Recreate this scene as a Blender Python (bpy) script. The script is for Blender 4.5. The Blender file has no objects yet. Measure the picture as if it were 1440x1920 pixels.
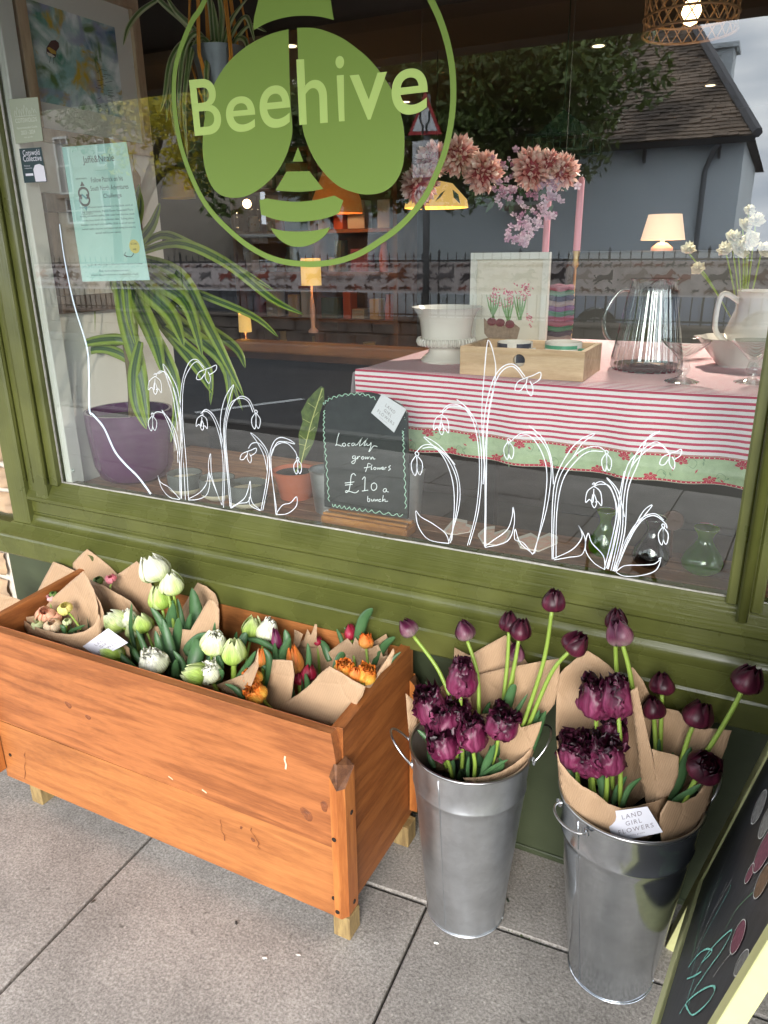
import bpy, bmesh, math, random
from mathutils import Vector, Matrix, noise
from mathutils.geometry import tessellate_polygon, delaunay_2d_cdt
R = math.radians
random.seed(7)
sc = bpy.context.scene
COL = sc.collection

# ---------------------------------------------------------------- camera, world, sun, exposure
F_PX = 1398.0
PITCH, ROLL, YAW = R(19.3), R(-.72), R(27.0)
CAM = Vector((0, -1.505, 1.45))
_cy, _sy, _cp, _sp = math.cos(YAW), math.sin(YAW), math.cos(PITCH), math.sin(PITCH)
FWD = Vector((-_sy*_cp, _cy*_cp, -_sp)); _rt = Vector((_cy, _sy, 0)); _up = _rt.cross(FWD)
RT = math.cos(ROLL)*_rt + math.sin(ROLL)*_up
UP = -math.sin(ROLL)*_rt + math.cos(ROLL)*_up
cd = bpy.data.cameras.new('camera'); cam = bpy.data.objects.new('camera', cd); COL.objects.link(cam)
cd.sensor_fit = 'VERTICAL'; cd.sensor_height = 24.0; cd.lens = 24.0*F_PX/1920
cd.clip_start = .02; cd.clip_end = 600
m = Matrix((RT, UP, -FWD)).transposed().to_4x4(); m.translation = CAM
cam.matrix_world = m
sc.camera = cam

SUN_EL, SUN_AZ = 21, 162     # soft high daylight from over the street
w = bpy.data.worlds.new('World'); sc.world = w; w.use_nodes = True
nt = w.node_tree; N = nt.nodes; L = nt.links
bg = N['Background']
sky = N.new('ShaderNodeTexSky'); sky.sky_type = 'NISHITA'; sky.sun_disc = False
sky.sun_elevation = R(SUN_EL); sky.sun_rotation = R(SUN_AZ); sky.dust_density = 1.0; sky.air_density = 1.0
tc = N.new('ShaderNodeTexCoord'); mp = N.new('ShaderNodeMapping'); mp.inputs['Scale'].default_value = (1.6, 1.6, 5.0)
nz = N.new('ShaderNodeTexNoise'); nz.inputs['Scale'].default_value = 2.2; nz.inputs['Detail'].default_value = 7; nz.inputs['Roughness'].default_value = .55
rp = N.new('ShaderNodeValToRGB'); rp.color_ramp.elements[0].position = .30; rp.color_ramp.elements[1].position = .62
cl = N.new('ShaderNodeValToRGB'); cl.color_ramp.elements[0].color = (.42, .48, .58, 1); cl.color_ramp.elements[1].color = (.93, .955, 1, 1); cl.color_ramp.elements[0].position = .3; cl.color_ramp.elements[1].position = .7
cb = N.new('ShaderNodeVectorMath'); cb.operation = 'SCALE'; cb.inputs['Scale'].default_value = 15; L.new(cl.outputs[0], cb.inputs[0])
nz2 = N.new('ShaderNodeTexNoise'); nz2.inputs['Scale'].default_value = 5; nz2.inputs['Detail'].default_value = 6
mx = N.new('ShaderNodeMix'); mx.data_type = 'RGBA'
L.new(tc.outputs['Generated'], mp.inputs['Vector']); L.new(mp.outputs[0], nz.inputs['Vector']); L.new(mp.outputs[0], nz2.inputs['Vector'])
L.new(nz.outputs['Fac'], rp.inputs['Fac']); L.new(nz2.outputs['Fac'], cl.inputs['Fac'])
mrr = N.new('ShaderNodeMapRange'); mrr.inputs['To Min'].default_value = .955; mrr.inputs['To Max'].default_value = 1.0
L.new(rp.outputs[0], mrr.inputs['Value']); L.new(mrr.outputs[0], mx.inputs['Factor'])
L.new(sky.outputs[0], mx.inputs[6]); L.new(cb.outputs[0], mx.inputs[7]); L.new(mx.outputs[2], bg.inputs['Color'])
bg.inputs['Strength'].default_value = .15
sl = bpy.data.lights.new('sun', 'SUN'); sl.energy = 1.5; sl.angle = R(32); sl.color = (1, .95, .88)
so = bpy.data.objects.new('sun', sl); COL.objects.link(so)
# light from the street side, over the roofs (travels towards +y, down)
so.rotation_euler = Vector((-math.sin(R(180-SUN_AZ))*math.cos(R(SUN_EL)), math.cos(R(180-SUN_AZ))*math.cos(R(SUN_EL)), -math.sin(R(SUN_EL)))).to_track_quat('-Z', 'Y').to_euler()
vs = sc.view_settings; vs.view_transform = 'Standard'; vs.look = 'None'; vs.gamma = 1; vs.use_curve_mapping = False
vs.exposure = 1.62
sc.cycles.max_bounces = 8; sc.cycles.transparent_max_bounces = 16; sc.cycles.transmission_bounces = 8
sc.cycles.glossy_bounces = 4; sc.cycles.diffuse_bounces = 3; sc.cycles.sample_clamp_indirect = 6
sc.cycles.caustics_reflective = False; sc.cycles.caustics_refractive = False

# ---------------------------------------------------------------- picture point -> place
def ray(px, py): return ((px-720)/F_PX)*RT - ((py-960)/F_PX)*UP + FWD
def AY(px, py, y): d = ray(px, py); return CAM + d*((y-CAM.y)/d.y)
def AZ(px, py, z): d = ray(px, py); return CAM + d*((z-CAM.z)/d.z)
def AX(px, py, x): d = ray(px, py); return CAM + d*((x-CAM.x)/d.x)
def APL(px, py, p0, n): d = ray(px, py); return CAM + d*((p0-CAM).dot(n)/d.dot(n))
def proj(p):
    v = Vector(p)-CAM; z = v.dot(FWD); return 720+F_PX*v.dot(RT)/z, 960-F_PX*v.dot(UP)/z
def HZ(x, y, py):            # height of the point above (x, y) seen at row py
    a, b = 0., 4.
    for _ in range(40):
        c = (a+b)/2
        if proj((x, y, c))[1] > py: a = c
        else: b = c
    return a
# the glass lies in y = 0; a point at y = -Y behind the camera is seen mirrored at +Y
def MY(px, py, Y): p = AY(px, py, Y); return Vector((p.x, -Y, p.z))
def V(*a): return Vector(a)

# ---------------------------------------------------------------- materials
MATS = {}
def newmat(name):
    m = bpy.data.materials.new(name); m.use_nodes = True; MATS[name] = m
    return m, m.node_tree.nodes, m.node_tree.links, m.node_tree.nodes['Principled BSDF']
def pm(name, col, rough=.6, metal=0., bump=0., bscale=40., var=0., vscale=6., spec=.5, stretch=None, translucent=0., vcol=False, emit=None, coat=0., col2=None, fine=False):
    m, N, L, b = newmat(name)
    b.inputs['Roughness'].default_value = rough; b.inputs['Metallic'].default_value = metal
    b.inputs['Specular IOR Level'].default_value = spec; b.inputs['Coat Weight'].default_value = coat
    c4 = (*col, 1); out = None
    tc = N.new('ShaderNodeTexCoord'); mp = N.new('ShaderNodeMapping')
    L.new(tc.outputs['Object'], mp.inputs['Vector'])
    if stretch: mp.inputs['Scale'].default_value = stretch
    b.inputs['Base Color'].default_value = c4
    if vcol:
        a = N.new('ShaderNodeVertexColor'); a.layer_name = 'Col'; out = a.outputs['Color']
    if var or col2:
        nz = N.new('ShaderNodeTexNoise'); nz.inputs['Scale'].default_value = vscale; nz.inputs['Detail'].default_value = 6; nz.inputs['Roughness'].default_value = .6
        L.new(mp.outputs[0], nz.inputs['Vector'])
        if col2 and not vcol:
            mr = N.new('ShaderNodeValToRGB'); mr.color_ramp.elements[0].position = .36; mr.color_ramp.elements[1].position = .66
            mr.color_ramp.elements[0].color = (*col2, 1); mr.color_ramp.elements[1].color = c4
            L.new(nz.outputs['Fac'], mr.inputs[0]); out = mr.outputs[0]
        else:
            hs = N.new('ShaderNodeHueSaturation'); mr = N.new('ShaderNodeMapRange')
            mr.inputs['From Min'].default_value = .25; mr.inputs['From Max'].default_value = .75
            mr.inputs['To Min'].default_value = 1-var; mr.inputs['To Max'].default_value = 1+var
            L.new(nz.outputs['Fac'], mr.inputs['Value']); L.new(mr.outputs[0], hs.inputs['Value'])
            if out: L.new(out, hs.inputs['Color'])
            else: hs.inputs['Color'].default_value = c4
            out = hs.outputs[0]
    if out: L.new(out, b.inputs['Base Color'])
    if bump:
        nb = N.new('ShaderNodeTexNoise'); nb.inputs['Scale'].default_value = bscale; nb.inputs['Detail'].default_value = 4
        L.new(mp.outputs[0], nb.inputs['Vector'])
        bu = N.new('ShaderNodeBump'); bu.inputs['Strength'].default_value = bump; bu.inputs['Distance'].default_value = .004
        L.new(nb.outputs['Fac'], bu.inputs['Height']); L.new(bu.outputs[0], b.inputs['Normal'])
    if translucent:
        t = N.new('ShaderNodeBsdfTranslucent'); ms = N.new('ShaderNodeMixShader'); ms.inputs[0].default_value = translucent
        if out: L.new(out, t.inputs['Color'])
        else: t.inputs['Color'].default_value = c4
        L.new(b.outputs[0], ms.inputs[1]); L.new(t.outputs[0], ms.inputs[2]); L.new(ms.outputs[0], N['Material Output'].inputs['Surface'])
    if emit:
        b.inputs['Emission Color'].default_value = (*emit[0], 1); b.inputs['Emission Strength'].default_value = emit[1]
    return m

def paint_mat(name, col, dark, rough=.28, streak=(2, 60, 60), peel=.5, axis='x'):
    """old gloss paint: brush marks, uneven sheen, chips and scuffs down to a paler undercoat"""
    m, N, L, b = newmat(name)
    geo = N.new('ShaderNodeNewGeometry'); mp = N.new('ShaderNodeMapping'); mp.inputs['Scale'].default_value = streak
    L.new(geo.outputs['Position'], mp.inputs['Vector'])
    n1 = N.new('ShaderNodeTexNoise'); n1.inputs['Scale'].default_value = 3; n1.inputs['Detail'].default_value = 6; L.new(mp.outputs[0], n1.inputs['Vector'])
    n2 = N.new('ShaderNodeTexNoise'); n2.inputs['Scale'].default_value = 7; n2.inputs['Detail'].default_value = 5; L.new(geo.outputs['Position'], n2.inputs['Vector'])
    r = N.new('ShaderNodeValToRGB'); r.color_ramp.elements[0].color = (*dark, 1); r.color_ramp.elements[1].color = (*col, 1)
    r.color_ramp.elements[0].position = .3; r.color_ramp.elements[1].position = .7
    L.new(n2.outputs['Fac'], r.inputs[0])
    # chips
    mp2 = N.new('ShaderNodeMapping'); mp2.inputs['Scale'].default_value = tuple(s*.5+1 for s in streak); L.new(geo.outputs['Position'], mp2.inputs['Vector'])
    n3 = N.new('ShaderNodeTexNoise'); n3.inputs['Scale'].default_value = 5.5; n3.inputs['Detail'].default_value = 9; n3.inputs['Roughness'].default_value = .7; L.new(mp2.outputs[0], n3.inputs['Vector'])
    r3 = N.new('ShaderNodeValToRGB'); r3.color_ramp.elements[0].position = .70-.03*peel; r3.color_ramp.elements[1].position = .745
    L.new(n3.outputs['Fac'], r3.inputs[0])
    mx = N.new('ShaderNodeMix'); mx.data_type = 'RGBA'; mx.inputs[7].default_value = (col[0]*1.9+.06, col[1]*1.9+.06, col[2]*1.6+.06, 1)
    sc_ = N.new('ShaderNodeMath'); sc_.operation = 'MULTIPLY'; sc_.inputs[1].default_value = peel
    L.new(r3.outputs[0], sc_.inputs[0]); L.new(sc_.outputs[0], mx.inputs['Factor']); L.new(r.outputs[0], mx.inputs[6]); L.new(mx.outputs[2], b.inputs['Base Color'])
    rr = N.new('ShaderNodeMapRange'); rr.inputs['To Min'].default_value = rough-.07; rr.inputs['To Max'].default_value = rough+.2
    L.new(n2.outputs['Fac'], rr.inputs['Value']); L.new(rr.outputs[0], b.inputs['Roughness'])
    ad = N.new('ShaderNodeMath'); ad.operation = 'ADD'; L.new(n1.outputs['Fac'], ad.inputs[0]); L.new(r3.outputs[0], ad.inputs[1])
    ad2 = N.new('ShaderNodeMath'); ad2.operation = 'MULTIPLY_ADD'; ad2.inputs[1].default_value = 1.3
    L.new(n2.outputs['Fac'], ad2.inputs[0]); L.new(ad.outputs[0], ad2.inputs[2])
    bu = N.new('ShaderNodeBump'); bu.inputs['Strength'].default_value = .34; bu.inputs['Distance'].default_value = .0022
    L.new(ad2.outputs[0], bu.inputs['Height']); L.new(bu.outputs[0], b.inputs['Normal'])
    return m

def wood_mat(name, col, dark, stretch=(1.2, 14, 14), rough=.45, knots=0., coat=0., grain=1.):
    m, N, L, b = newmat(name)
    tc = N.new('ShaderNodeTexCoord'); mp = N.new('ShaderNodeMapping'); mp.inputs['Scale'].default_value = stretch
    oi = N.new('ShaderNodeObjectInfo'); vm = N.new('ShaderNodeVectorMath'); vm.operation = 'ADD'
    cmb = N.new('ShaderNodeMath'); cmb.operation = 'MULTIPLY'; cmb.inputs[1].default_value = 37
    L.new(oi.outputs['Random'], cmb.inputs[0]); L.new(tc.outputs['Object'], mp.inputs['Vector']); L.new(mp.outputs[0], vm.inputs[0]); L.new(cmb.outputs[0], vm.inputs[1])
    n0 = N.new('ShaderNodeTexNoise'); n0.inputs['Scale'].default_value = 1.6; n0.inputs['Detail'].default_value = 3; L.new(vm.outputs[0], n0.inputs['Vector'])
    m0 = N.new('ShaderNodeMath'); m0.operation = 'MULTIPLY'; m0.inputs[1].default_value = 26; L.new(n0.outputs['Fac'], m0.inputs[0])
    sn = N.new('ShaderNodeMath'); sn.operation = 'SINE'; L.new(m0.outputs[0], sn.inputs[0])
    n1 = N.new('ShaderNodeTexNoise'); n1.inputs['Scale'].default_value = 9; n1.inputs['Detail'].default_value = 8; n1.inputs['Roughness'].default_value = .7; L.new(vm.outputs[0], n1.inputs['Vector'])
    nf = N.new('ShaderNodeTexNoise'); nf.inputs['Scale'].default_value = 34; nf.inputs['Detail'].default_value = 4; L.new(vm.outputs[0], nf.inputs['Vector'])
    af = N.new('ShaderNodeMath'); af.operation = 'MULTIPLY_ADD'; af.inputs[1].default_value = .38; L.new(nf.outputs['Fac'], af.inputs[0]); mf = N.new('ShaderNodeMath'); mf.operation = 'MULTIPLY'; mf.inputs[1].default_value = .62; L.new(n1.outputs['Fac'], mf.inputs[0]); L.new(mf.outputs[0], af.inputs[2])
    a = N.new('ShaderNodeMath'); a.operation = 'MULTIPLY_ADD'; a.inputs[1].default_value = .13*grain; L.new(sn.outputs[0], a.inputs[0]); L.new(af.outputs[0], a.inputs[2])
    r = N.new('ShaderNodeValToRGB'); r.color_ramp.elements[0].position = .30; r.color_ramp.elements[1].position = .68
    r.color_ramp.elements[0].color = (*dark, 1); r.color_ramp.elements[1].color = (*col, 1)
    L.new(a.outputs[0], r.inputs[0]); out = r.outputs[0]
    # broad stain variation
    n2 = N.new('ShaderNodeTexNoise'); n2.inputs['Scale'].default_value = 5; n2.inputs['Detail'].default_value = 10; n2.inputs['Roughness'].default_value = .72
    mp3 = N.new('ShaderNodeMapping'); mp3.inputs['Scale'].default_value = tuple(.4+s*.12 for s in stretch); L.new(tc.outputs['Object'], mp3.inputs[0]); L.new(mp3.outputs[0], n2.inputs['Vector'])
    r2 = N.new('ShaderNodeValToRGB'); r2.color_ramp.elements[0].position = .52; r2.color_ramp.elements[1].position = .66
    L.new(n2.outputs['Fac'], r2.inputs[0])
    mx = N.new('ShaderNodeMix'); mx.data_type = 'RGBA'; mx.inputs[7].default_value = (dark[0]*.62, dark[1]*.6, dark[2]*.6, 1)
    mm = N.new('ShaderNodeMath'); mm.operation = 'MULTIPLY'; mm.inputs[1].default_value = .62; L.new(r2.outputs[0], mm.inputs[0]); L.new(mm.outputs[0], mx.inputs['Factor'])
    L.new(out, mx.inputs[6]); out = mx.outputs[2]
    if knots:
        vo = N.new('ShaderNodeTexVoronoi'); vo.inputs['Scale'].default_value = knots; vo.inputs['Randomness'].default_value = 1
        mp4 = N.new('ShaderNodeMapping'); mp4.inputs['Scale'].default_value = (1, 1, 1.7); L.new(tc.outputs['Object'], mp4.inputs[0])
        vd = N.new('ShaderNodeVectorMath'); vd.operation = 'MULTIPLY_ADD'; nk = N.new('ShaderNodeTexNoise'); nk.inputs['Scale'].default_value = 18
        L.new(tc.outputs['Object'], nk.inputs['Vector']); L.new(nk.outputs['Color'], vd.inputs[0]); vd.inputs[1].default_value = (.05, .05, .05); L.new(mp4.outputs[0], vd.inputs[2]); L.new(vd.outputs[0], vo.inputs['Vector'])
        r4 = N.new('ShaderNodeValToRGB'); r4.color_ramp.elements[0].position = .06; r4.color_ramp.elements[0].color = (1, 1, 1, 1); r4.color_ramp.elements[1].position = .16; r4.color_ramp.elements[1].color = (0, 0, 0, 1)
        L.new(vo.outputs['Distance'], r4.inputs[0])
        m4 = N.new('ShaderNodeMath'); m4.operation = 'MULTIPLY'; m4.inputs[1].default_value = .7; L.new(r4.outputs[0], m4.inputs[0])
        mk = N.new('ShaderNodeMix'); mk.data_type = 'RGBA'; mk.inputs[7].default_value = (dark[0]*.35, dark[1]*.3, dark[2]*.3, 1)
        L.new(m4.outputs[0], mk.inputs['Factor']); L.new(out, mk.inputs[6]); out = mk.outputs[2]
    L.new(out, b.inputs['Base Color'])
    b.inputs['Roughness'].default_value = rough; b.inputs['Coat Weight'].default_value = coat; b.inputs['Coat Roughness'].default_value = .3
    bu = N.new('ShaderNodeBump'); bu.inputs['Strength'].default_value = .35; bu.inputs['Distance'].default_value = .0015
    L.new(a.outputs[0], bu.inputs['Height']); L.new(bu.outputs[0], b.inputs['Normal'])
    return m

def kraft_mat(name, col):
    m, N, L, b = newmat(name)
    uv = N.new('ShaderNodeUVMap'); uv.uv_map = 'UV'
    wv = N.new('ShaderNodeTexWave'); wv.inputs['Scale'].default_value = 24; wv.inputs['Distortion'].default_value = .6; wv.inputs['Detail'].default_value = 1
    L.new(uv.outputs[0], wv.inputs['Vector'])
    n = N.new('ShaderNodeTexNoise'); n.inputs['Scale'].default_value = 9; n.inputs['Detail'].default_value = 7; tc = N.new('ShaderNodeTexCoord'); L.new(tc.outputs['Object'], n.inputs['Vector'])
    mr = N.new('ShaderNodeMapRange'); mr.inputs['To Min'].default_value = .82; mr.inputs['To Max'].default_value = 1.14; L.new(n.outputs['Fac'], mr.inputs['Value'])
    mw = N.new('ShaderNodeMapRange'); mw.inputs['To Min'].default_value = .95; mw.inputs['To Max'].default_value = 1.03; L.new(wv.outputs['Fac'], mw.inputs['Value'])
    mu = N.new('ShaderNodeMath'); mu.operation = 'MULTIPLY'; L.new(mr.outputs[0], mu.inputs[0]); L.new(mw.outputs[0], mu.inputs[1])
    hs = N.new('ShaderNodeHueSaturation'); hs.inputs['Color'].default_value = (*col, 1); L.new(mu.outputs[0], hs.inputs['Value']); L.new(hs.outputs[0], b.inputs['Base Color'])
    b.inputs['Roughness'].default_value = .62; b.inputs['Specular IOR Level'].default_value = .35
    mm = N.new('ShaderNodeMath'); mm.operation = 'MULTIPLY_ADD'; mm.inputs[1].default_value = .25; n5 = N.new('ShaderNodeTexNoise'); n5.inputs['Scale'].default_value = 22; n5.inputs['Detail'].default_value = 3
    L.new(tc.outputs['Object'], n5.inputs['Vector']); L.new(wv.outputs['Fac'], mm.inputs[0]); L.new(n5.outputs['Fac'], mm.inputs[2])
    vc = N.new('ShaderNodeTexVoronoi'); vc.feature = 'DISTANCE_TO_EDGE'; vc.inputs['Scale'].default_value = 11; vd = N.new('ShaderNodeVectorMath'); vd.operation = 'MULTIPLY_ADD'; vd.inputs[1].default_value = (.05, .05, .05)
    L.new(n.outputs['Color'], vd.inputs[0]); L.new(tc.outputs['Object'], vd.inputs[2]); L.new(vd.outputs[0], vc.inputs['Vector'])
    cr_ = N.new('ShaderNodeMapRange'); cr_.inputs['From Max'].default_value = .07; cr_.inputs['To Min'].default_value = -.5; cr_.inputs['To Max'].default_value = 0; L.new(vc.outputs['Distance'], cr_.inputs['Value'])
    ma = N.new('ShaderNodeMath'); ma.operation = 'ADD'; L.new(mm.outputs[0], ma.inputs[0]); L.new(cr_.outputs[0], ma.inputs[1])
    bu = N.new('ShaderNodeBump'); bu.inputs['Strength'].default_value = .6; bu.inputs['Distance'].default_value = .0026
    L.new(ma.outputs[0], bu.inputs['Height']); L.new(bu.outputs[0], b.inputs['Normal'])
    t = N.new('ShaderNodeBsdfTranslucent'); ms = N.new('ShaderNodeMixShader'); ms.inputs[0].default_value = .13; L.new(hs.outputs[0], t.inputs['Color'])
    L.new(b.outputs[0], ms.inputs[1]); L.new(t.outputs[0], ms.inputs[2]); L.new(ms.outputs[0], N['Material Output'].inputs['Surface'])
    return m

def pane_mat(name, tint=(1, 1, 1), boost=1.0, add=0.0):
    """thin window glass: mirror reflection by angle over straight-through transmission"""
    m, N, L, b = newmat(name); N.remove(b)
    g = N.new('ShaderNodeBsdfGlossy'); g.inputs['Roughness'].default_value = .0; g.inputs['Color'].default_value = (.97, 1, .99, 1)
    t = N.new('ShaderNodeBsdfTransparent'); t.inputs['Color'].default_value = (*tint, 1)
    fr = N.new('ShaderNodeFresnel'); fr.inputs['IOR'].default_value = 1.52
    mu = N.new('ShaderNodeMath'); mu.operation = 'MULTIPLY_ADD'; mu.inputs[1].default_value = boost; mu.inputs[2].default_value = add; mu.use_clamp = True
    gb = N.new('ShaderNodeNewGeometry'); iv = N.new('ShaderNodeMath'); iv.operation = 'SUBTRACT'; iv.inputs[0].default_value = 1; L.new(gb.outputs['Backfacing'], iv.inputs[1])
    m2 = N.new('ShaderNodeMath'); m2.operation = 'MULTIPLY'
    ms = N.new('ShaderNodeMixShader'); L.new(fr.outputs[0], mu.inputs[0]); L.new(mu.outputs[0], m2.inputs[0]); L.new(iv.outputs[0], m2.inputs[1]); L.new(m2.outputs[0], ms.inputs[0])
    L.new(t.outputs[0], ms.inputs[1]); L.new(g.outputs[0], ms.inputs[2]); L.new(ms.outputs[0], N['Material Output'].inputs['Surface'])
    return m

def stripe_leaf(name, edge, mid, dark, scale=1.):
    m, N, L, b = newmat(name)
    uv = N.new('ShaderNodeUVMap'); uv.uv_map = 'UV'; sp = N.new('ShaderNodeSeparateXYZ'); L.new(uv.outputs[0], sp.inputs[0])
    r = N.new('ShaderNodeValToRGB'); cr = r.color_ramp
    cr.elements[0].position = 0; cr.elements[0].color = (*edge, 1); cr.elements[1].position = 1; cr.elements[1].color = (*edge, 1)
    for p, c in ((.26, edge), (.32, mid), (.42, dark), (.5, mid), (.58, dark), (.68, mid), (.74, edge)):
        e = cr.elements.new(p); e.color = (*c, 1)
    L.new(sp.outputs[0], r.inputs[0]); L.new(r.outputs[0], b.inputs['Base Color']); b.inputs['Roughness'].default_value = .38
    t = N.new('ShaderNodeBsdfTranslucent'); ms = N.new('ShaderNodeMixShader'); ms.inputs[0].default_value = .3; L.new(r.outputs[0], t.inputs['Color'])
    L.new(b.outputs[0], ms.inputs[1]); L.new(t.outputs[0], ms.inputs[2]); L.new(ms.outputs[0], N['Material Output'].inputs['Surface'])
    return m

# ---------------------------------------------------------------- mesh builder
class MB:
    def __init__(s): s.v = []; s.f = []; s.c = []; s.uv = []; s.mi = []; s.cc = (1, 1, 1)
    def vert(s, p, c=None, uv=(0, 0)): s.v.append(Vector(p)); s.c.append(c or s.cc); s.uv.append(uv); return len(s.v)-1
    def face(s, *i, m=0): s.f.append(i); s.mi.append(m)
    def box(s, x0, x1, y0, y1, z0, z1, m=0, bev=0.):
        if bev:
            b = bev
            pts = []
            # chamfered box from 24 vertices
            bm = bmesh.new(); bmesh.ops.create_cube(bm, size=1)
            for v in bm.verts: v.co = V(x0 if v.co.x < 0 else x1, y0 if v.co.y < 0 else y1, z0 if v.co.z < 0 else z1)
            bmesh.ops.bevel(bm, geom=bm.edges[:], offset=b, segments=1, affect='EDGES', clamp_overlap=True)
            k = len(s.v); bm.verts.index_update()
            for v in bm.verts: s.vert(v.co)
            for f in bm.faces: s.face(*[k+v.index for v in f.verts], m=m)
            bm.free(); return s
        k = len(s.v)
        for z in (z0, z1):
            for x, y in ((x0, y0), (x1, y0), (x1, y1), (x0, y1)): s.vert((x, y, z))
        for q in ((3, 2, 1, 0), (4, 5, 6, 7), (0, 1, 5, 4), (1, 2, 6, 5), (2, 3, 7, 6), (3, 0, 4, 7)): s.face(*[k+i for i in q], m=m)
        return s
    def obox(s, o, ax, ay, az, m=0):      # box from a corner and three edge vectors
        k = len(s.v)
        for z in (0, 1):
            for x, y in ((0, 0), (1, 0), (1, 1), (0, 1)): s.vert(o+ax*x+ay*y+az*z)
        fl = ax.cross(ay).dot(az) < 0
        for q in ((3, 2, 1, 0), (4, 5, 6, 7), (0, 1, 5, 4), (1, 2, 6, 5), (2, 3, 7, 6), (3, 0, 4, 7)):
            q = [k+i for i in q]; s.face(*(q[::-1] if fl else q), m=m)
        return s
    def tube(s, pts, r, n=6, caps=True, m=0, col=None):
        pts = [Vector(p) for p in pts]; rs = r if isinstance(r, (list, tuple)) else [r]*len(pts)
        t0 = (pts[1]-pts[0]).normalized(); a = t0.orthogonal().normalized(); base = len(s.v)
        for i, p in enumerate(pts):
            t = (pts[min(i+1, len(pts)-1)]-pts[max(i-1, 0)]).normalized()
            a = (a - t*a.dot(t)); a = a.normalized() if a.length > 1e-6 else t.orthogonal().normalized(); b = t.cross(a)
            for j in range(n):
                an = 2*math.pi*j/n; s.vert(p + (a*math.cos(an)+b*math.sin(an))*rs[i], c=col, uv=(j/n, i/(len(pts)-1)))
        for i in range(len(pts)-1):
            for j in range(n):
                q = (base+i*n+j, base+i*n+(j+1) % n, base+(i+1)*n+(j+1) % n, base+(i+1)*n+j); s.face(*q, m=m)
        if caps:
            s.face(*[base+j for j in range(n)][::-1], m=m); s.face(*[base+(len(pts)-1)*n+j for j in range(n)], m=m)
        return s
    def lathe(s, prof, c=(0, 0, 0), n=32, m=0, axis=None, wob=None, close=False):
        c = Vector(c); base = len(s.v); rot = None
        if axis is not None: rot = Vector((0, 0, 1)).rotation_difference(Vector(axis).normalized())
        for i, (r, z) in enumerate(prof):
            for j in range(n):
                a = 2*math.pi*j/n; rr = r*(wob(a, i) if wob else 1)
                p = V(rr*math.cos(a), rr*math.sin(a), z)
                if rot: p = rot @ p
                s.vert(c+p, uv=(j/n, i/len(prof)))
        for i in range(len(prof)-1):
            for j in range(n):
                s.face(base+i*n+j, base+i*n+(j+1) % n, base+(i+1)*n+(j+1) % n, base+(i+1)*n+j, m=m)
        return s
    def grid(s, fn, nu, nv, m=0, col=None):   # fn(u, v) -> point
        k = len(s.v)
        for i in range(nu+1):
            for j in range(nv+1):
                u, v = i/nu, j/nv
                s.vert(fn(u, v), c=col(u, v) if col else None, uv=(v, u))
        for i in range(nu):
            for j in range(nv):
                a = k+i*(nv+1)+j; s.face(a, a+1, a+nv+2, a+nv+1, m=m)
        return s
    def poly(s, pts, n, th, m=0):           # flat outline, extruded by th along n
        pts = [Vector(p) for p in pts]; k = len(s.v); n = Vector(n); c = len(pts)
        for p in pts: s.vert(p)
        for p in pts: s.vert(p+n*th)
        tri = tessellate_polygon([pts])
        for t in tri:
            a, b, c_ = (pts[i] for i in t)
            flip = (b-a).cross(c_-a).dot(n) < 0
            t2 = t[::-1] if flip else t
            s.face(*[k+c+i for i in t2], m=m); s.face(*[k+i for i in t2[::-1]], m=m)
        for i in range(c): s.face(k+i, k+(i+1) % c, k+c+(i+1) % c, k+c+i, m=m)
        return s
    def stroke(s, pts, wd, n, off=0., th=.0004, m=0):   # brush line on a plane with normal n
        n = Vector(n).normalized(); pts = [Vector(p)+n*off for p in pts]; k = len(s.v); q = len(pts)
        for i, p in enumerate(pts):
            t = (pts[min(i+1, q-1)]-pts[max(i-1, 0)]).normalized(); b = t.cross(n).normalized()
            w_ = wd[i] if isinstance(wd, list) else wd
            for sg in (-1, 1): s.vert(p+b*sg*w_/2+n*th)
        for i in range(q-1): a = k+2*i; s.face(a, a+1, a+3, a+2, m=m)
        return s

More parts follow.
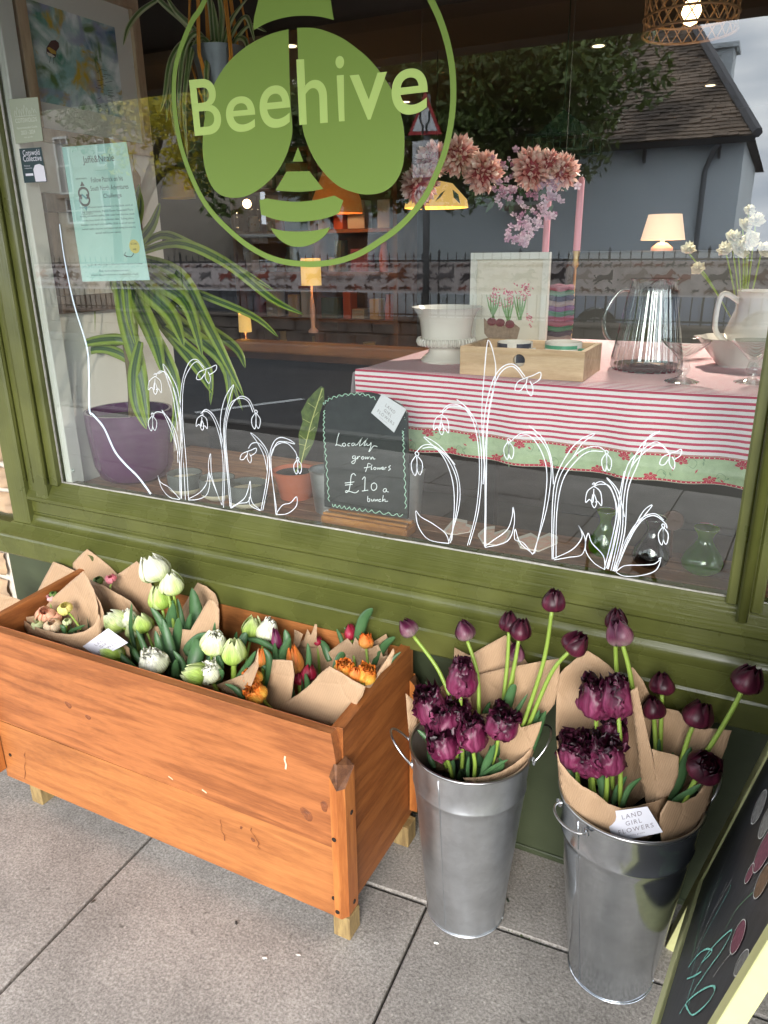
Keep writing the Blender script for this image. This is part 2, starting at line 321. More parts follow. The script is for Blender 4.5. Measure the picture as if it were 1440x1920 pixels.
WL = {}
def tag(o, label=None, cat=None, group=None, kind=None):
    if label: o['label'] = label
    if cat: o['category'] = cat
    if group: o['group'] = group
    if kind: o['kind'] = kind
    return o
def empty(name, loc, label=None, cat=None, group=None, kind=None):
    o = bpy.data.objects.new(name, None); o.empty_display_size = .05; COL.objects.link(o); o.location = loc; WL[o.name] = Vector(loc)
    return tag(o, label, cat, group, kind)
def mk(name, mb, mat, parent=None, label=None, cat=None, group=None, kind=None, smooth=None, solid=0., bevel=0., sub=0):
    org = Vector((sum(v.x for v in mb.v)/len(mb.v), sum(v.y for v in mb.v)/len(mb.v), min(v.z for v in mb.v)))
    me = bpy.data.meshes.new(name); me.from_pydata([v-org for v in mb.v], [], mb.f)
    for mm in (mat if isinstance(mat, (list, tuple)) else [mat]): me.materials.append(mm)
    if any(mb.mi): me.polygons.foreach_set('material_index', mb.mi)
    ca = me.color_attributes.new('Col', 'FLOAT_COLOR', 'POINT')
    flat = []
    for c in mb.c: flat += [c[0], c[1], c[2], 1]
    ca.data.foreach_set('color', flat)
    ul = me.uv_layers.new(name='UV'); vi = [0]*len(me.loops); me.loops.foreach_get('vertex_index', vi)
    uf = []
    for i in vi: uf += list(mb.uv[i])
    ul.data.foreach_set('uv', uf)
    me.validate()
    if smooth is not None:
        me.polygons.foreach_set('use_smooth', [True]*len(me.polygons))
        if smooth < 180: me.set_sharp_from_angle(angle=R(smooth))
    o = bpy.data.objects.new(name, me); COL.objects.link(o)
    pl = WL[parent.name] if parent else V(0, 0, 0)
    if parent: o.parent = parent
    o.location = org-pl; WL[o.name] = org
    if bevel:
        bv = o.modifiers.new('bevel', 'BEVEL'); bv.width = bevel; bv.segments = 2; bv.limit_method = 'ANGLE'; bv.angle_limit = R(40)
    if solid:
        sm = o.modifiers.new('solid', 'SOLIDIFY'); sm.thickness = solid; sm.offset = 0
    if sub:
        ss = o.modifiers.new('sub', 'SUBSURF'); ss.levels = ss.render_levels = sub
    return tag(o, label, cat, group, kind)

def catmull(pts, per=6, closed=False):
    pts = [Vector(p) for p in pts]; n = len(pts); out = []
    rng = range(n) if closed else range(n-1)
    for i in rng:
        if closed: p0, p1, p2, p3 = pts[i-1], pts[i], pts[(i+1) % n], pts[(i+2) % n]
        else: p0, p1, p2, p3 = pts[max(i-1, 0)], pts[i], pts[i+1], pts[min(i+2, n-1)]
        for k in range(per):
            t = k/per
            out.append(.5*((2*p1)+(p2-p0)*t+(2*p0-5*p1+4*p2-p3)*t*t+(3*p1-p0-3*p2+p3)*t**3))
    if not closed: out.append(pts[-1])
    return out

_glyph = {}
def text_polys(s, spacing=1.0, bold=0., res=3):
    key = (s, spacing, bold, res)
    if key in _glyph: return _glyph[key]
    cu = bpy.data.curves.new('t', 'FONT'); cu.body = s; cu.size = 1; cu.resolution_u = res; cu.space_character = spacing; cu.offset = bold; cu.align_x = 'CENTER' if '\n' in s else 'LEFT'
    o = bpy.data.objects.new('t', cu); COL.objects.link(o)
    dg = bpy.context.evaluated_depsgraph_get(); me = o.evaluated_get(dg).to_mesh()
    vs_ = [v.co.copy() for v in me.vertices]; fs = [tuple(p.vertices) for p in me.polygons]
    o.evaluated_get(dg).to_mesh_clear(); bpy.data.objects.remove(o); bpy.data.curves.remove(cu)
    _glyph[key] = (vs_, fs); return vs_, fs
def text_quad(mb, s, bl, br, tr, tl, n, off=.0005, spacing=1., bold=0., m=0, res=3):
    """flat lettering laid into a quadrilateral of places (bottom-left, bottom-right, top-right, top-left)"""
    vs_, fs = text_polys(s, spacing, bold, res); n = Vector(n).normalized()
    x0 = min(v.x for v in vs_); x1 = max(v.x for v in vs_); y0 = min(v.y for v in vs_); y1 = max(v.y for v in vs_)
    k = len(mb.v)
    for v in vs_:
        u, t = (v.x-x0)/(x1-x0+1e-9), (v.y-y0)/(y1-y0+1e-9)
        mb.vert((bl*(1-u)+br*u)*(1-t)+(tl*(1-u)+tr*u)*t+n*off)
    for f in fs:
        a, b, c = (mb.v[k+i] for i in f[:3])
        mb.face(*[k+i for i in (f if (b-a).cross(c-a).dot(n) >= 0 else f[::-1])], m=m)

def blob_sheet(outline, depth, step=10, wrinkle=.004, seed=0, fn=AY):
    """a free sheet of paper: outline in picture points, depth(px, py) gives its distance from the glass"""
    pts = [Vector((float(a), float(b))) for a, b in outline]
    n = len(pts); x0 = min(p.x for p in pts); x1 = max(p.x for p in pts); y0 = min(p.y for p in pts); y1 = max(p.y for p in pts)
    bd = []
    for i in range(n):
        a, b = pts[i], pts[(i+1) % n]; k = max(1, int((b-a).length/step))
        for j in range(k): bd.append(a+(b-a)*j/k)
    nb = len(bd); inner = []
    def inside(x, y):
        c = False; j = nb-1
        for i in range(nb):
            if (bd[i].y > y) != (bd[j].y > y) and x < (bd[j].x-bd[i].x)*(y-bd[i].y)/(bd[j].y-bd[i].y)+bd[i].x: c = not c
            j = i
        return c
    y = y0+step/2; row = 0
    while y < y1:
        x = x0+step*(.5 if row % 2 else .1)
        while x < x1:
            if inside(x, y) and min((bd[i]-Vector((x, y))).length for i in range(nb)) > step*.45: inner.append(Vector((x, y)))
            x += step
        y += step*.87; row += 1
    vv = bd+inner
    res = delaunay_2d_cdt(vv, [(i, (i+1) % nb) for i in range(nb)], [list(range(nb))], 1, 1e-4)
    mb = MB()
    for p in res[0]:
        d = depth(p.x, p.y); q = fn(p.x, p.y, d)
        q += V(.3, -1, .2)*(noise.noise(V(p.x/37+seed, p.y/41, seed))*wrinkle*1.15+(abs(noise.noise(V(p.x/19+seed*3, p.y/27, seed)))-.2)*wrinkle*.55)
        mb.vert(q, uv=((p.x*.83+p.y*.35+seed*31)*.0035, (p.y-p.x*.3)*.0035))
    for f in res[2]: mb.face(*f)
    return mb
# ---------------------------------------------------------------- shared materials
GREEN = paint_mat('olive gloss paint along', (.100, .108, .026), (.064, .071, .017), rough=.21)
GREENV = paint_mat('olive gloss paint upright', (.108, .116, .028), (.070, .078, .019), streak=(60, 60, 2), rough=.25, peel=.8)
PANEL = paint_mat('dull dark green paint', (.054, .068, .033), (.038, .049, .024), rough=.42, peel=.35)
WHITEP = pm('white paint', (.62, .62, .58), .45, bump=.2, bscale=30, var=.08)
CREAM = pm('cream wall paint', (.80, .77, .71), .8, var=.05, bump=.15, bscale=60)
SHELF = wood_mat('brown shelf wood', (.30, .155, .085), (.13, .062, .032), stretch=(1.5, 12, 12), rough=.4)
PINE = wood_mat('orange stained pine', (.45, .172, .050), (.28, .094, .027), stretch=(1.1, 15, 13), rough=.45, coat=.08, grain=.6)
PINET = wood_mat('browner stained pine', (.40, .140, .043), (.23, .072, .021), stretch=(1.0, 15, 12), rough=.45, coat=.08, grain=1.0)
PINEY = wood_mat('orange stained pine, end boards', (.35, .12, .030), (.21, .062, .015), stretch=(13, 1.2, 11), rough=.48, coat=.06, grain=.8)
PINEZ = wood_mat('orange stained pine, posts', (.48, .17, .04), (.31, .09, .02), stretch=(14, 14, 1.2), rough=.42, coat=.12)
ENDGR = wood_mat('brown end grain', (.20, .085, .035), (.09, .034, .015), stretch=(14, 14, 14), rough=.6)
RAWW = wood_mat('pale treated timber', (.36, .25, .10), (.20, .13, .05), stretch=(14, 14, 2), rough=.7)
KRAFT = kraft_mat('brown kraft paper', (.49, .325, .195))
GLASS = pane_mat('shop window glass', (.93, .95, .93), boost=2.35, add=.0)
DARKM = pm('dark interior timber', (.045, .032, .025), .7, var=.2)
LEAFG = pm('tulip leaf', (.065, .150, .055), .42, var=.25, vscale=14, translucent=.12, bump=.25, bscale=60)
STEMG = pm('tulip stem', (.26, .38, .06), .4, var=.15, translucent=.1)
CARDW = pm('white card', (.66, .66, .72), .6)
INK = pm('grey ink', (.22, .20, .22), .7)

def slab_mat():
    m, N, L, b = newmat('grey concrete paving')
    geo = N.new('ShaderNodeNewGeometry'); oi = N.new('ShaderNodeObjectInfo')
    n1 = N.new('ShaderNodeTexNoise'); n1.inputs['Scale'].default_value = 170; n1.inputs['Detail'].default_value = 5; n1.inputs['Roughness'].default_value = .75
    n2 = N.new('ShaderNodeTexNoise'); n2.inputs['Scale'].default_value = 4; n2.inputs['Detail'].default_value = 7; n2.inputs['Roughness'].default_value = .65
    vo = N.new('ShaderNodeTexVoronoi'); vo.inputs['Scale'].default_value = 115
    for n in (n1, n2, vo): L.new(geo.outputs['Position'], n.inputs['Vector'])
    r = N.new('ShaderNodeValToRGB'); cr = r.color_ramp
    cr.elements[0].position = .33; cr.elements[0].color = (.172, .157, .141, 1); cr.elements[1].position = .70; cr.elements[1].color = (.49, .457, .415, 1)
    e = cr.elements.new(.5); e.color = (.315, .288, .258, 1)
    L.new(n1.outputs['Fac'], r.inputs[0])
    hs = N.new('ShaderNodeHueSaturation'); L.new(r.outputs[0], hs.inputs['Color'])
    mr = N.new('ShaderNodeMapRange'); mr.inputs['From Min'].default_value = .3; mr.inputs['From Max'].default_value = .7; mr.inputs['To Min'].default_value = .72; mr.inputs['To Max'].default_value = 1.18; L.new(n2.outputs['Fac'], mr.inputs['Value'])
    m2 = N.new('ShaderNodeMapRange'); m2.inputs['To Min'].default_value = .93; m2.inputs['To Max'].default_value = 1.08; L.new(oi.outputs['Random'], m2.inputs['Value'])
    mu = N.new('ShaderNodeMath'); mu.operation = 'MULTIPLY'; L.new(mr.outputs[0], mu.inputs[0]); L.new(m2.outputs[0], mu.inputs[1]); L.new(mu.outputs[0], hs.inputs['Value'])
    # pale chips of aggregate, dark spots
    rs = N.new('ShaderNodeValToRGB'); rs.color_ramp.elements[0].position = .0; rs.color_ramp.elements[0].color = (1, 1, 1, 1); rs.color_ramp.elements[1].position = .13; rs.color_ramp.elements[1].color = (0, 0, 0, 1)
    vo2 = N.new('ShaderNodeTexVoronoi'); vo2.inputs['Scale'].default_value = 38; L.new(geo.outputs['Position'], vo2.inputs['Vector']); L.new(vo2.outputs['Distance'], rs.inputs[0])
    mx = N.new('ShaderNodeMix'); mx.data_type = 'RGBA'; mx.inputs[7].default_value = (.55, .50, .44, 1); L.new(rs.outputs[0], mx.inputs['Factor']); L.new(hs.outputs[0], mx.inputs[6])
    n3 = N.new('ShaderNodeTexNoise'); n3.inputs['Scale'].default_value = 26; n3.inputs['Detail'].default_value = 2; L.new(geo.outputs['Position'], n3.inputs['Vector'])
    r3 = N.new('ShaderNodeValToRGB'); r3.color_ramp.elements[0].position = .70; r3.color_ramp.elements[1].position = .76; L.new(n3.outputs['Fac'], r3.inputs[0])
    m3 = N.new('ShaderNodeMix'); m3.data_type = 'RGBA'; m3.inputs[7].default_value = (.06, .052, .045, 1)
    mm = N.new('ShaderNodeMath'); mm.operation = 'MULTIPLY'; mm.inputs[1].default_value = .7; L.new(r3.outputs[0], mm.inputs[0]); L.new(mm.outputs[0], m3.inputs['Factor']); L.new(mx.outputs[2], m3.inputs[6])
    L.new(m3.outputs[2], b.inputs['Base Color']); b.inputs['Roughness'].default_value = .85; b.inputs['Specular IOR Level'].default_value = .3
    bu = N.new('ShaderNodeBump'); bu.inputs['Strength'].default_value = .7; bu.inputs['Distance'].default_value = .002; L.new(n1.outputs['Fac'], bu.inputs['Height']); L.new(bu.outputs[0], b.inputs['Normal'])
    return m
SLAB = slab_mat()
JOINT = pm('dark joint dirt', (.028, .024, .020), .95, bump=.6, bscale=60)

# ---------------------------------------------------------------- ground
mb = MB(); g = 300
mb.box(-g, g, -3.80, 40, -.3, -.016); mk('ground', mb, JOINT, kind='structure')
ASPH = pm('asphalt', (.052, .052, .054), .9, bump=.6, bscale=60, var=.25, vscale=3)
mb = MB(); mb.box(-g, g, -9.0, -3.93, -.4, -.13); mk('road', mb, ASPH, kind='structure')
mb = MB(); mb.box(-g, g, -g, -9.13, -.4, -.02); mk('far_ground', mb, pm('far tarmac', (.10, .088, .078), .9, var=.25, vscale=1), kind='structure')
STONEK = pm('grey kerb stone', (.15, .14, .13), .8, bump=.5, bscale=30, var=.15)
pav = empty('pavement', (0, 0, 0), kind='structure')
SD = R(3.43)     # the paving runs a little askew to the shop front
ex, ey = V(math.cos(SD), math.sin(SD), 0), V(-math.sin(SD), math.cos(SD), 0)
def slab(a0, a1, b0, b1):        # in paving coordinates
    gp = .0034; th = .05
    mb = MB(); bm = bmesh.new(); bmesh.ops.create_cube(bm, size=1)
    bz = random.uniform(-.0012, .0012)
    for v in bm.verts:
        v.co = ex*((a0+gp) if v.co.x < 0 else (a1-gp)) + ey*((b0+gp) if v.co.y < 0 else (b1-gp)) + V(0, 0, -th if v.co.z < 0 else bz)
    bmesh.ops.bevel(bm, geom=[e for e in bm.edges if all(v.co.z > -.01 for v in e.verts)], offset=.004, segments=1, affect='EDGES')
    bm.verts.index_update()
    for v in bm.verts: mb.vert(v.co)
    for f in bm.faces: mb.face(*[v.index for v in f.verts])
    bm.free(); mk('paving_slab', mb, SLAB, pav)
def pc(p): return p.dot(ex), p.dot(ey)
jr = pc(AZ(1000, 1762, 0))[1]                       # long joint in front of the buckets
ja = pc(AZ(150, 1705, 0))[0]; jb = pc(AZ(745, 1818, 0))[0]
wd_ = jb-ja
rows = [jr+.62, jr, jr-.62, jr-1.24, jr-1.86, jr-2.48, jr-3.10]
for i in range(6):
    off = ja if i in (1,) else ja+.5*wd_ if i in (0, 2, 4) else ja
    if i == 0: off = ja+.45
    for k in range(-7, 7): slab(off+k*wd_, off+(k+1)*wd_, rows[i+1], rows[i])
kb = empty('kerb', (0, -3.87, 0), kind='structure')
for k in range(-14, 6):
    mb = MB(); mb.box(k*.92, k*.92+.912, -3.93, -3.80, -.13, .0, bev=.012); mk('kerb_stone', mb, STONEK, kb)
kb2 = empty('far_kerb', (0, -9.06, 0), kind='structure')
for k in range(-26, 4):
    mb = MB(); mb.box(k*.92, k*.92+.912, -9.13, -9.0, -.13, .0, bev=.012); mk('kerb_stone', mb, STONEK, kb2)
# white line along the road
mb = MB()
for a_, b_ in (((366, 774), (568, 748)), ((456, 652), (566, 635))):
    a_, b_ = AZ(*a_, -.127), AZ(*b_, -.127); a_.y *= -1; b_.y *= -1; mb.stroke([a_, b_], .10, (0, 0, 1), 0, .001)
mk('road_marking', mb, pm('road paint', (.6, .6, .58), .8), kind='structure')
# a few small bits on the slabs
random.seed(3)
for px, py, c in ((443, 1730, (.03, .025, .02)), (952, 1688, (.02, .03, .015)), (497, 1796, (.7, .66, .6)), (818, 1768, (.75, .75, .7)), (560, 1790, (.5, .45, .4)), (175, 1690, (.04, .03, .02))):
    c0 = AZ(px, py, .001); mb = MB()
    mb.lathe([(0.0, .0025), (.003, .002), (.0045, .0)], c0, 7, wob=lambda a, i: 1+.5*math.sin(a*2+px))
    tag(mk('litter_speck', mb, pm('speck', c, .9)), kind='stuff')

random.seed(8); mb = MB()
for k in range(420):
    u = random.random(); x = random.uniform(-2.2, .6) if u < .7 else random.uniform(-2, .5); y = -random.random()**2.2*.09-.004 if u < .7 else random.uniform(-1.2, -.1)
    r_ = random.uniform(.0006, .0022); c0 = V(x, y, .0005); mb.lathe([(0, r_), (r_*.9, r_*.6), (r_, -.0005)], c0, 5, wob=lambda a, i: 1+.4*math.sin(a*2+k))
tag(mk('grit', mb, pm('grit', (.20, .17, .13), .95, var=.5, vscale=200)), kind='stuff')
MOSS = pm('joint moss', (.05, .075, .02), .95, bump=1, bscale=300)
mb = MB()
for k in range(160):
    t = random.random(); p = (AZ(935, 1733, .0), AZ(1236, 1871, .0)); q = p[0].lerp(p[1], t*1.1-.05) if k % 2 else V(random.uniform(-2, .5), -.004, 0); r_ = random.uniform(.001, .003)
    mb.lathe([(0, r_*.5), (r_, -.003)], q+V(0, random.uniform(-.002, .002), -.001), 5)
tag(mk('moss', mb, MOSS), kind='stuff')

# ---------------------------------------------------------------- shop front
X0, XG0, XG1 = -3.2, -1.872, -.004
shop = empty('painted_shopfront', (-1, 0, 0), 'olive green painted timber shop front with large window', 'shop front')
def prof_x(name, prof, x0, x1, mat, seg=1, smooth=30):
    mb = MB(); n = len(prof)
    for i in range(seg+1):
        x = x0+(x1-x0)*i/seg
        for y, z in prof: mb.vert((x, y, z))
    for i in range(seg):
        for j in range(n):
            a, b = i*n+j, i*n+(j+1) % n; mb.face(a, b, b+n, a+n)
    mb.face(*range(n)); mb.face(*[seg*n+j for j in range(n)][::-1])
    bm = bmesh.new()
    o = mk(name, mb, mat, shop, smooth=smooth)
    bm.from_mesh(o.data); bmesh.ops.recalc_face_normals(bm, faces=bm.faces); bm.to_mesh(o.data); bm.free()
    o.data.set_sharp_from_angle(angle=R(smooth))
    return o
XL_ = AY(33, 1120, 0).x-.005
# stallboard panel down to the ground
mb = MB(); mb.box(XL_, 1.2, .0, .04, .0, .56, bev=.001); mk('stallboard_panel', mb, PANEL, shop)
mb = MB(); mb.box(XL_+.02, 1.2, -.006, -.0005, .0, .018, bev=.003); mk('base_strip', mb, PANEL, shop)
# sill with its slope, recessed fascia, cove and lower ledge: stacked mouldings butted end to end
prof_x('window_sill', [(.03, .792), (-.004, .792), (-.010, .783), (-.034, .747), (-.0385, .742), (-.0385, .733), (-.033, .727), (-.022, .725), (.03, .725)], -2.05, 1.2, GREEN)
prof_x('sill_fascia', [(.03, .7245), (-.021, .7245), (-.0225, .688), (-.019, .6835), (-.019, .6795), (-.0235, .6765), (.03, .6765)], -2.08, 1.2, GREEN)
prof_x('cove_moulding', [(.03, .676), (-.024, .676), (-.026, .668), (-.031, .659), (-.039, .652), (-.047, .649), (-.047, .6455), (.03, .6455)], -2.08, 1.2, GREEN)
prof_x('ledge', [(.03, .645), (-.046, .645), (-.074, .620), (-.080, .6175), (-.0835, .612), (-.0835, .5565), (-.081, .553), (.03, .553)], X0, 1.2, GREEN)
# left stile: stepped uprights
def upright(name, x0, x1, y0, z0, z1, mat=GREENV, bev=.004):
    mb = MB(); mb.box(x0, x1, y0, .03, z0, z1, bev=bev); return mk(name, mb, mat, shop)
zt = 3.2
upright('stile', -1.905, XG0, -.022, .7835, zt)
upright('stile', -1.957, -1.9055, -.036, .7255, zt)
upright('stile', -1.998, -1.9575, -.026, .7255, zt)
upright('stile', -2.075, -1.9985, -.044, .6465, zt, bev=.006)
for x in (-1.9055, -1.9575, -1.9985):
    mb = MB(); mb.tube([(x, -.030, .79), (x, -.030, zt)], .0055, 8); mk('bead', mb, GREENV, shop, smooth=180)
# mullion at the right
upright('mullion', XG1, .018, -.020, .7835, zt)
upright('mullion', .0185, .040, -.040, .765, zt, bev=.008)
upright('mullion', .0405, .062, -.024, .775, zt)
mb = MB(); mb.tube([(.029, -.043, .765), (.029, -.043, zt)], .010, 10); mk('bead', mb, GREENV, shop, smooth=180)
# paint-caked foot where upright meets sill
mb = MB(); mb.box(.0625, 1.2, .002, .008, .79, zt); mk('window_pane', mb, GLASS, shop)
# the big pane
mb = MB(); mb.box(XG0-.01, XG1+.004, .002, .008, .788, zt); pane = mk('window_pane', mb, GLASS, shop)
# putty line
mb = MB(); mb.tube([V(XG0+i*.0623, .0005, .7925+.0008*math.sin(i*1.7)) for i in range(31)], .0035, 5); mk('putty', mb, pm('dirty putty', (.36, .35, .31), .8, bump=.6, bscale=120, var=.3, vscale=40), shop, smooth=180)
mb = MB(); mb.tube([V(XG0+.003, -.001, .79), V(XG0+.003, -.001, zt)], .0035, 5); mk('putty', mb, MATS['dirty putty'], shop, smooth=180)
# inner white lining
mb = MB(); mb.box(XG0+.004, XG0+.030, .0095, .06, .782, zt, bev=.003); mk('window_lining', mb, WHITEP, shop)
# display shelf inside
def plank(x0, x1, y0, y1, mat=SHELF, z=.78, th=.03):
    mb = MB(); mb.box(x0, x1, y0, y1, z-th, z, bev=.0015); return mk('shelf_board', mb, mat, shop)
for a in range(4): plank(-1.85, .7, .0095+a*.0555, .0095+a*.0555+.055)
for a in range(6): plank(-1.85, -1.12, .232+a*.0555, .232+a*.0555+.055)

# canopy over the pavement
can = empty('canopy', (-1, -1.3, 2.5), 'flat dark timber canopy over the pavement, seen mirrored at the top of the window', 'canopy')
mb = MB(); mb.box(-6.5, 4, -2.62, -.0, 2.62, 2.74); mk('soffit', mb, pm('dark canopy boards', (.06, .045, .035), .8, var=.2), can)
mb = MB(); mb.box(-6.5, 4, -2.66, -2.50, 2.405, 2.6195); mk('edge_beam', mb, MATS['dark canopy boards'], can)
mb = MB(); mb.box(-6, 4, .031, .30, 2.75, 5); mb.box(.4, 3, .031, .3, 0, .7); tag(mk('upper_wall', mb, pm('shop upper stone', (.42, .36, .27), .9, var=.2), shop))

# ---------------------------------------------------------------- stone wall left of the shop front
STN = pm('honey limestone', (.55, .37, .21), .9, bump=1., bscale=25, col2=(.36, .26, .18), vscale=7)
MORT = pm('pale mortar', (.62, .56, .47), .95, bump=1., bscale=40, var=.15)
sw = empty('stone_wall', (-2.3, .05, 0), 'honey coloured rubble stone wall at the left end of the shop front', 'wall')
mb = MB()
mb.grid(lambda u, v: V(XL_-.006-v*1.6+.012*noise.noise(V(0, u*30, 3)), .012+.012*noise.noise(V(u*30, v*14, 1)), u*.553), 26, 16)
mk('mortar_face', mb, MORT, sw, smooth=180)
mb = MB()
mb.grid(lambda u, v: V(-2.079-v*1.5, .012+.012*noise.noise(V(u*30, v*14, 5)), .646+u*2.2), 40, 16)
mk('mortar_face', mb, MORT, sw, smooth=180)
random.seed(11)
def rubble(xr, z0, z1):
    z = z0
    while z < z1:
        h = random.uniform(.07, .15); x = xr-random.uniform(.004, .03)
        h = min(h, z1-z)
        while x > xr-.9:
            wdt = random.uniform(.12, .28)
            mb = MB(); sd = random.uniform(0, 99)
            def fn(u, v, x=x, wdt=wdt, z=z, h=h, sd=sd):
                e = min(u, 1-u, v, 1-v)
                return V(x-wdt*v-.008*(.5-v)+.010*noise.noise(V(u*4, sd, 2)), -.002-.028*min(1, e*7)**.6-.012*noise.noise(V(u*3+sd, v*5, 1)), z+.006+(h-.012)*u+.008*noise.noise(V(v*4, sd, 7)))
            mb.grid(fn, 8, 8); mk('stone', mb, STN, sw, smooth=180)
            x -= wdt+.012
        z += h+.008
rubble(XL_-.012, .0, .545); rubble(-2.088, .65, 1.6)

# ---------------------------------------------------------------- interior
mb = MB(); mb.box(-6, 3, .05, 7, -.05, 0); mk('shop_floor', mb, pm('dark shop floor', (.055, .048, .042), .55, var=.3), kind='structure')
CEIL = pm('shop ceiling', (.085, .068, .055), .8)
mb = MB(); mb.box(-6, 3, .05, 7, 2.62, 2.68); mk('shop_ceiling', mb, CEIL, kind='structure')
mb = MB(); mb.box(-6, 3, 6.6, 6.7, 0, 2.62); mk('shop_back_wall', mb, pm('shop back wall', (.14, .12, .11), .8), kind='structure')
mb = MB(); mb.box(-6.1, -6, .05, 6.6, 0, 2.62); mb.box(3, 3.1, .05, 6.6, 0, 2.62); mk('shop_side_wall', mb, MATS['shop back wall'], kind='structure')
mb = MB(); mb.box(-6, -1.9, .04, .049, 0, 2.62); mk('shop_front_wall_inside', mb, MATS['shop back wall'], kind='structure')
mb = MB(); mb.box(-1.93, -1.872, .0095, .55, 0, 2.62, bev=.003); mk('partition_wall', mb, CREAM, kind='structure')
mb = MB(); mb.box(-6, 3, 1.6, 1.78, 2.34, 2.6195); mk('ceiling_beam', mb, DARKM, kind='structure')
mb = MB(); mb.box(-1.85, .7, .04, .05, 0, .748); mb.box(-1.85, -1.12, .55, .56, 0, .748); mk('shelf_skirt', mb, DARKM, kind='structure')
# ---------------------------------------------------------------- across the road (seen mirrored in the window)
IRON = pm('black iron', (.02, .02, .022), .5)
DRYST = pm('low wall stone', (.20, .16, .13), .95, bump=1., bscale=14, col2=(.11, .09, .075), vscale=5)
RY = -9.5
lw = empty('low_wall', (-4, RY, 0), 'low brown stone wall carrying the iron railings across the road', 'wall')
random.seed(5)
for row in range(2):
    x = -14+random.uniform(0, .3)
    while x < 2.0:
        wdt = random.uniform(.35, .62); mb = MB(); mb.box(x, x+wdt-.012, RY-.14, RY+.14+random.uniform(-.01, .012), row*.21-.02, row*.21+.185, bev=.02); mk('stone', mb, DRYST, lw); x += wdt
mb = MB(); mb.box(-14, 2, RY-.12, RY+.12, -.02, .38); mk('core', mb, DRYST, lw)
for k in range(16):
    mb = MB(); mb.box(-14+k, -14+k+.99, RY-.17, RY+.17, .395, .45, bev=.012); mk('coping_stone', mb, DRYST, lw)
rl = empty('iron_railing', (-4, RY, .45), 'black iron spiked railing on the low wall across the road', 'railing')
for z in (.50, 1.30):
    mb = MB(); mb.box(-14, 2, RY-.018, RY+.018, z-.012, z+.012); mk('rail', mb, IRON, rl)
mb = MB(); mb.box(-.007, .007, -.007, .007, .45, 1.36); mb.lathe([(.007, 1.36), (.013, 1.375), (.0, 1.43)], (0, 0, 0), 6)
bar0 = None
for k in range(115):
    x = -14+k*.14
    if bar0 is None:
        for i, v in enumerate(mb.v): mb.v[i] = v+V(x, RY, 0)
        bar0 = mk('railing_bar', mb, IRON, rl); l0 = bar0.location.copy()
    else:
        c = bar0.copy(); COL.objects.link(c); c.parent = rl; c.location = l0+V(k*.14, 0, 0)
        if k % 9 == 4: c.scale = (1.9, 1.9, 1.045)
# printed banner with galloping horses tied to the railing
BAN = pm('banner cloth', (.56, .48, .45), .85, var=.25, vscale=9)
bn = empty('horse_banner', (-4, RY+.03, .8), 'long printed banner of galloping horses tied along the iron railings', 'banner')
mb = MB(); mb.grid(lambda u, v: V(-14+15.6*v, RY+.035+.02*math.sin(v*60)+.008*math.sin(v*173), .84+.44*u), 4, 140); cl_ = mk('cloth', mb, BAN, bn, smooth=180)
mb = MB(); mb.grid(lambda u, v: V(-14+15.6*v, RY+.060+.02*math.sin(v*60)+.008*math.sin(v*173), .825+.02*u), 1, 140); mk('hem', mb, pm('banner hem', (.62, .60, .60), .8), bn)
HC = [pm('horse print '+n, c, .85) for n, c in (('brown', (.14, .055, .035)), ('black', (.045, .035, .04)), ('red', (.27, .07, .05)), ('pale', (.33, .25, .22)), ('grey', (.15, .13, .13)))]
HORSE = [(0, .45), (.05, .62), (.16, .66), (.34, .60), (.52, .66), (.62, .80), (.70, .98), (.75, .93), (.90, .76), (.93, .66), (.86, .64), (.78, .70), (.74, .52), (.84, .42), (1.02, .40), (1.06, .28), (1.0, .30), (.98, .35), (.80, .33), (.68, .36), (.64, .28), (.80, .12), (.76, .06), (.58, .22), (.54, .36), (.34, .36), (.24, .30), (.10, .22), (-.04, .04), (-.10, .06), (.04, .28), (.10, .38), (.02, .30), (-.16, .22), (-.18, .27), (-.02, .42), (-.16, .62), (-.10, .66)]
random.seed(9)
prn = [MB() for _ in HC]
for row, (z0, h) in enumerate(((1.19, .085), (.965, .235), (.855, .10))):
    x = -13.8
    while x < 1.3:
        i = random.choice((0, 1, 2, 4, 3)); s = h*random.uniform(.9, 1.1); yo = .036+.02*math.sin((x+14)/15.6*60)+.012*0+.008*math.sin((x+14)/15.6*173)+.003
        sg = 1 if row != 2 else random.choice((1, -1))
        pts = [V(x+(sg*px_)*s*1.35, RY+yo+.006, z0+pz_*s) for px_, pz_ in HORSE]
        prn[i].poly(pts, (0, 1, 0), .001)
        x += s*random.uniform(1.45, 1.9)
for i, p in enumerate(prn): tag(mk('horse_print', p, HC[i], bn), kind='stuff')
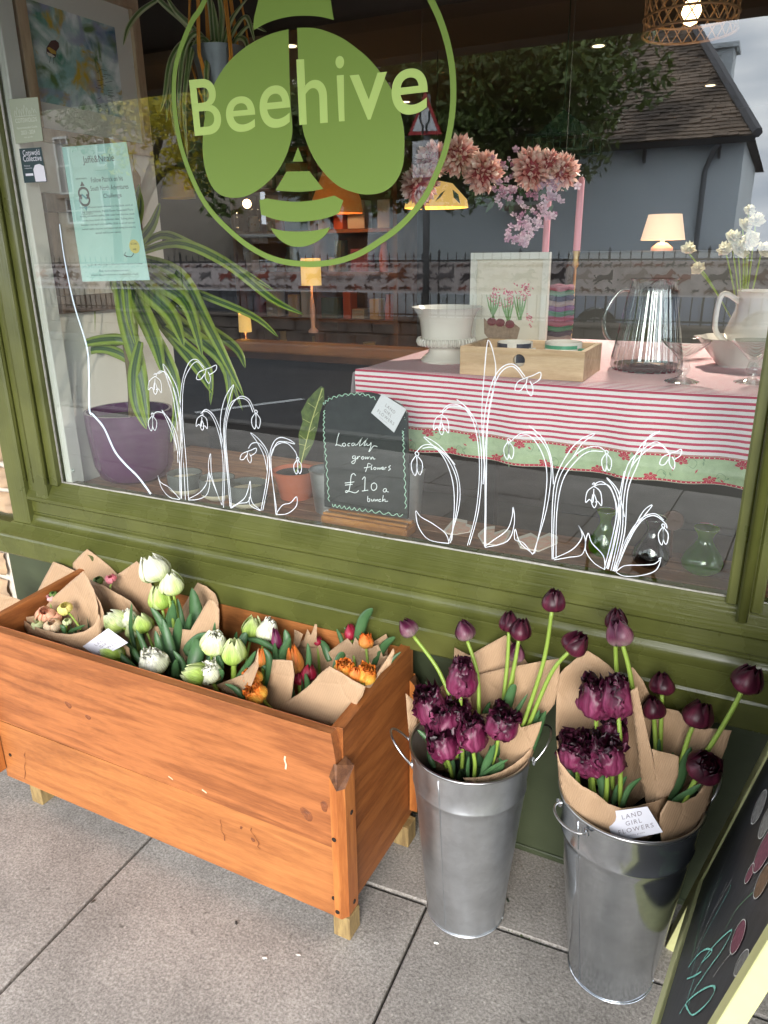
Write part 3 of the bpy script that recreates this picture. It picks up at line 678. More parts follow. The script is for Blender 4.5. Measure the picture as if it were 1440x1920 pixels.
# parked car behind the railings
def car(x0, y, col, label, z0=-.12, flip=1):
    t = empty('parked_car', (x0, y, z0), label, 'car', 'cars parked behind the railings')
    P_ = pm('car paint '+label[:12], col, .25, metal=.2, coat=.6)
    ln = 4.1
    side = [(0, .30), (.02, .62), (.10, .80), (.9, .90), (1.45, 1.34), (1.9, 1.42), (2.9, 1.40), (3.6, 1.02), (4.0, .92), (4.1, .70), (4.1, .30), (3.65, .28)]
    def arch(cx): return [(cx+.36*math.cos(a), .30+.36*math.sin(a)) for a in [R(d) for d in range(0, 181, 20)]]
    prof = side[:-1]+[(4.1, .28), (3.72, .28)]+arch(3.3)+[(2.9, .22), (1.2, .22)]+arch(.8)+[(.4, .28)]
    body = MB(); n = len(prof)
    for yy, sh in ((-.82, .0), (-.70, .0), (.70, .0), (.82, .0)):
        for a, b in prof:
            ins = .10 if b > .95 and abs(yy) > .75 else 0
            body.vert((x0+flip*a, y+yy*(1-ins*1.3), z0+b))
    for r_ in range(3):
        for i in range(n): body.face(r_*n+i, r_*n+(i+1) % n, (r_+1)*n+(i+1) % n, (r_+1)*n+i)
    body.face(*range(n)); body.face(*[3*n+i for i in range(n)][::-1])
    mk('body', body, P_, t, smooth=35)
    GL = MATS.get('car glass') or pm('car glass', (.02, .025, .03), .1)
    for a, b, c, d in (((1.05, .95), (1.5, 1.33), (2.2, 1.36), (2.2, .97)), ((2.27, .97), (2.27, 1.36), (2.85, 1.34), (3.45, .99))) if False else (((1.05, .95), (2.2, .97), (2.2, 1.36), (1.5, 1.33)), ((2.27, .97), (3.4, .99), (2.85, 1.34), (2.27, 1.36))):
        for sy in (-1, 1):
            m_ = MB(); m_.poly([V(x0+flip*q[0], y+sy*.74, z0+q[1]) for q in (a, b, c, d)], (0, sy, 0), .012); mk('window', m_, GL, t)
    for cx in (.8, 3.3):
        for sy in (-1, 1):
            m_ = MB(); m_.lathe([(.0, .0), (.20, 0), (.30, .01), (.31, .06), (.31, .20)], (x0+flip*cx, y+sy*.84, z0+.31), 20, axis=(0, -sy, 0)); wo = mk('wheel', m_, MATS.get('tyre') or pm('tyre', (.02, .02, .02), .8), t, smooth=40)
            m_ = MB(); m_.lathe([(.0, .0), (.05, .012), (.19, .0)], (x0+flip*cx, y+sy*.845, z0+.31), 14, axis=(0, sy, 0)); mk('rim', m_, MATS.get('rim alloy') or pm('rim alloy', (.4, .4, .42), .35, metal=.8), wo, smooth=40)
    for hx in (1.9, 2.9):
        m_ = MB(); m_.box(x0+flip*hx-.07, x0+flip*hx+.07, y+.815, y+.845, z0+.80, z0+.825); mk('handle', m_, MATS['tyre'], t)
    return t
car(-3.4, -12.2, (.40, .47, .60), 'silver blue car parked behind the railings near the pale house')
car(1.2, -12.4, (.62, .63, .68), 'pale grey car parked behind the railings at the right edge')
car(-12.6, -12.6, (.10, .10, .11), 'dark car parked behind the railings beside the tree trunk')

# pale rendered house with stone slate hipped roof
REN = pm('pale blue grey render', (.74, .80, .82), .85, var=.10, vscale=1.2, bump=.3, bscale=8)
SLT = pm('stone roof slate', (.36, .27, .20), .95, bump=.8, bscale=12, col2=(.10, .078, .062), vscale=1.3)
hs_ = empty('rendered_house', (-5, -14.6, 0), 'pale blue rendered house with steep stone slate roof and downpipe', 'house')
HX0, HX1, HY = -10.2, -.83, -14
mb = MB(); mb.box(HX0, HX1, -19.5, HY, -.1, 3.30); mk('wall', mb, REN, hs_)
Ez, Rz, RYk = 3.22, 6.15, -17.4
eL, eR = V(HX0-.2, HY+.22, Ez), V(HX1+.16, HY+.22, Ez)
rR, rL = V(-2.6, RYk, Rz), V(HX0-.2, RYk, Rz); bR = V(HX1+.16, -20.6, Ez)
mb = MB()
for p in (eL, eR, rR, rL, bR): mb.vert(p-V(0, 0, .06))
mb.vert(V(HX0-.2, -20.6, Ez)); mb.face(0, 1, 2, 3); mb.face(1, 4, 2); mb.face(4, 5, 3, 2); mb.face(0, 3, 5); mb.face(0, 1, 4, 5)
rf = mk('roof', mb, DARKM, hs_)
# slate courses, laid one above the other
random.seed(21)
mb = MB(); up_ = (rL-eL); NR = 44
nrm = (eR-eL).cross(up_).normalized();
if nrm.z < 0: nrm = -nrm
for r_ in range(NR):
    t0 = r_/NR; wdt = .20-.08*t0; p0 = eL+up_*t0; xr = eR.x+(rR.x-eR.x)*t0; x = p0.x+random.uniform(0, .1); ln = up_/NR*1.55
    while x < xr-.03:
        ww = wdt*random.uniform(.7, 1.35); ww = min(ww, xr-x); o_ = V(x, p0.y, p0.z)+nrm*(random.uniform(0, .018))
        dz = nrm*.028; a = o_+dz; b_ = o_+V(ww-.01, 0, 0)+dz*random.uniform(.7, 1.3); c = b_+ln-dz; d = a+ln-dz; k = len(mb.v)
        for q in (a, b_, c, d, a-nrm*.03, b_-nrm*.03): mb.vert(q)
        mb.face(k, k+1, k+2, k+3); mb.face(k+4, k+5, k+1, k); x += ww
tag(mk('roof_slate', mb, SLT, rf), kind='stuff')
mb = MB(); mb.tube([eR+V(.02, .0, .03), rR+V(.02, 0, .06)], .09, 6); mk('hip_ridge', mb, pm('ridge mortar', (.17, .165, .17), .9), rf)
mb = MB(); mb.tube([rL+V(0, 0, .06), rR+V(0, 0, .06)], .10, 6); mk('ridge', mb, MATS['ridge mortar'], rf)
mb = MB(); mb.box(HX0-.2, eR.x, HY+.20, HY+.30, Ez-.10, Ez-.01); mk('gutter', mb, IRON, hs_)
for k in range(8):
    mb = MB(); x = HX1-.4-k*1.25; mb.box(x, x+.03, HY+.005, HY+.24, Ez-.32, Ez-.10); mk('gutter_bracket', mb, IRON, hs_)
mb = MB(); mb.tube([V(-1.25, HY+.25, Ez-.1), V(-1.3, HY+.22, Ez-.2), V(-1.42, HY+.08, Ez-.5), V(-1.42, HY+.08, .1)], .045, 8); mk('downpipe', mb, pm('grey pipe', (.16, .17, .18), .5), hs_)
p = MY(1345, 130, 17.5)
mb = MB(); mb.box(p.x-.42, p.x+.30, -18, -17.3, 4.2, p.z+.33, bev=.01); mb.box(p.x-.50, p.x+.38, -18.08, -17.22, p.z+.33, p.z+.43, bev=.01); mk('chimney', mb, REN, hs_)
def sash(par, x, z, w_, h, y, mats=None, n=2, sill=True):
    fr = MB(); fr.box(x-w_/2, x+w_/2, y, y+.05, z, z+.06); fr.box(x-w_/2, x+w_/2, y, y+.05, z+h-.06, z+h)
    fr.box(x-w_/2, x-w_/2+.06, y, y+.05, z+.06, z+h-.06); fr.box(x+w_/2-.06, x+w_/2, y, y+.05, z+.06, z+h-.06)
    for k in range(1, n): xx = x-w_/2+w_*k/n; fr.box(xx-.015, xx+.015, y+.005, y+.045, z+.06, z+h-.06)
    fr.box(x-w_/2+.06, x+w_/2-.06, y+.004, y+.046, z+h/2-.02, z+h/2+.02)
    f = mk('window', fr, WHITEP, par)
    g_ = MB(); g_.box(x-w_/2+.05, x+w_/2-.05, y+.012, y+.018, z+.05, z+h-.05); mk('pane', g_, MATS.get('window dark') or pm('window dark', (.06, .07, .08), .12), f)
    if sill: s_ = MB(); s_.box(x-w_/2-.08, x+w_/2+.08, y-.02, y+.14, z-.09, z-.002); mk('sill', s_, pm('sill stone', (.30, .24, .18), .9) if 'sill stone' not in MATS else MATS['sill stone'], f)
p = MY(985, 385, 14); sash(hs_, p.x, p.z+.0, .62, .62, HY, n=3)

# white house with quoins and stone house, further along
WH = pm('white render', (.62, .63, .66), .85, var=.08, vscale=2)
h2 = empty('white_house', (-13.6, -21, 0), 'white rendered house with stone quoins and porch behind the tree trunk', 'house')
a = MY(505, 480, 21); c = MY(845, 480, 21)
mb = MB(); mb.box(a.x, c.x, -27, -21, -.1, MY(560, 357, 21).z); mk('wall', mb, WH, h2)
for k in range(13):
    w2 = .34 if k % 2 else .5; mb = MB(); mb.box(a.x-.02, a.x+w2, -21.0, -20.95, k*.30, k*.30+.28, bev=.01); mk('quoin', mb, MATS['honey limestone'], h2)
ztop = MY(560, 357, 21).z
mb = MB(); mb.poly([V(a.x-.3, -20.8, ztop), V(c.x+.3, -20.8, ztop), V(c.x+.3, -24, ztop+1.6), V(a.x-.3, -24, ztop+1.6)], V(0, .45, .9).normalized(), .08); mk('roof', mb, SLT, h2)
pa, pb = MY(455, 440, 20.9), MY(520, 440, 20.9)
mb = MB(); mb.box(pa.x, pb.x+1, -20.95, -20.3, pa.z-.12, pa.z, bev=.02); mb.box(pa.x+.1, pa.x+.35, -20.9, -20.7, 0, pa.z-.12); mb.box(pb.x+.6, pb.x+.85, -20.9, -20.7, 0, pa.z-.12); mk('porch', mb, WHITEP, h2)
mb = MB(); mb.box(pa.x+.4, pb.x+.55, -20.99, -20.93, 0, pa.z-.3); mk('door', mb, DARKM, h2)
sash(h2, (a.x+c.x)/2+1.5, 2.6, .9, 1.2, -21); sash(h2, (a.x+c.x)/2+3.6, 2.6, .9, 1.2, -21)
h3 = empty('stone_house', (-19, -24, 0), 'brown stone house with low roof and chimney at the left of the reflected street', 'house')
a = MY(300, 480, 24); c = MY(432, 480, 24); z3 = MY(350, 420, 24).z
mb = MB(); mb.box(a.x-3, c.x, -30, -24, -.1, z3); mk('wall', mb, MATS['low wall stone'], h3)
z4 = MY(350, 372, 26).z
mb = MB(); mb.poly([V(a.x-3, -23.8, z3), V(c.x+.2, -23.8, z3), V(c.x-.6, -27, z4+.6), V(a.x-1, -27, z4+.6)], V(0, .45, .9).normalized(), .08); mk('roof', mb, pm('brown tiles', (.22, .12, .08), .9, var=.3, vscale=3, bump=.8, bscale=6), h3)
p = MY(336, 360, 25); mb = MB(); mb.box(p.x-.5, p.x+.5, -26, -25, p.z-1.5, p.z+.3); mb.tube([V(p.x, -25.5, p.z+.3), V(p.x, -25.5, p.z+.75)], .14, 8); mk('chimney', mb, MATS['low wall stone'], h3)
sash(h3, a.x+1.6, z3-1.5, .9, 1.0, -24)
# tall terrace at far left with white sash windows, reflected over the partition wall
h4 = empty('terrace_house', (-17.5, -14, 0), 'buff stone terrace house with white sash windows at far left of the reflections', 'house')
BUFF = pm('buff stone', (.36, .31, .25), .9, var=.15, vscale=3, bump=.6, bscale=8)
a = MY(-60, 480, 15); c = MY(222, 480, 15)
mb = MB(); mb.box(a.x, c.x, -22, -15, -.1, 6.2); mk('wall', mb, BUFF, h4)
mb = MB(); mb.poly([V(a.x, -14.7, 6.2), V(c.x+.2, -14.7, 6.2), V(c.x-.2, -17.8, 8.6), V(a.x, -17.8, 8.6)], V(0, .55, .83).normalized(), .1); mk('roof', mb, SLT, h4)
for pxa, pxb, pya, pyb in ((115, 142, 255, 365), (185, 218, 268, 312), (130, 160, 378, 420), (198, 232, 352, 425)):
    p = MY((pxa+pxb)/2, pyb, 15); q = MY((pxa+pxb)/2, pya, 15); l_ = MY(pxa, pyb, 15); r_ = MY(pxb, pyb, 15)
    sash(h4, p.x, p.z, abs(r_.x-l_.x), max(.7, q.z-p.z), -15)

# ---------------------------------------------------------------- trees
BARK = pm('dark bark', (.045, .035, .028), .95, bump=1, bscale=20)
def tree(name, label, trunk, limbs, blobs, leafmat, n, leaf=.075, seed=1, group='trees across the road'):
    random.seed(seed)
    t = empty(name, trunk[0][0], label, 'tree', group)
    mb = MB(); mb.tube(catmull([q[0] for q in trunk], 5), [trunk[0][1]+(trunk[-1][1]-trunk[0][1])*i/(5*(len(trunk)-1)) for i in range(5*(len(trunk)-1)+1)], 10); mk('trunk', mb, BARK, t, smooth=180)
    for lb in limbs:
        mb = MB(); c = catmull([q for q in lb], 5); mb.tube(c, [.09*(1-i/len(c))+.012 for i in range(len(c))], 6); mk('limb', mb, BARK, t, smooth=180)
    mb = MB(); tw = sum(b[4] for b in blobs)
    for c, rx, ry, rz, wt in blobs:
        cl = [V(random.gauss(0, .42), random.gauss(0, .42), random.gauss(0, .42)) for _ in range(26)]
        for _ in range(int(n*wt/tw)):
            q = random.choice(cl); d = V(random.gauss(0, 1), random.gauss(0, 1), random.gauss(0, 1)).normalized()*random.random()**.5*.34
            p = q+d; p = V(c[0]+p.x*rx, c[1]+p.y*ry, c[2]+p.z*rz)
            a = V(random.gauss(0, 1), random.gauss(0, 1), random.gauss(0, .5)-.5).normalized(); b = a.orthogonal().normalized(); b.rotate(Matrix.Rotation(random.random()*6.28, 3, a))
            s = leaf*random.uniform(.6, 1.3); k = len(mb.v); g_ = random.uniform(.55, 1.25)
            for e in (p-a*s, p+b*s*.45, p+a*s, p-b*s*.45): mb.vert(e, c=(g_, g_, g_))
            mb.face(k, k+1, k+2, k+3)
    tag(mk('crown', mb, leafmat, t), kind='stuff')
def leafmat(name, col):
    m, N, L, b = newmat(name); a = N.new('ShaderNodeVertexColor'); a.layer_name = 'Col'
    mx = N.new('ShaderNodeMix'); mx.data_type = 'RGBA'; mx.blend_type = 'MULTIPLY'; mx.inputs['Factor'].default_value = 1; mx.inputs[6].default_value = (*col, 1)
    L.new(a.outputs[0], mx.inputs[7]); L.new(mx.outputs[2], b.inputs['Base Color']); b.inputs['Roughness'].default_value = .5
    t = N.new('ShaderNodeBsdfTranslucent'); L.new(mx.outputs[2], t.inputs['Color']); ms = N.new('ShaderNodeMixShader'); ms.inputs[0].default_value = .25
    L.new(b.outputs[0], ms.inputs[1]); L.new(t.outputs[0], ms.inputs[2]); L.new(ms.outputs[0], N['Material Output'].inputs['Surface']); return m
LM = leafmat('tree leaf', (.14, .19, .05)); LY = leafmat('golden leaf', (.62, .52, .04))
TY = 10.9
b0 = MY(655, 600, TY); t1 = MY(660, 470, TY); t2 = MY(668, 380, TY); t3 = MY(650, 250, TY)
b0.z = -.05
def bl(px, py, Yd, rx, ry, rz, wt): p = MY(px, py, Yd); return ((p.x, p.y, p.z), rx, ry, rz, wt)
tree('lime_tree', 'large dark green tree with thick trunk behind the railings', [(b0, .34), (t1, .27), (t2, .22), (t3, .14)],
     [[t2, MY(560, 330, 10.6), MY(430, 250, 10.2)], [t2, MY(760, 300, 10.8), MY(900, 200, 10.6)], [t1, MY(600, 380, 10.8), MY(500, 350, 10.4)], [t3, MY(700, 150, 10.8), MY(800, 60, 10.6)], [t2, MY(820, 330, 11), MY(1020, 240, 11)]],
     [bl(490, 200, 10.5, 1.5, 1.2, 1.0, .7), bl(640, 200, 10.8, 2.0, 1.3, 1.3, 1.5), bl(800, 190, 10.8, 1.9, 1.3, 1.3, 1.5), bl(960, 170, 10.9, 1.7, 1.2, 1.2, 1.4), bl(1070, 150, 10.9, 1.2, 1.1, 1.2, .9), bl(1010, 285, 11, 1.0, .7, .42, .3),
      bl(560, 330, 10.4, 1.4, .9, .45, .45), bl(860, 320, 10.6, 1.5, .9, .5, .5), bl(430, 290, 10.0, .9, .8, .45, .12), bl(700, 360, 10.4, 1.3, .8, .32, .3), bl(740, 60, 10.8, 3.2, 1.6, 1.2, 1.0)], LM, 40000, .075, 4)
bq = MY(232, 560, 12.5); bq.z = -.05
tree('golden_tree', 'smaller tree with yellow green leaves left of the big tree', [(bq, .16), (MY(262, 400, 12.4), .12), (MY(300, 260, 12.3), .07)],
     [[MY(262, 400, 12.4), MY(300, 330, 12.2), MY(370, 300, 12)]],
     [bl(330, 250, 12.2, 1.4, 1.0, 1.1, 1), bl(390, 300, 12, .9, .8, .7, .5), bl(300, 170, 12.3, 1.4, 1.0, .9, .8)], LY, 3800, .075, 8)
bq = MY(225, 560, 12.9); bq.z = -.05
tree('small_tree', 'loose green tree in front of the reflected terrace windows', [(bq, .14), (MY(215, 380, 12.9), .1), (MY(195, 230, 12.8), .05)], [],
     [bl(225, 220, 12.6, 1.4, 1.0, .8, 1), bl(150, 200, 12.6, 1.2, .9, .6, .3)], LM, 2600, .07, 13)
# ---------------------------------------------------------------- road sign
SY = 9.27
sg = empty('road_sign', (MY(795, 560, SY).x, -SY, 0), 'grey post with red bordered road narrows triangle, seen mirrored', 'road sign')
POLE = pm('grey pole', (.12, .12, .12), .5)
pt = MY(798, 176, SY); mb = MB(); mb.tube([V(pt.x, -SY-.05, 0), V(pt.x, -SY-.05, pt.z)], .05, 10); mk('pole', mb, POLE, sg, smooth=180)
RED = pm('sign red', (.45, .03, .03), .5); SWH = pm('sign white', (.70, .70, .70), .5); SBK = pm('sign black', (.02, .02, .02), .6)
A, B, C_ = MY(766, 254, SY), MY(829, 252, SY), MY(798, 172, SY)
mb = MB(); mb.poly([A, B, C_], (0, 1, 0), .02); pl_ = mk('triangle_plate', mb, RED, sg)
ce = (A+B+C_)/3
mb = MB(); mb.poly([ce+(q-ce)*.74+V(0, .021, 0) for q in (A, B, C_)], (0, 1, 0), .002); mk('white_field', mb, SWH, pl_)
mb = MB()
def sp_(u, v): return ce+V(u, .026, v)
for s in (-1, 1): mb.stroke(catmull([sp_(s*.07, .12), sp_(s*.065, .0), sp_(s*.03 if s > 0 else s*.03, -.07), sp_(s*.03, -.17)] if True else [], 5), .028, (0, 1, 0))
mk('symbol', mb, SBK, pl_)
def rect(name, x0p, x1p, y0p, y1p, mat):
    a_, b_ = MY(x0p, y1p, SY), MY(x1p, y0p, SY); m_ = MB(); m_.box(a_.x, b_.x, -SY, -SY+.02, a_.z, b_.z, bev=.004); return mk(name, m_, mat, sg), a_, b_
pl2, a_, b_ = rect('text_plate', 774, 822, 262, 334, SWH)
mb = MB(); X0s, X1s = a_.x+.04, b_.x-.04
for k, tx in enumerate(('Oncoming', 'vehicles', 'in middle', 'of road')):
    zt_ = b_.z-.05-k*.145; w3 = (.9, .7, .8, .6)[k]; xm = (X0s+X1s)/2; hw = (X1s-X0s)/2*w3
    text_quad(mb, tx, V(xm+hw, -SY+.022, zt_-.10), V(xm-hw, -SY+.022, zt_-.10), V(xm-hw, -SY+.022, zt_), V(xm+hw, -SY+.022, zt_), (0, 1, 0), m=0)
mk('lettering', mb, SBK, pl2)
q = MY(792, 366, SY); mb = MB(); mb.lathe([(0, .0), (.17, 0), (.17, .015), (0, .016)], q, 24, axis=(0, 1, 0)); rd = mk('speed_roundel', mb, SWH, sg)
mb = MB(); mb.lathe([(.125, .018), (.17, .018)], q, 24, axis=(0, 1, 0)); mk('red_ring', mb, RED, rd)
mb = MB(); text_quad(mb, '20', q+V(.10, .022, -.07), q+V(-.10, .022, -.07), q+V(-.10, .022, .07), q+V(.10, .022, .07), (0, 1, 0)); mk('lettering', mb, SBK, rd)
# ---------------------------------------------------------------- wooden planter
pl = empty('wooden_planter', (-1.19, -.24, 0), 'long orange stained pine trough full of wrapped bouquets, standing on short pale feet', 'planter')
PX0, PX1, PY0, PY1, PB, PT = -1.752, -.662, -.432, -.058, .062, .540
def board(name, pts, n, th, mat, bev=.003):
    mb = MB(); mb.poly(pts, n, th)
    return mk(name, mb, mat, pl, bevel=bev)
zj = .252
# front: lower board and taller upper board with clipped corners
board('front_board', [V(PX0, PY0, PB), V(PX1-.001, PY0, PB), V(PX1-.001, PY0, zj-.0025), V(PX0, PY0, zj-.0025)], (0, 1, 0), .020, PINE)
board('front_board', [V(PX0, PY0-.002, zj+.0008), V(PX1, PY0-.002, zj+.0008), V(PX1, PY0-.002, .485), V(PX1-.010, PY0-.002, PT), V(PX0+.012, PY0-.002, PT), V(PX0, PY0-.002, .485)], (0, 1, 0), .022, PINET)
board('back_board', [V(PX0, PY1, PB), V(PX1, PY1, PB), V(PX1, PY1, .56), V(PX0, PY1, .56)], (0, -1, 0), .020, PINE)
for x, s in ((PX1, 1), (PX0, -1)):
    a = [(PY0+.022, PB), (PY1-.021, PB), (PY1-.021, zj-.001), (PY0+.022, zj-.001)]
    xo = x if s > 0 else x
    board('end_board', [V(xo, y, z) for y, z in a], (-s, 0, 0), .020, PINEY)
    a = [(PY0-.001, zj+.0008+.004), (PY1-.021, zj+.0048), (PY1-.0215+.03, .36), (PY1+.018, .41), (PY1-.03, .556), (PY0+.004, PT+.001), (PY0-.0015, .49)]
    a = [(PY0+.022, zj+.0008), (PY1-.0205, zj+.0008), (PY1-.0205, .562), (PY0+.022, PT)]
    board('end_board', [V(xo+s*.002, y, z) for y, z in a], (-s, 0, 0), .022, PINEY)
mb = MB(); mb.box(PX0+.02, PX1-.02, PY0+.021, PY1-.021, PB+.01, PB+.03); mk('bottom_board', mb, ENDGR, pl)
# end cap strips where end grain of long boards shows
def post(x, y, sx, sy, zt=.455):
    """L shaped corner post, sloped top"""
    mb = MB(); pw, pt = .046, .024
    # front leaf
    x0, x1 = (x-(pw-.02)*sx, x+.022*sx); y0, y1 = (y-.024*sy*-1 if False else y, y+.0)
    f0 = y-.022*sy if sy > 0 else y+.022
    def prism(xa, xb, ya, yb, z0, za, zb):
        k = len(mb.v)
        for (xx, yy, zz) in ((xa, ya, z0), (xb, ya, z0), (xb, yb, z0), (xa, yb, z0), (xa, ya, za), (xb, ya, zb), (xb, yb, zb), (xa, yb, za)): mb.vert((xx, yy, zz))
        qs = ((3, 2, 1, 0), (4, 5, 6, 7), (0, 1, 5, 4), (1, 2, 6, 5), (2, 3, 7, 6), (3, 0, 4, 7))
        fl = (xb-xa)*(yb-ya) < 0
        for q in qs: q = [k+i for i in q]; mb.face(*(q[::-1] if fl else q))
    return mb, prism
def corner_post(cx, cy, sx, sy):
    mb, prism = post(cx, cy, sx, sy)
    # cx, cy = outer corner of the box; post sits outside both faces, its corner planed off
    o = .024
    pts = [(-.004*sx, -o*sy), (.012*sx, -o*sy), (o*sx, -.010*sy), (o*sx, .030*sy), (.0035*sx, .030*sy), (.0035*sx, -.0035*sy), (-.004*sx, -.0035*sy)]
    P_ = [V(cx+a, cy+b, 0) for a, b in pts]
    k = len(mb.v); n = len(pts)
    for p in P_: mb.vert(p+V(0, 0, .088))
    for i, p in enumerate(P_):
        inn = .472 if i in (5, 6, 4) else .455 if i in (0, 3) else .425
        mb.vert(p+V(0, 0, inn))
    for i in range(n): mb.face(k+i, k+(i+1) % n, k+n+(i+1) % n, k+n+i)
    mb.face(*[k+n+i for i in range(n)], m=1); mb.face(*[k+i for i in range(n)][::-1])
    bm = bmesh.new(); o_ = mk('corner_post', mb, [PINEZ, ENDGR], pl)
    bm.from_mesh(o_.data); bmesh.ops.recalc_face_normals(bm, faces=bm.faces); bm.to_mesh(o_.data); bm.free()
    return o_
for cx, cy, sx, sy in ((PX1, PY0, 1, 1), (PX0, PY0, -1, 1), (PX1, PY1, 1, -1), (PX0, PY1, -1, -1)): corner_post(cx, cy, sx, sy)
for x in (PX0+.082, PX1-.026):
    for y in (PY0+.002+.012, PY1-.055):
        mb = MB(); mb.box(x-.0, x+.042, y-.012, y+.036, .0, .0615, bev=.002); mk('foot', mb, RAWW, pl)
NAIL = pm('rusty nail', (.03, .022, .018), .6, metal=.5)
for p, n in ((V(PX1+.002, PY0-.0245, .30), (0, -1, 0)), (V(PX1+.003, PY0-.0245, .105), (0, -1, 0)), (V(PX1+.0245, PY0+.012, .35), (1, 0, 0)), (V(PX1+.0245, PY0+.012, .11), (1, 0, 0)), (V(PX1-.02, PY0-.0005, .11), (0, -1, 0)), (V(PX1+.0025, PY0+.055, .36), (1, 0, 0)), (V(PX0+.03, PY0-.0005, .14), (0, -1, 0))):
    mb = MB(); mb.lathe([(.0055, 0), (.005, .0012), (.001, .0005), (0, 0.0004)], p, 10, axis=n); mk('nail', mb, NAIL, pl)
# knots and resin pits on the front boards
KNOT = pm('wood knot', (.27, .085, .026), .5, var=.5, vscale=60, bump=.6, bscale=90, col2=(.13, .04, .015))
random.seed(4)
for px, py, r in ((575, 1527, .015), (608, 1512, .011), (165, 1345, .008), (128, 1322, .010), (474, 1575, .005), (452, 1552, .004)):
    p = AY(px, py, PY0-.0022); mb = MB(); mb.lathe([(0, .0006), (r*.35, .0009), (r*.42, .0003), (r*.8, .0008), (r, .0)], p, 18, axis=(0, -1, 0), wob=lambda a, i: 1+.22*math.sin(a*2+px)+.1*math.sin(3*a)); mk('knot', mb, KNOT, pl)
for px, py, dx, dy in ((415, 1556, 5, 40), (470, 1572, 18, 40), (45, 1430, 3, 50)):
    mb = MB(); pts = [AY(px+dx*t/8+random.uniform(-3, 3), py+dy*t/8-20, PY0-.0005) for t in range(9)]; mb.stroke(pts, [.0005+.0035*random.random() for _ in pts], (0, -1, 0), .0003); mk('grain_split', mb, KNOT, pl)
for px, py, s in ((535, 1430, .004), (383, 1483, .004), (320, 1458, .003)):
    p = AY(px, py, PY0-.0025); mb = MB(); mb.stroke([p+V(0, 0, -.016), p+V(.002, 0, -.004), p+V(-.001, 0, .008), p+V(.001, 0, .017)] if s == .004 and px == 535 else [p+V(-.006, 0, .002), p, p+V(.007, 0, -.003)], s, (0, -1, 0), .0003); mk('scuff', mb, pm('scuff', (.75, .55, .38), .8) if 'scuff' not in MATS else MATS['scuff'], pl)

# ---------------------------------------------------------------- galvanised buckets
def zinc_mat(name, col=(.58, .60, .62), rough=.37):
    m, N, L, b = newmat(name)
    tc = N.new('ShaderNodeTexCoord'); vo = N.new('ShaderNodeTexVoronoi'); vo.inputs['Scale'].default_value = 90
    nd = N.new('ShaderNodeTexNoise'); nd.inputs['Scale'].default_value = 14; nd.inputs['Detail'].default_value = 6
    n2 = N.new('ShaderNodeTexNoise'); n2.inputs['Scale'].default_value = 6; n2.inputs['Detail'].default_value = 8; n2.inputs['Roughness'].default_value = .7
    mp = N.new('ShaderNodeMapping'); mp.inputs['Scale'].default_value = (5, 5, .6)
    for n in (vo, nd): L.new(tc.outputs['Object'], n.inputs['Vector'])
    L.new(tc.outputs['Object'], mp.inputs[0]); L.new(mp.outputs[0], n2.inputs['Vector'])
    a = N.new('ShaderNodeMath'); a.operation = 'MULTIPLY_ADD'; a.inputs[1].default_value = .10; sx = N.new('ShaderNodeSeparateColor'); L.new(vo.outputs['Color'], sx.inputs[0]); L.new(sx.outputs[0], a.inputs[0]); L.new(nd.outputs['Fac'], a.inputs[2])
    mr = N.new('ShaderNodeMapRange'); mr.inputs['From Min'].default_value = .35; mr.inputs['From Max'].default_value = .85; mr.inputs['To Min'].default_value = .82; mr.inputs['To Max'].default_value = 1.12; L.new(a.outputs[0], mr.inputs['Value'])
    hs = N.new('ShaderNodeHueSaturation'); hs.inputs['Color'].default_value = (*col, 1); L.new(mr.outputs[0], hs.inputs['Value']); L.new(hs.outputs[0], b.inputs['Base Color'])
    b.inputs['Metallic'].default_value = .94
    m3 = N.new('ShaderNodeMapRange'); m3.inputs['From Min'].default_value = .3; m3.inputs['From Max'].default_value = .7; m3.inputs['To Min'].default_value = rough-.08; m3.inputs['To Max'].default_value = rough+.09; L.new(n2.outputs['Fac'], m3.inputs['Value']); L.new(m3.outputs[0], b.inputs['Roughness'])
    bu = N.new('ShaderNodeBump'); bu.inputs['Strength'].default_value = .06; bu.inputs['Distance'].default_value = .002; L.new(n2.outputs['Fac'], bu.inputs['Height']); L.new(bu.outputs[0], b.inputs['Normal'])
    return m
ZINC = zinc_mat('galvanised steel'); ZINC2 = zinc_mat('shinier galvanised steel', (.55, .58, .61), .17)
WIRE = pm('bucket wire', (.5, .5, .5), .3, metal=1.)
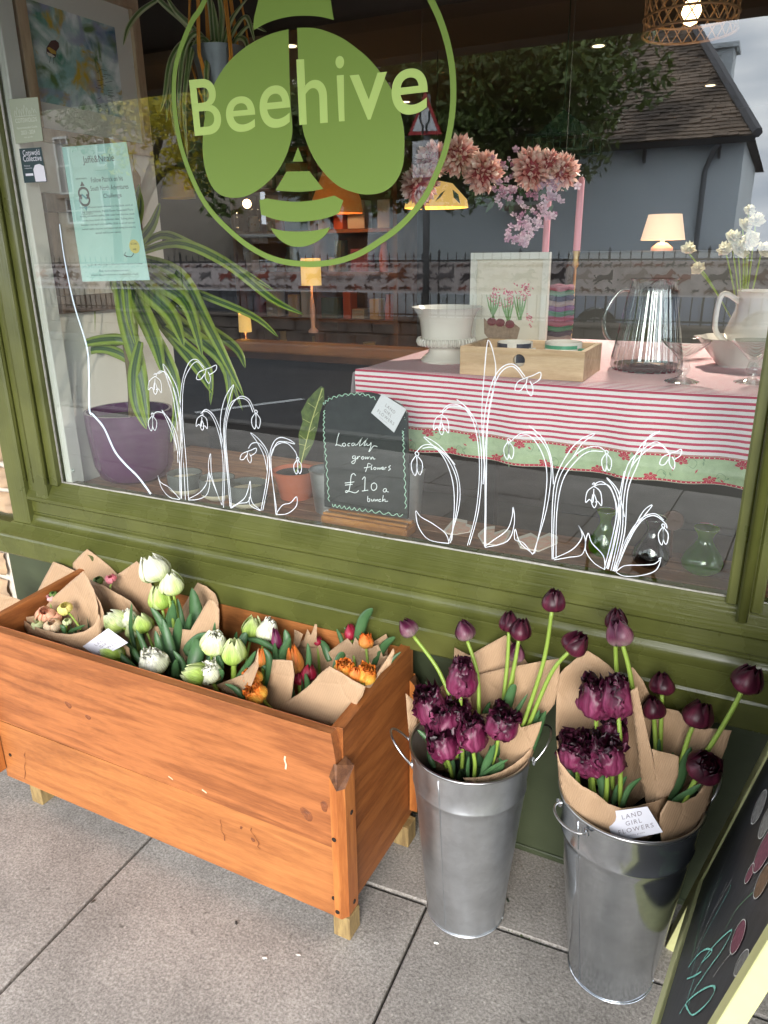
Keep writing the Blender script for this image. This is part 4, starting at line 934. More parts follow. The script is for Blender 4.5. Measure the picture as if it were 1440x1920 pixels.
def bucket(cx, cy, rt, rb, h, label, mat, hangs, seam):
    t = empty('metal_bucket', (cx, cy, 0), label, 'bucket', 'tall galvanised flower buckets')
    rz = lambda z: rb+(rt-rb)*(z/h)**.95
    prof = [(0.0, .012), (rb-.006, .012), (rb-.003, .0), (rb+.0015, 0), (rb+.002, .006)]
    for i in range(1, 14): prof.append((rz(h*i/17), h*i/17))
    zb = h*.80
    prof += [(rz(zb), zb-.001), (rz(zb)+.0025, zb+.003), (rz(zb)+.0025, zb+.007), (rz(zb+.01), zb+.011)]
    prof += [(rz(h*.9), h*.9), (rz(h), h-.003)]
    inner = [(rz(h)-.003, h-.003)]+[(rz(h*i/8)-.0025, h*i/8) for i in range(7, 0, -1)]+[(0, .02)]
    mb = MB(); mb.lathe(prof, (cx, cy, 0), 96, wob=lambda a, i: 1+.006*math.sin(2*a+1)+.004*math.sin(5*a+i*.4)+.003*math.sin(9*a+i*1.1)); mb.lathe(inner, (cx, cy, 0), 64)
    mk('body', mb, mat, t, smooth=50)
    mb = MB(); mb.tube([V(cx+(rz(h)+.0005)*math.cos(a*math.pi/40), cy+(rz(h)+.0005)*math.sin(a*math.pi/40), h) for a in range(81)], .0032, 8); mk('rim', mb, WIRE, t, smooth=180)
    mb = MB(); mb.tube([V(cx+(rb+.002)*math.cos(a*math.pi/32), cy+(rb+.002)*math.sin(a*math.pi/32), .003) for a in range(65)], .0026, 6); mk('foot_ring', mb, mat, t, smooth=180)
    mb = MB(); ang = seam; 
    mb.tube([V(cx+(rz(z)+.0004)*math.cos(ang), cy+(rz(z)+.0004)*math.sin(ang), z) for z in [h*(.03+i*.094) for i in range(11)] if not zb-.002 < z < zb+.012], .0011, 5); mk('seam', mb, mat, t, smooth=180)
    for az, drop in hangs:
        d = V(math.cos(az), math.sin(az), 0); tn = V(-math.sin(az), math.cos(az), 0); hz = h-.016
        r0 = rz(hz)
        mb = MB()
        arc = [V(cx, cy, hz)+d*(r0+.004+.040*math.sin(math.pi*i/14)*(1-drop*.45))+tn*(.034*math.cos(math.pi*i/14)*1.25)+V(0, 0, (.050*math.sin(math.pi*i/14))*(1-1.1*drop)) for i in range(15)]
        mb.tube([V(cx, cy, hz)+d*(r0-.001)+tn*.0425]+arc+[V(cx, cy, hz)+d*(r0-.001)-tn*.0425], .0026, 8); hd = mk('handle', mb, WIRE, t, smooth=180)
        for s in (-1, 1):
            mb = MB(); c0 = V(cx, cy, hz)+d*(r0+.001)+tn*s*.0425
            mb.lathe([(.009, 0), (.0085, .0025), (.004, .0035), (.0035, .005), (0, .0055)], c0-d*.001, 12, axis=d); mk('rivet_plate', mb, mat, hd, smooth=40)
    return t
B1, B2 = (-.450, -.228), (-.117, -.238)
bucket(*B1, .128, .086, .452, 'tall galvanised bucket of dark tulips between the wooden planter and the other bucket', ZINC, [(R(208), 0), (R(28), 0)], R(-100))
bucket(*B2, .133, .084, .455, 'tall shiny galvanised bucket of dark tulips beside the chalkboard A-frame', ZINC2, [(R(228), .95), (R(35), 0)], R(-125))

# ---------------------------------------------------------------- A-board
YEL = paint_mat('pale yellow green paint', (.62, .62, .30), (.50, .50, .22), streak=(20, 20, 20), rough=.5, peel=.1)
BLK = pm('chalkboard black', (.016, .018, .022), .42, var=.5, vscale=10, bump=.2, bscale=30)
ab = None
F1 = AZ(1262, 1731, 0)
g_ = ray(1673, 458); g_.z = 0; g_ = -g_.normalized()      # along the foot of the board, towards the camera
hp = V(-g_.y, g_.x, 0)
if hp.x < 0: hp = -hp
best = None
for k in range(0, 300):
    th = R(k*.15); s_ = V(0, 0, math.cos(th))+hp*math.sin(th)
    q1 = proj(F1+s_*.35); err = abs((q1[0]-1262)/(1731-q1[1])-(1440-1262)/(1731-1388))
    if best is None or err < best[0]: best = (err, th, s_)
SV = best[2]; NV = g_.cross(SV).normalized()
if NV.x > 0: NV = -NV
ab = empty('a_board', F1+g_*.3, 'pale yellow framed chalkboard A-frame with chalk tulips at the right corner', 'sign')
print('A-board lean', math.degrees(best[1]))
def bar(name, p, q, wdir, wd, th, mat, parent=ab, out=0.):
    mb = MB(); mb.obox(p+NV*out, q-p, wdir*wd, -NV*th); return mk(name, mb, mat, parent, bevel=.002)
Wd, Ht = .745, .95
f0 = F1
bar('stile', f0, f0+SV*Ht, g_, .075, .024, YEL)
bar('stile', f0+g_*(Wd-.034), f0+g_*(Wd-.034)+SV*Ht, g_, .034, .024, YEL)
# where does the board panel begin on the rear stile (seen at 1312,1641)
hb = min((abs(proj(f0+SV*(i*.002)+g_*.075)[1]-1650), i*.002) for i in range(200))[1]
bar('rail', f0+SV*(hb-.060)+g_*.0755, f0+SV*(hb-.060)+g_*(Wd-.0345), SV, .060, .022, YEL, out=.002)
bar('rail', f0+SV*(Ht-.034)+g_*.0755, f0+SV*(Ht-.034)+g_*(Wd-.0345), SV, .034, .022, YEL)
bar('board_panel', f0+SV*(hb+.0005)+g_*.0755, f0+SV*(hb+.0005)+g_*(Wd-.035), SV, Ht-.034-hb-.001, .008, BLK, out=-.004)
# rear leg frame
sv2 = V(0, 0, math.cos(best[1]))-hp*math.sin(best[1]); top = f0+SV*Ht
nb_ = -hp*math.sin(best[1])
for gg in (0.0, Wd-.034):
    mb = MB(); a = top+g_*gg+hp*.028; e_ = F1+g_*gg+hp*(2*Ht*math.sin(best[1])+.03); mb.obox(a, e_-a, g_*.034, hp*.02); mk('rear_leg', mb, YEL, ab, bevel=.002)
mb = MB(); a = top+hp*.03; e_ = F1+hp*(2*Ht*math.sin(best[1])+.03); dd = (e_-a)
mb.obox(a+dd*.05+g_*.036, dd*.75, g_*(Wd-.072), hp*.006); mk('rear_panel', mb, BLK, ab)
pp0 = f0-NV*.004+NV*.0005
def AB(px, py): return APL(px, py, pp0, NV)
CH = {n: pm('chalk '+n, c, .9, var=.5, vscale=150) for n, c in (('teal', (.22, .62, .52)), ('white', (.55, .55, .53)), ('pink', (.55, .12, .22)), ('orange', (.52, .28, .13)), ('green', (.16, .36, .20)))}
Z7 = lambda x, y: (1140+x/3.693, 1400+y/3.693)
def chalk(col, pts, wd=.0016, closed=False, name='chalk_drawing', par=ab):
    q = catmull([AB(*Z7(*p)) for p in pts], 4, closed); mb = MB(); mb.stroke(q, [wd*random.uniform(.6, 1.3) for _ in q], NV, .0004); return mk(name, mb, CH[col], par)
random.seed(2)
chalk('teal', [(500, 1850), (560, 1760), (650, 1690), (720, 1660), (745, 1680), (720, 1740), (660, 1810), (590, 1860), (555, 1820), (540, 1785)], .0030)
chalk('teal', [(545, 1780), (620, 1560), (720, 1400), (860, 1270), (800, 1400), (700, 1540), (600, 1690), (560, 1790)], .0024)
chalk('teal', [(550, 1610), (600, 1590), (650, 1560)], .003); chalk('teal', [(560, 1530), (620, 1450), (680, 1405), (725, 1420), (650, 1500)], .003)
chalk('teal', [(575, 1590), (640, 1380), (720, 1220), (840, 1000), (850, 960)], .0016)
for a, b in (((560, 1560), (760, 900)), ((575, 1500), (720, 960)), ((590, 1480), (830, 940)), ((600, 1420), (700, 1000)), ((615, 1400), (860, 920)), ((640, 1290), (880, 640)), ((660, 1250), (760, 960)), ((690, 1150), (800, 880))):
    chalk('green' if random.random() < .4 else 'white', [a, ((a[0]+b[0])/2-10, (a[1]+b[1])/2), b], .0010)
chalk('white', [(730, 1600), (800, 1500), (860, 1430)], .001); chalk('green', [(810, 1280), (900, 1120), (1010, 1010)], .0014)
def chalk_tulip(cx, cy, rx, ry, tilt, col):
    rx *= .72; ry *= .85
    fr = []
    for k in range(14):
        a = 2*math.pi*k/14; u, v = rx*math.sin(a), ry*math.cos(a); fr.append((cx+u*math.cos(tilt)-v*math.sin(tilt), cy+u*math.sin(tilt)+v*math.cos(tilt)))
    q = catmull([AB(*Z7(*p)) for p in fr], 3, True); mb = MB(); mb.poly([p+NV*.0003 for p in q], NV, .0002); o = mk('chalk_tulip', mb, MATS['smudged '+col] if 'smudged '+col in MATS else pm('smudged '+col, tuple(c*.26+.014 for c in CH[col].node_tree.nodes['Principled BSDF'].inputs['Base Color'].default_value[:3]), .95, var=.6, vscale=110, stretch=(1, 1, 1)), ab)
    mb = MB(); mb.stroke(q+[q[0]], .0015, NV, .0007); mk('outline', mb, CH['white'], o)
chalk_tulip(905, 1320, 46, 150, .35, 'pink'); chalk_tulip(1085, 720, 55, 200, .42, 'pink'); chalk_tulip(1075, 930, 48, 160, .40, 'orange')
chalk_tulip(1050, 420, 40, 150, .38, 'white'); chalk_tulip(1100, 520, 40, 150, .38, 'white'); chalk_tulip(930, 1500, 40, 120, .45, 'white'); chalk_tulip(985, 880, 25, 90, .4, 'pink')
# ---------------------------------------------------------------- flowers
PETAL = None
def petal_mat(name, rough=.45, tr=.18):
    m, N, L, b = newmat(name)
    a = N.new('ShaderNodeVertexColor'); a.layer_name = 'Col'; L.new(a.outputs[0], b.inputs['Base Color']); b.inputs['Roughness'].default_value = rough
    b.inputs['Specular IOR Level'].default_value = .3
    uv = N.new('ShaderNodeUVMap'); uv.uv_map = 'UV'; mp = N.new('ShaderNodeMapping'); mp.inputs['Scale'].default_value = (26, 2.2, 1); n = N.new('ShaderNodeTexNoise'); n.inputs['Scale'].default_value = 1.5; n.inputs['Detail'].default_value = 3
    L.new(uv.outputs[0], mp.inputs[0]); L.new(mp.outputs[0], n.inputs['Vector'])
    mr = N.new('ShaderNodeMapRange'); mr.inputs['From Min'].default_value = .3; mr.inputs['From Max'].default_value = .7; mr.inputs['To Min'].default_value = .66; mr.inputs['To Max'].default_value = 1.3; L.new(n.outputs['Fac'], mr.inputs['Value'])
    hs = N.new('ShaderNodeHueSaturation'); L.new(a.outputs[0], hs.inputs['Color']); L.new(mr.outputs[0], hs.inputs['Value']); L.new(hs.outputs[0], b.inputs['Base Color'])
    bu = N.new('ShaderNodeBump'); bu.inputs['Strength'].default_value = .25; bu.inputs['Distance'].default_value = .001; L.new(n.outputs['Fac'], bu.inputs['Height']); L.new(bu.outputs[0], b.inputs['Normal'])
    t = N.new('ShaderNodeBsdfTranslucent'); L.new(hs.outputs[0], t.inputs['Color']); ms = N.new('ShaderNodeMixShader'); ms.inputs[0].default_value = tr
    L.new(b.outputs[0], ms.inputs[1]); L.new(t.outputs[0], ms.inputs[2]); L.new(ms.outputs[0], N['Material Output'].inputs['Surface']); return m
PET_D = petal_mat('dark tulip petal', .36, .06); PET_L = petal_mat('light petal', .5, .25)
def mix3(a, b, t): t = max(0, min(1, t)); return tuple(a[i]*(1-t)+b[i]*t for i in range(3))
# kinds: (base, mid, tip/edge, streak)
PAL = dict(
    purple=((.11, .018, .038), (.042, .004, .013), (.012, .001, .005), (.13, .020, .042)),
    lilac=((.34, .26, .24), (.085, .011, .038), (.028, .003, .014), (.27, .12, .16)),
    parrot=((.15, .018, .056), (.110, .010, .040), (.014, .001, .006), (.28, .066, .14)),
    white=((.42, .56, .10), (.78, .84, .46), (.94, .94, .82), (.50, .66, .16)),
    cream=((.46, .56, .16), (.86, .88, .64), (.93, .92, .82), (.84, .86, .60)),
    green=((.26, .40, .05), (.46, .60, .14), (.78, .82, .50), (.22, .38, .04)),
    orange=((.62, .34, .08), (.86, .26, .045), (.88, .18, .03), (.90, .46, .12)),
    apricot=((.70, .36, .06), (.90, .42, .05), (.92, .22, .03), (.92, .62, .12)),
    red=((.30, .02, .03), (.32, .012, .035), (.14, .006, .02), (.42, .05, .10)),
    plum=((.22, .02, .08), (.15, .010, .06), (.06, .004, .03), (.30, .06, .14)))
def head(mb, base, d, L, Rr, n=3, whorls=2, opn=0., ruffle=0., pal='purple', seed=0, twist=.0, wm=.98, res=8, tipin=.93, inner=.84):
    random.seed(seed); d = Vector(d).normalized(); rot = Vector((0, 0, 1)).rotation_difference(d); cb, cm, ct, cs = PAL[pal]
    ph0 = random.random()*6
    for wv in range(whorls):
        k_ = inner**wv
        for i in range(n):
            az = ph0+2*math.pi*(i+.5*wv)/n+random.uniform(-.12, .12); sd = random.uniform(0, 50); ll = L*random.uniform(.93, 1.05)*(1-.02*wv); op = opn+random.uniform(-.04, .08)+(.05*(whorls-1-wv)*(1 if opn > .15 else .2)); tl = random.uniform(-.10, .10)
            def pt(u, v, col=False):
                s = u; vv = (v-.5)*2
                r = Rr*k_*(max(0, math.sin(math.pi*min(1, (s**.62)*tipin)))**.78)
                r = r*(1-op*s**2.2)+Rr*k_*1.08*op*s**2.2*1.25
                wd = wm*(max(0, 1-s**4.5))**.62*min(1, .42+1.5*s)*(3/n)**.5
                if ruffle: wd = wm*(max(0, 1-s**9))**.5*min(1, .42+1.5*s)*(3/n)**.5*(1+.14*ruffle*math.sin(s*23+sd+vv))
                a = az+vv*wd+tl*s
                r *= 1+.05*math.cos(vv*1.57)-.035*vv*vv+.004*math.sin(sd)
                z = ll*s*(1-.05*vv*vv*s)
                rad = V(math.cos(a), math.sin(a), 0)
                p = rad*r+V(0, 0, z)
                e = abs(vv)
                if ruffle:
                    f = max(e**2*.8, s**4)*ruffle
                    nn = noise.noise_vector(V(s*6+sd, vv*3, sd)); n2 = noise.noise_vector(V(s*15+sd, vv*9, sd+9))
                    p += nn*f*Rr*.46+n2*f*Rr*.28
                    if s > .9: p += V(0, 0, 1)*Rr*.16*ruffle*math.sin(vv*17+sd)
                else:
                    p += noise.noise_vector(V(s*2.5+sd, vv*1.5, sd))*Rr*.07*s
                if col:
                    st = noise.noise(V(vv*5+sd, s*1.2, 3))
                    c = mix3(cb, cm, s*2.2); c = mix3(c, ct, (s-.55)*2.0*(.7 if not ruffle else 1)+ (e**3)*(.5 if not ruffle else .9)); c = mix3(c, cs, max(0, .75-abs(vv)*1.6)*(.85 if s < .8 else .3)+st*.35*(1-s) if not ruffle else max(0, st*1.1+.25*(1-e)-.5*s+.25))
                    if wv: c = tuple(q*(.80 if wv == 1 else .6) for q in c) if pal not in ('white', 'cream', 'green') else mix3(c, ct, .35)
                    return c
                return base+rot @ p
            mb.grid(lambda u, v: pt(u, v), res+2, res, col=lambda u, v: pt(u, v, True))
    return mb
def ranunc(mb, c, d, r, cols, seed=0, layers=7):
    random.seed(seed); d = Vector(d).normalized(); rot = Vector((0, 0, 1)).rotation_difference(d)
    for ly in range(layers):
        f = ly/(layers-1); rr = r*(.18+.82*f); npet = 3+int(3*f)
        for i in range(npet):
            az = random.random()*6.28; sd = random.uniform(0, 30); cc = mix3(cols[0], cols[1], f+random.uniform(-.15, .15))
            def fn(u, v):
                th = 2.6-u*(1.95-.35*f)*1.0; vv = (v-.5)*2; a = az+vv*(.75)*(1-(u*1.0)**5*.5)
                rad = rr*(1+.04*math.sin(sd+vv*3))*(1+.10*f*u)
                p = V(rad*math.sin(th)*math.cos(a), rad*math.sin(th)*math.sin(a), -rad*math.cos(th)*(.82)*1)
                return c+rot @ (p+noise.noise_vector(V(u*2+sd, vv, sd))*r*.05)
            mb.grid(fn, 5, 5, col=lambda u, v: mix3(cc, cols[2], .5*u if f > .6 else 0))
    return mb
def stem(par, pts, r=.0032, mat=None, name='tulip'):
    mb = MB(); c = catmull(pts, 6); mb.tube(c, [r*(1.12-.2*i/len(c)) for i in range(len(c))], 8); return mk(name, mb, mat or STEMG, par, smooth=180)
def leaf(par, pts, wd, curl=.35, mat=None, twist=0., name='leaf', nrm=None):
    """long blade along pts, folded along its midrib"""
    c = catmull(pts, 5); n = len(c); mb = MB()
    for i, p in enumerate(c):
        u = i/(n-1); t = (c[min(i+1, n-1)]-c[max(i-1, 0)]).normalized()
        s = t.cross(nrm or FWD).normalized(); up = s.cross(t).normalized()
        if twist: q = Matrix.Rotation(twist*u, 3, t); s = q @ s; up = q @ up
        w_ = wd*(math.sin(math.pi*min(1, (.16+.84*u)))**.75)*(1 if u < .99 else .05)
        for j in range(5):
            v = (j-2)/2; mb.vert(p+s*v*w_/2+up*(abs(v)**1.5)*w_*curl*.5, uv=(j/4, u), c=(1, 1, 1))
    for i in range(n-1):
        for j in range(4): a = i*5+j; mb.face(a, a+1, a+6, a+5)
    return mk(name, mb, mat or LEAFG, par, smooth=180, solid=.0006)

def tulip(par, px, py, y, r, foot, kind='purple', pal='purple', L=None, d=None, seed=0, opn=0., mid=None, sr=.0034, n=3, wh=2, ruffle=0., res=8):
    """head centre at picture point (px, py) and depth y, radius r in picture pixels; foot = (px, py, y) of where its stem goes down"""
    r *= 1.08 if pal == 'parrot' else 1.14 if pal in ('white', 'cream', 'green') else 1
    c = AY(px, py, y); t = (c-CAM).dot(FWD); Rm = r*t/F_PX; L = (L or 2.1)*Rm
    f = AY(*foot)
    if mid: m_ = AY(*mid); dr = (c-m_).normalized()
    else: dr = (c-f).normalized()
    if d: dr = (dr+RT*d[0]+UP*d[1]-FWD*(d[2] if len(d) > 2 else 0)).normalized()
    base = c-dr*L*.47
    pts = [f, m_, base] if mid else [f, f.lerp(base, .5)+RT*.004*random.uniform(-1, 1), base]
    st = stem(par, pts, sr)
    mb = MB(); head(mb, base, dr, L, Rm, n, wh, opn, ruffle, pal, seed, res=res)
    hd = mk('flower_head', mb, PET_L if pal in ('white', 'cream', 'green', 'orange', 'apricot') else PET_D, st, smooth=180)
    return st

def paper(par, outline, y0, sx=0., sy=0., cv=0., seed=0, wr=.004, step=9, name='paper_wrap', cx=None, cy=None):
    xs = [p[0] for p in outline]; ys = [p[1] for p in outline]; cx = cx if cx is not None else sum(xs)/len(xs); cy = cy if cy is not None else max(ys)
    mb = blob_sheet(outline, lambda x, y: y0+sx*(x-cx)/100+sy*(cy-y)/100+cv*((x-cx)/100)**2, step, wr, seed)
    return mk(name, mb, KRAFT, par, smooth=180, solid=.0007)

# ---- bucket one: dark tulips in kraft paper
bq1 = empty('tulip_bouquet', (B1[0], B1[1], .02), 'kraft wrapped dark purple tulips in the bucket next to the wooden planter', 'bouquet', 'wrapped bouquets of dark tulips in the buckets')
paper(bq1, [(852, 1214), (866, 1222), (880, 1229), (915, 1208), (948, 1190), (968, 1215), (990, 1244), (985, 1290), (965, 1345), (940, 1420), (860, 1430), (845, 1380), (848, 1300), (850, 1260)], -.125, cv=.012, sy=.012, seed=1)
paper(bq1, [(818, 1296), (840, 1276), (866, 1258), (880, 1300), (890, 1350), (880, 1420), (830, 1430), (815, 1370), (812, 1320)], -.155, cv=.0, sx=-.02, sy=.0, seed=2)
paper(bq1, [(893, 1266), (940, 1254), (1000, 1243), (1050, 1234), (1049, 1270), (1040, 1320), (1016, 1352), (1000, 1380), (975, 1420), (930, 1440), (905, 1400), (896, 1330)], -.140, sx=-.02, cv=.015, seed=3)
paper(bq1, [(858, 1342), (890, 1340), (918, 1338), (925, 1346), (958, 1328), (968, 1345), (977, 1364), (1016, 1352), (1011, 1372), (1000, 1400), (985, 1430), (955, 1450), (920, 1450), (905, 1420), (880, 1400), (862, 1380)], -.205, sx=-.03, cv=.02, seed=4)
paper(bq1, [(998, 1399), (1001, 1409), (992, 1436), (975, 1452), (945, 1466), (910, 1470), (880, 1474), (868, 1459), (895, 1458), (918, 1454), (940, 1446), (965, 1432), (982, 1418)], -.300, sx=.06, cv=.035, seed=5, cx=905)
paper(bq1, [(761, 1299), (772, 1309), (785, 1323), (783, 1345), (781, 1370), (784, 1400), (791, 1430), (800, 1450), (785, 1440), (773, 1412), (766, 1370), (763, 1330)], -.215, sx=.10, seed=6, step=7)
paper(bq1, [(785, 1330), (800, 1345), (830, 1385), (850, 1420), (850, 1450), (810, 1450), (788, 1420), (782, 1380)], -.19, sx=.02, seed=7)
for a in ((765, 1178, -.17, 18, (862, 1360, -.21), 'lilac', (825, 1262, -.19), 11), (871, 1183, -.16, 19.5, (897, 1370, -.20), 'lilac', (896, 1270, -.175), 12),
          (955, 1167, -.135, 19, (940, 1350, -.18), 'purple', (951, 1245, -.15), 13), (976, 1181, -.155, 20.5, (935, 1380, -.20), 'purple', (962, 1260, -.17), 14), (967, 1224, -.125, 18, (950, 1370, -.17), 'lilac', None, 15),
          (1038, 1126, -.165, 22, (975, 1375, -.20), 'purple', (1018, 1245, -.17), 16)):
    tulip(bq1, a[0], a[1], a[2], a[3], a[4], pal=a[5], mid=a[6], seed=a[7], sr=.0042, wh=3, L=2.15)
tulip(bq1, 1080, 1206, -.17, 25, (985, 1375, -.20), pal='purple', mid=(1032, 1265, -.18), seed=17, sr=.0042, wh=3, L=1.95, opn=.08)
for a in ((866, 1273, -.215, 27, (856, 1420, -.24), 31, .10, 2.5), (806, 1325, -.235, 28, (838, 1440, -.25), 32, .35, 2.2), (832, 1352, -.245, 27, (850, 1450, -.25), 33, .40, 2.2), (831, 1396, -.275, 27, (847, 1458, -.28), 34, .45, 2.0),
          (885, 1377, -.265, 26, (889, 1458, -.27), 35, .22, 2.5), (941, 1359, -.25, 27, (920, 1440, -.26), 36, .45, 2.1), (860, 1345, -.22, 24, (866, 1440, -.24), 37, .35, 2.1)):
    tulip(bq1, a[0], a[1], a[2], a[3], a[4], pal='parrot', seed=a[5], opn=a[6], ruffle=1., res=13, wh=3, L=a[7], sr=.0042)
for pts, wd in ((((870, 1440, -.22), (850, 1350, -.20), (797, 1278, -.19)), .016), (((915, 1440, -.22), (935, 1380, -.19), (958, 1302, -.19), (966, 1283, -.19)), .024), (((900, 1440, -.2), (905, 1360, -.17), (919, 1315, -.16)), .020), (((980, 1430, -.2), (995, 1380, -.19), (1012, 1330, -.19)), .018), (((990, 1430, -.19), (1010, 1370, -.18), (1024, 1332, -.18)), .016),
                (((880, 1440, -.18), (872, 1380, -.16), (862, 1320, -.16)), .02), (((840, 1440, -.25), (805, 1390, -.24), (782, 1368, -.24)), .014), (((905, 1462, -.28), (915, 1430, -.27), (928, 1395, -.27)), .020), (((895, 1462, -.28), (925, 1440, -.28), (953, 1424, -.28)), .010), (((850, 1462, -.27), (848, 1430, -.26), (842, 1405, -.26)), .012),
                (((878, 1462, -.28), (877, 1440, -.28), (879, 1418, -.28)), .008), (((815, 1440, -.26), (806, 1420, -.25), (803, 1400, -.25)), .012), (((930, 1420, -.21), (942, 1380, -.20), (990, 1300, -.17)), .018), (((965, 1420, -.19), (985, 1370, -.18), (1020, 1335, -.17)), .012), (((900, 1458, -.27), (940, 1440, -.26), (935, 1420, -.26)), .012)):
    leaf(bq1, [AY(*p) for p in pts], wd)
# ---- bucket two
bq2 = empty('tulip_bouquet', (B2[0]-.03, B2[1], .02), 'kraft wrapped dark tulips with tall paper hood in the bucket by the A-frame', 'bouquet', 'wrapped bouquets of dark tulips in the buckets')
bq3 = empty('tulip_bouquet', (B2[0]+.06, B2[1]+.03, .02), 'smaller kraft wrapped bunch of round dark tulips at the right of its bucket', 'bouquet', 'wrapped bouquets of dark tulips in the buckets')
paper(bq2, [(1178, 1254), (1187, 1252), (1205, 1275), (1218, 1302), (1222, 1350), (1215, 1420), (1190, 1430), (1180, 1340)], -.135, seed=15)
paper(bq2, [(1043, 1312), (1045, 1270), (1058, 1252), (1078, 1236), (1102, 1220), (1122, 1232), (1142, 1248), (1165, 1272), (1182, 1300), (1192, 1350), (1205, 1420), (1215, 1490), (1180, 1515), (1120, 1500), (1070, 1470), (1047, 1430), (1042, 1370)], -.15, cv=-.045, sy=.015, seed=11, wr=.006)
paper(bq2, [(1182, 1295), (1195, 1287), (1202, 1320), (1215, 1380), (1226, 1430), (1235, 1466), (1233, 1498), (1213, 1510), (1203, 1470), (1196, 1420), (1190, 1360)], -.245, sx=-.03, seed=12, step=7)
paper(bq3, [(1222, 1404), (1246, 1411), (1273, 1419), (1271, 1455), (1262, 1478), (1248, 1500), (1228, 1512), (1231, 1480), (1228, 1440)], -.255, sx=.03, seed=13, step=7)
paper(bq2, [(1044, 1408), (1050, 1430), (1068, 1452), (1092, 1474), (1118, 1487), (1140, 1508), (1166, 1516), (1195, 1512), (1228, 1503), (1252, 1493), (1246, 1515), (1236, 1545), (1222, 1570), (1185, 1592), (1140, 1585), (1110, 1570), (1080, 1540), (1058, 1500), (1048, 1460)], -.335, sx=.03, cv=.045, seed=14, cx=1150, wr=.005)
paper(bq3, [(1225, 1342), (1250, 1329), (1272, 1334), (1288, 1350), (1293, 1364), (1335, 1367), (1372, 1370), (1362, 1400), (1350, 1428), (1332, 1475), (1290, 1500), (1240, 1500), (1226, 1430)], -.155, sx=-.02, cv=.01, seed=16, wr=.005)
paper(bq3, [(1252, 1501), (1280, 1506), (1305, 1493), (1320, 1472), (1338, 1470), (1334, 1500), (1322, 1530), (1300, 1560), (1270, 1585), (1242, 1585), (1236, 1545), (1238, 1524)], -.300, sx=.09, cv=.03, seed=17, cx=1262)
for a in ((1156, 1163, -.15, 21, (1168, 1380, -.16), 'purple', (1155, 1240, -.15), 21), (1162, 1188, -.185, 25, (1200, 1380, -.20), 'lilac', (1181, 1262, -.19), 22)):
    tulip(bq2, a[0], a[1], a[2], a[3], a[4], pal=a[5], mid=a[6], seed=a[7], sr=.0044, wh=3, L=2.1, opn=.02)
for a in ((1242, 1282, -.14, 23, (1238, 1440, -.17), 'purple', None, 23), (1225, 1328, -.165, 22, (1232, 1440, -.19), 'purple', (1228, 1372, -.17), 24), (1309, 1340, -.19, 28, (1265, 1470, -.22), 'purple', (1290, 1385, -.20), 25), (1402, 1275, -.185, 29, (1300, 1450, -.21), 'purple', (1365, 1345, -.19), 26)):
    tulip(bq3, a[0], a[1], a[2], a[3], a[4], pal=a[5], mid=a[6], seed=a[7], sr=.0044, wh=3, L=1.95, opn=.05)
tulip(bq3, 1322, 1438, -.245, 33, (1275, 1530, -.25), pal='purple', seed=27, sr=.0048, wh=5, L=1.35, opn=.18, d=(.0, .35, 1.0), n=4)
for a in ((1118, 1312, -.215, 30, (1120, 1470, -.235), 41, .30, 2.3, None), (1158, 1308, -.225, 27, (1163, 1512, -.27), 42, .08, 2.7, (1163, 1400, -.25)), (1150, 1375, -.205, 24, (1150, 1480, -.23), 43, .3, 2.2, None), (1078, 1410, -.265, 30, (1090, 1490, -.27), 44, .5, 2.0, None),
          (1108, 1428, -.275, 27, (1118, 1500, -.28), 45, .45, 2.0, None), (1140, 1420, -.285, 29, (1135, 1505, -.29), 46, .38, 2.2, None), (1105, 1405, -.25, 26, (1110, 1490, -.26), 47, .45, 2.0, None)):
    tulip(bq2, a[0], a[1], a[2], a[3], a[4], pal='parrot', seed=a[5], opn=a[6], ruffle=1., res=13, wh=3, L=a[7], sr=.0044, mid=a[8])
for pts, wd, b_ in ((((1166, 1515, -.29), (1180, 1480, -.28), (1203, 1458, -.28)), .012, bq2), (((1135, 1505, -.29), (1132, 1470, -.28), (1122, 1448, -.28)), .022, bq2), (((1075, 1480, -.28), (1070, 1450, -.27), (1065, 1425, -.26)), .014, bq2), (((1150, 1510, -.27), (1160, 1480, -.26), (1175, 1455, -.26)), .014, bq2),
                    (((1255, 1500, -.24), (1275, 1460, -.22), (1296, 1400, -.21)), .026, bq3), (((1262, 1505, -.25), (1290, 1490, -.25), (1315, 1470, -.25)), .016, bq3), (((1250, 1500, -.22), (1258, 1450, -.2), (1262, 1410, -.19)), .022, bq3), (((1232, 1440, -.19), (1236, 1410, -.185), (1236, 1385, -.18)), .010, bq3)):
    leaf(b_, [AY(*p) for p in pts], wd)

# ---- planter bouquets
def bouquet(x, label, group='wrapped bouquets standing in the wooden planter'):
    p = AY(x, 1250, -.25); return empty('flower_bouquet', (p.x, -.25, PB+.03), label, 'bouquet', group)
g1 = bouquet(110, 'kraft wrapped peach and yellow ranunculus at the left end of the planter')
g2 = bouquet(185, 'open kraft wrap with one small pink ranunculus behind the peach bouquet')
g3 = bouquet(240, 'kraft bouquet of half hidden white green tulips with a white card on its front')
g4 = bouquet(325, 'kraft wrapped white tulips with the tallest pale heads in the planter')
g5 = bouquet(400, 'loose bunch of frilly green white tulips in the middle of the planter')
g6 = bouquet(520, 'kraft wrapped orange double tulips, left of the two orange bouquets')
g7 = bouquet(640, 'large kraft wrapped orange tulips against the right end of the planter')
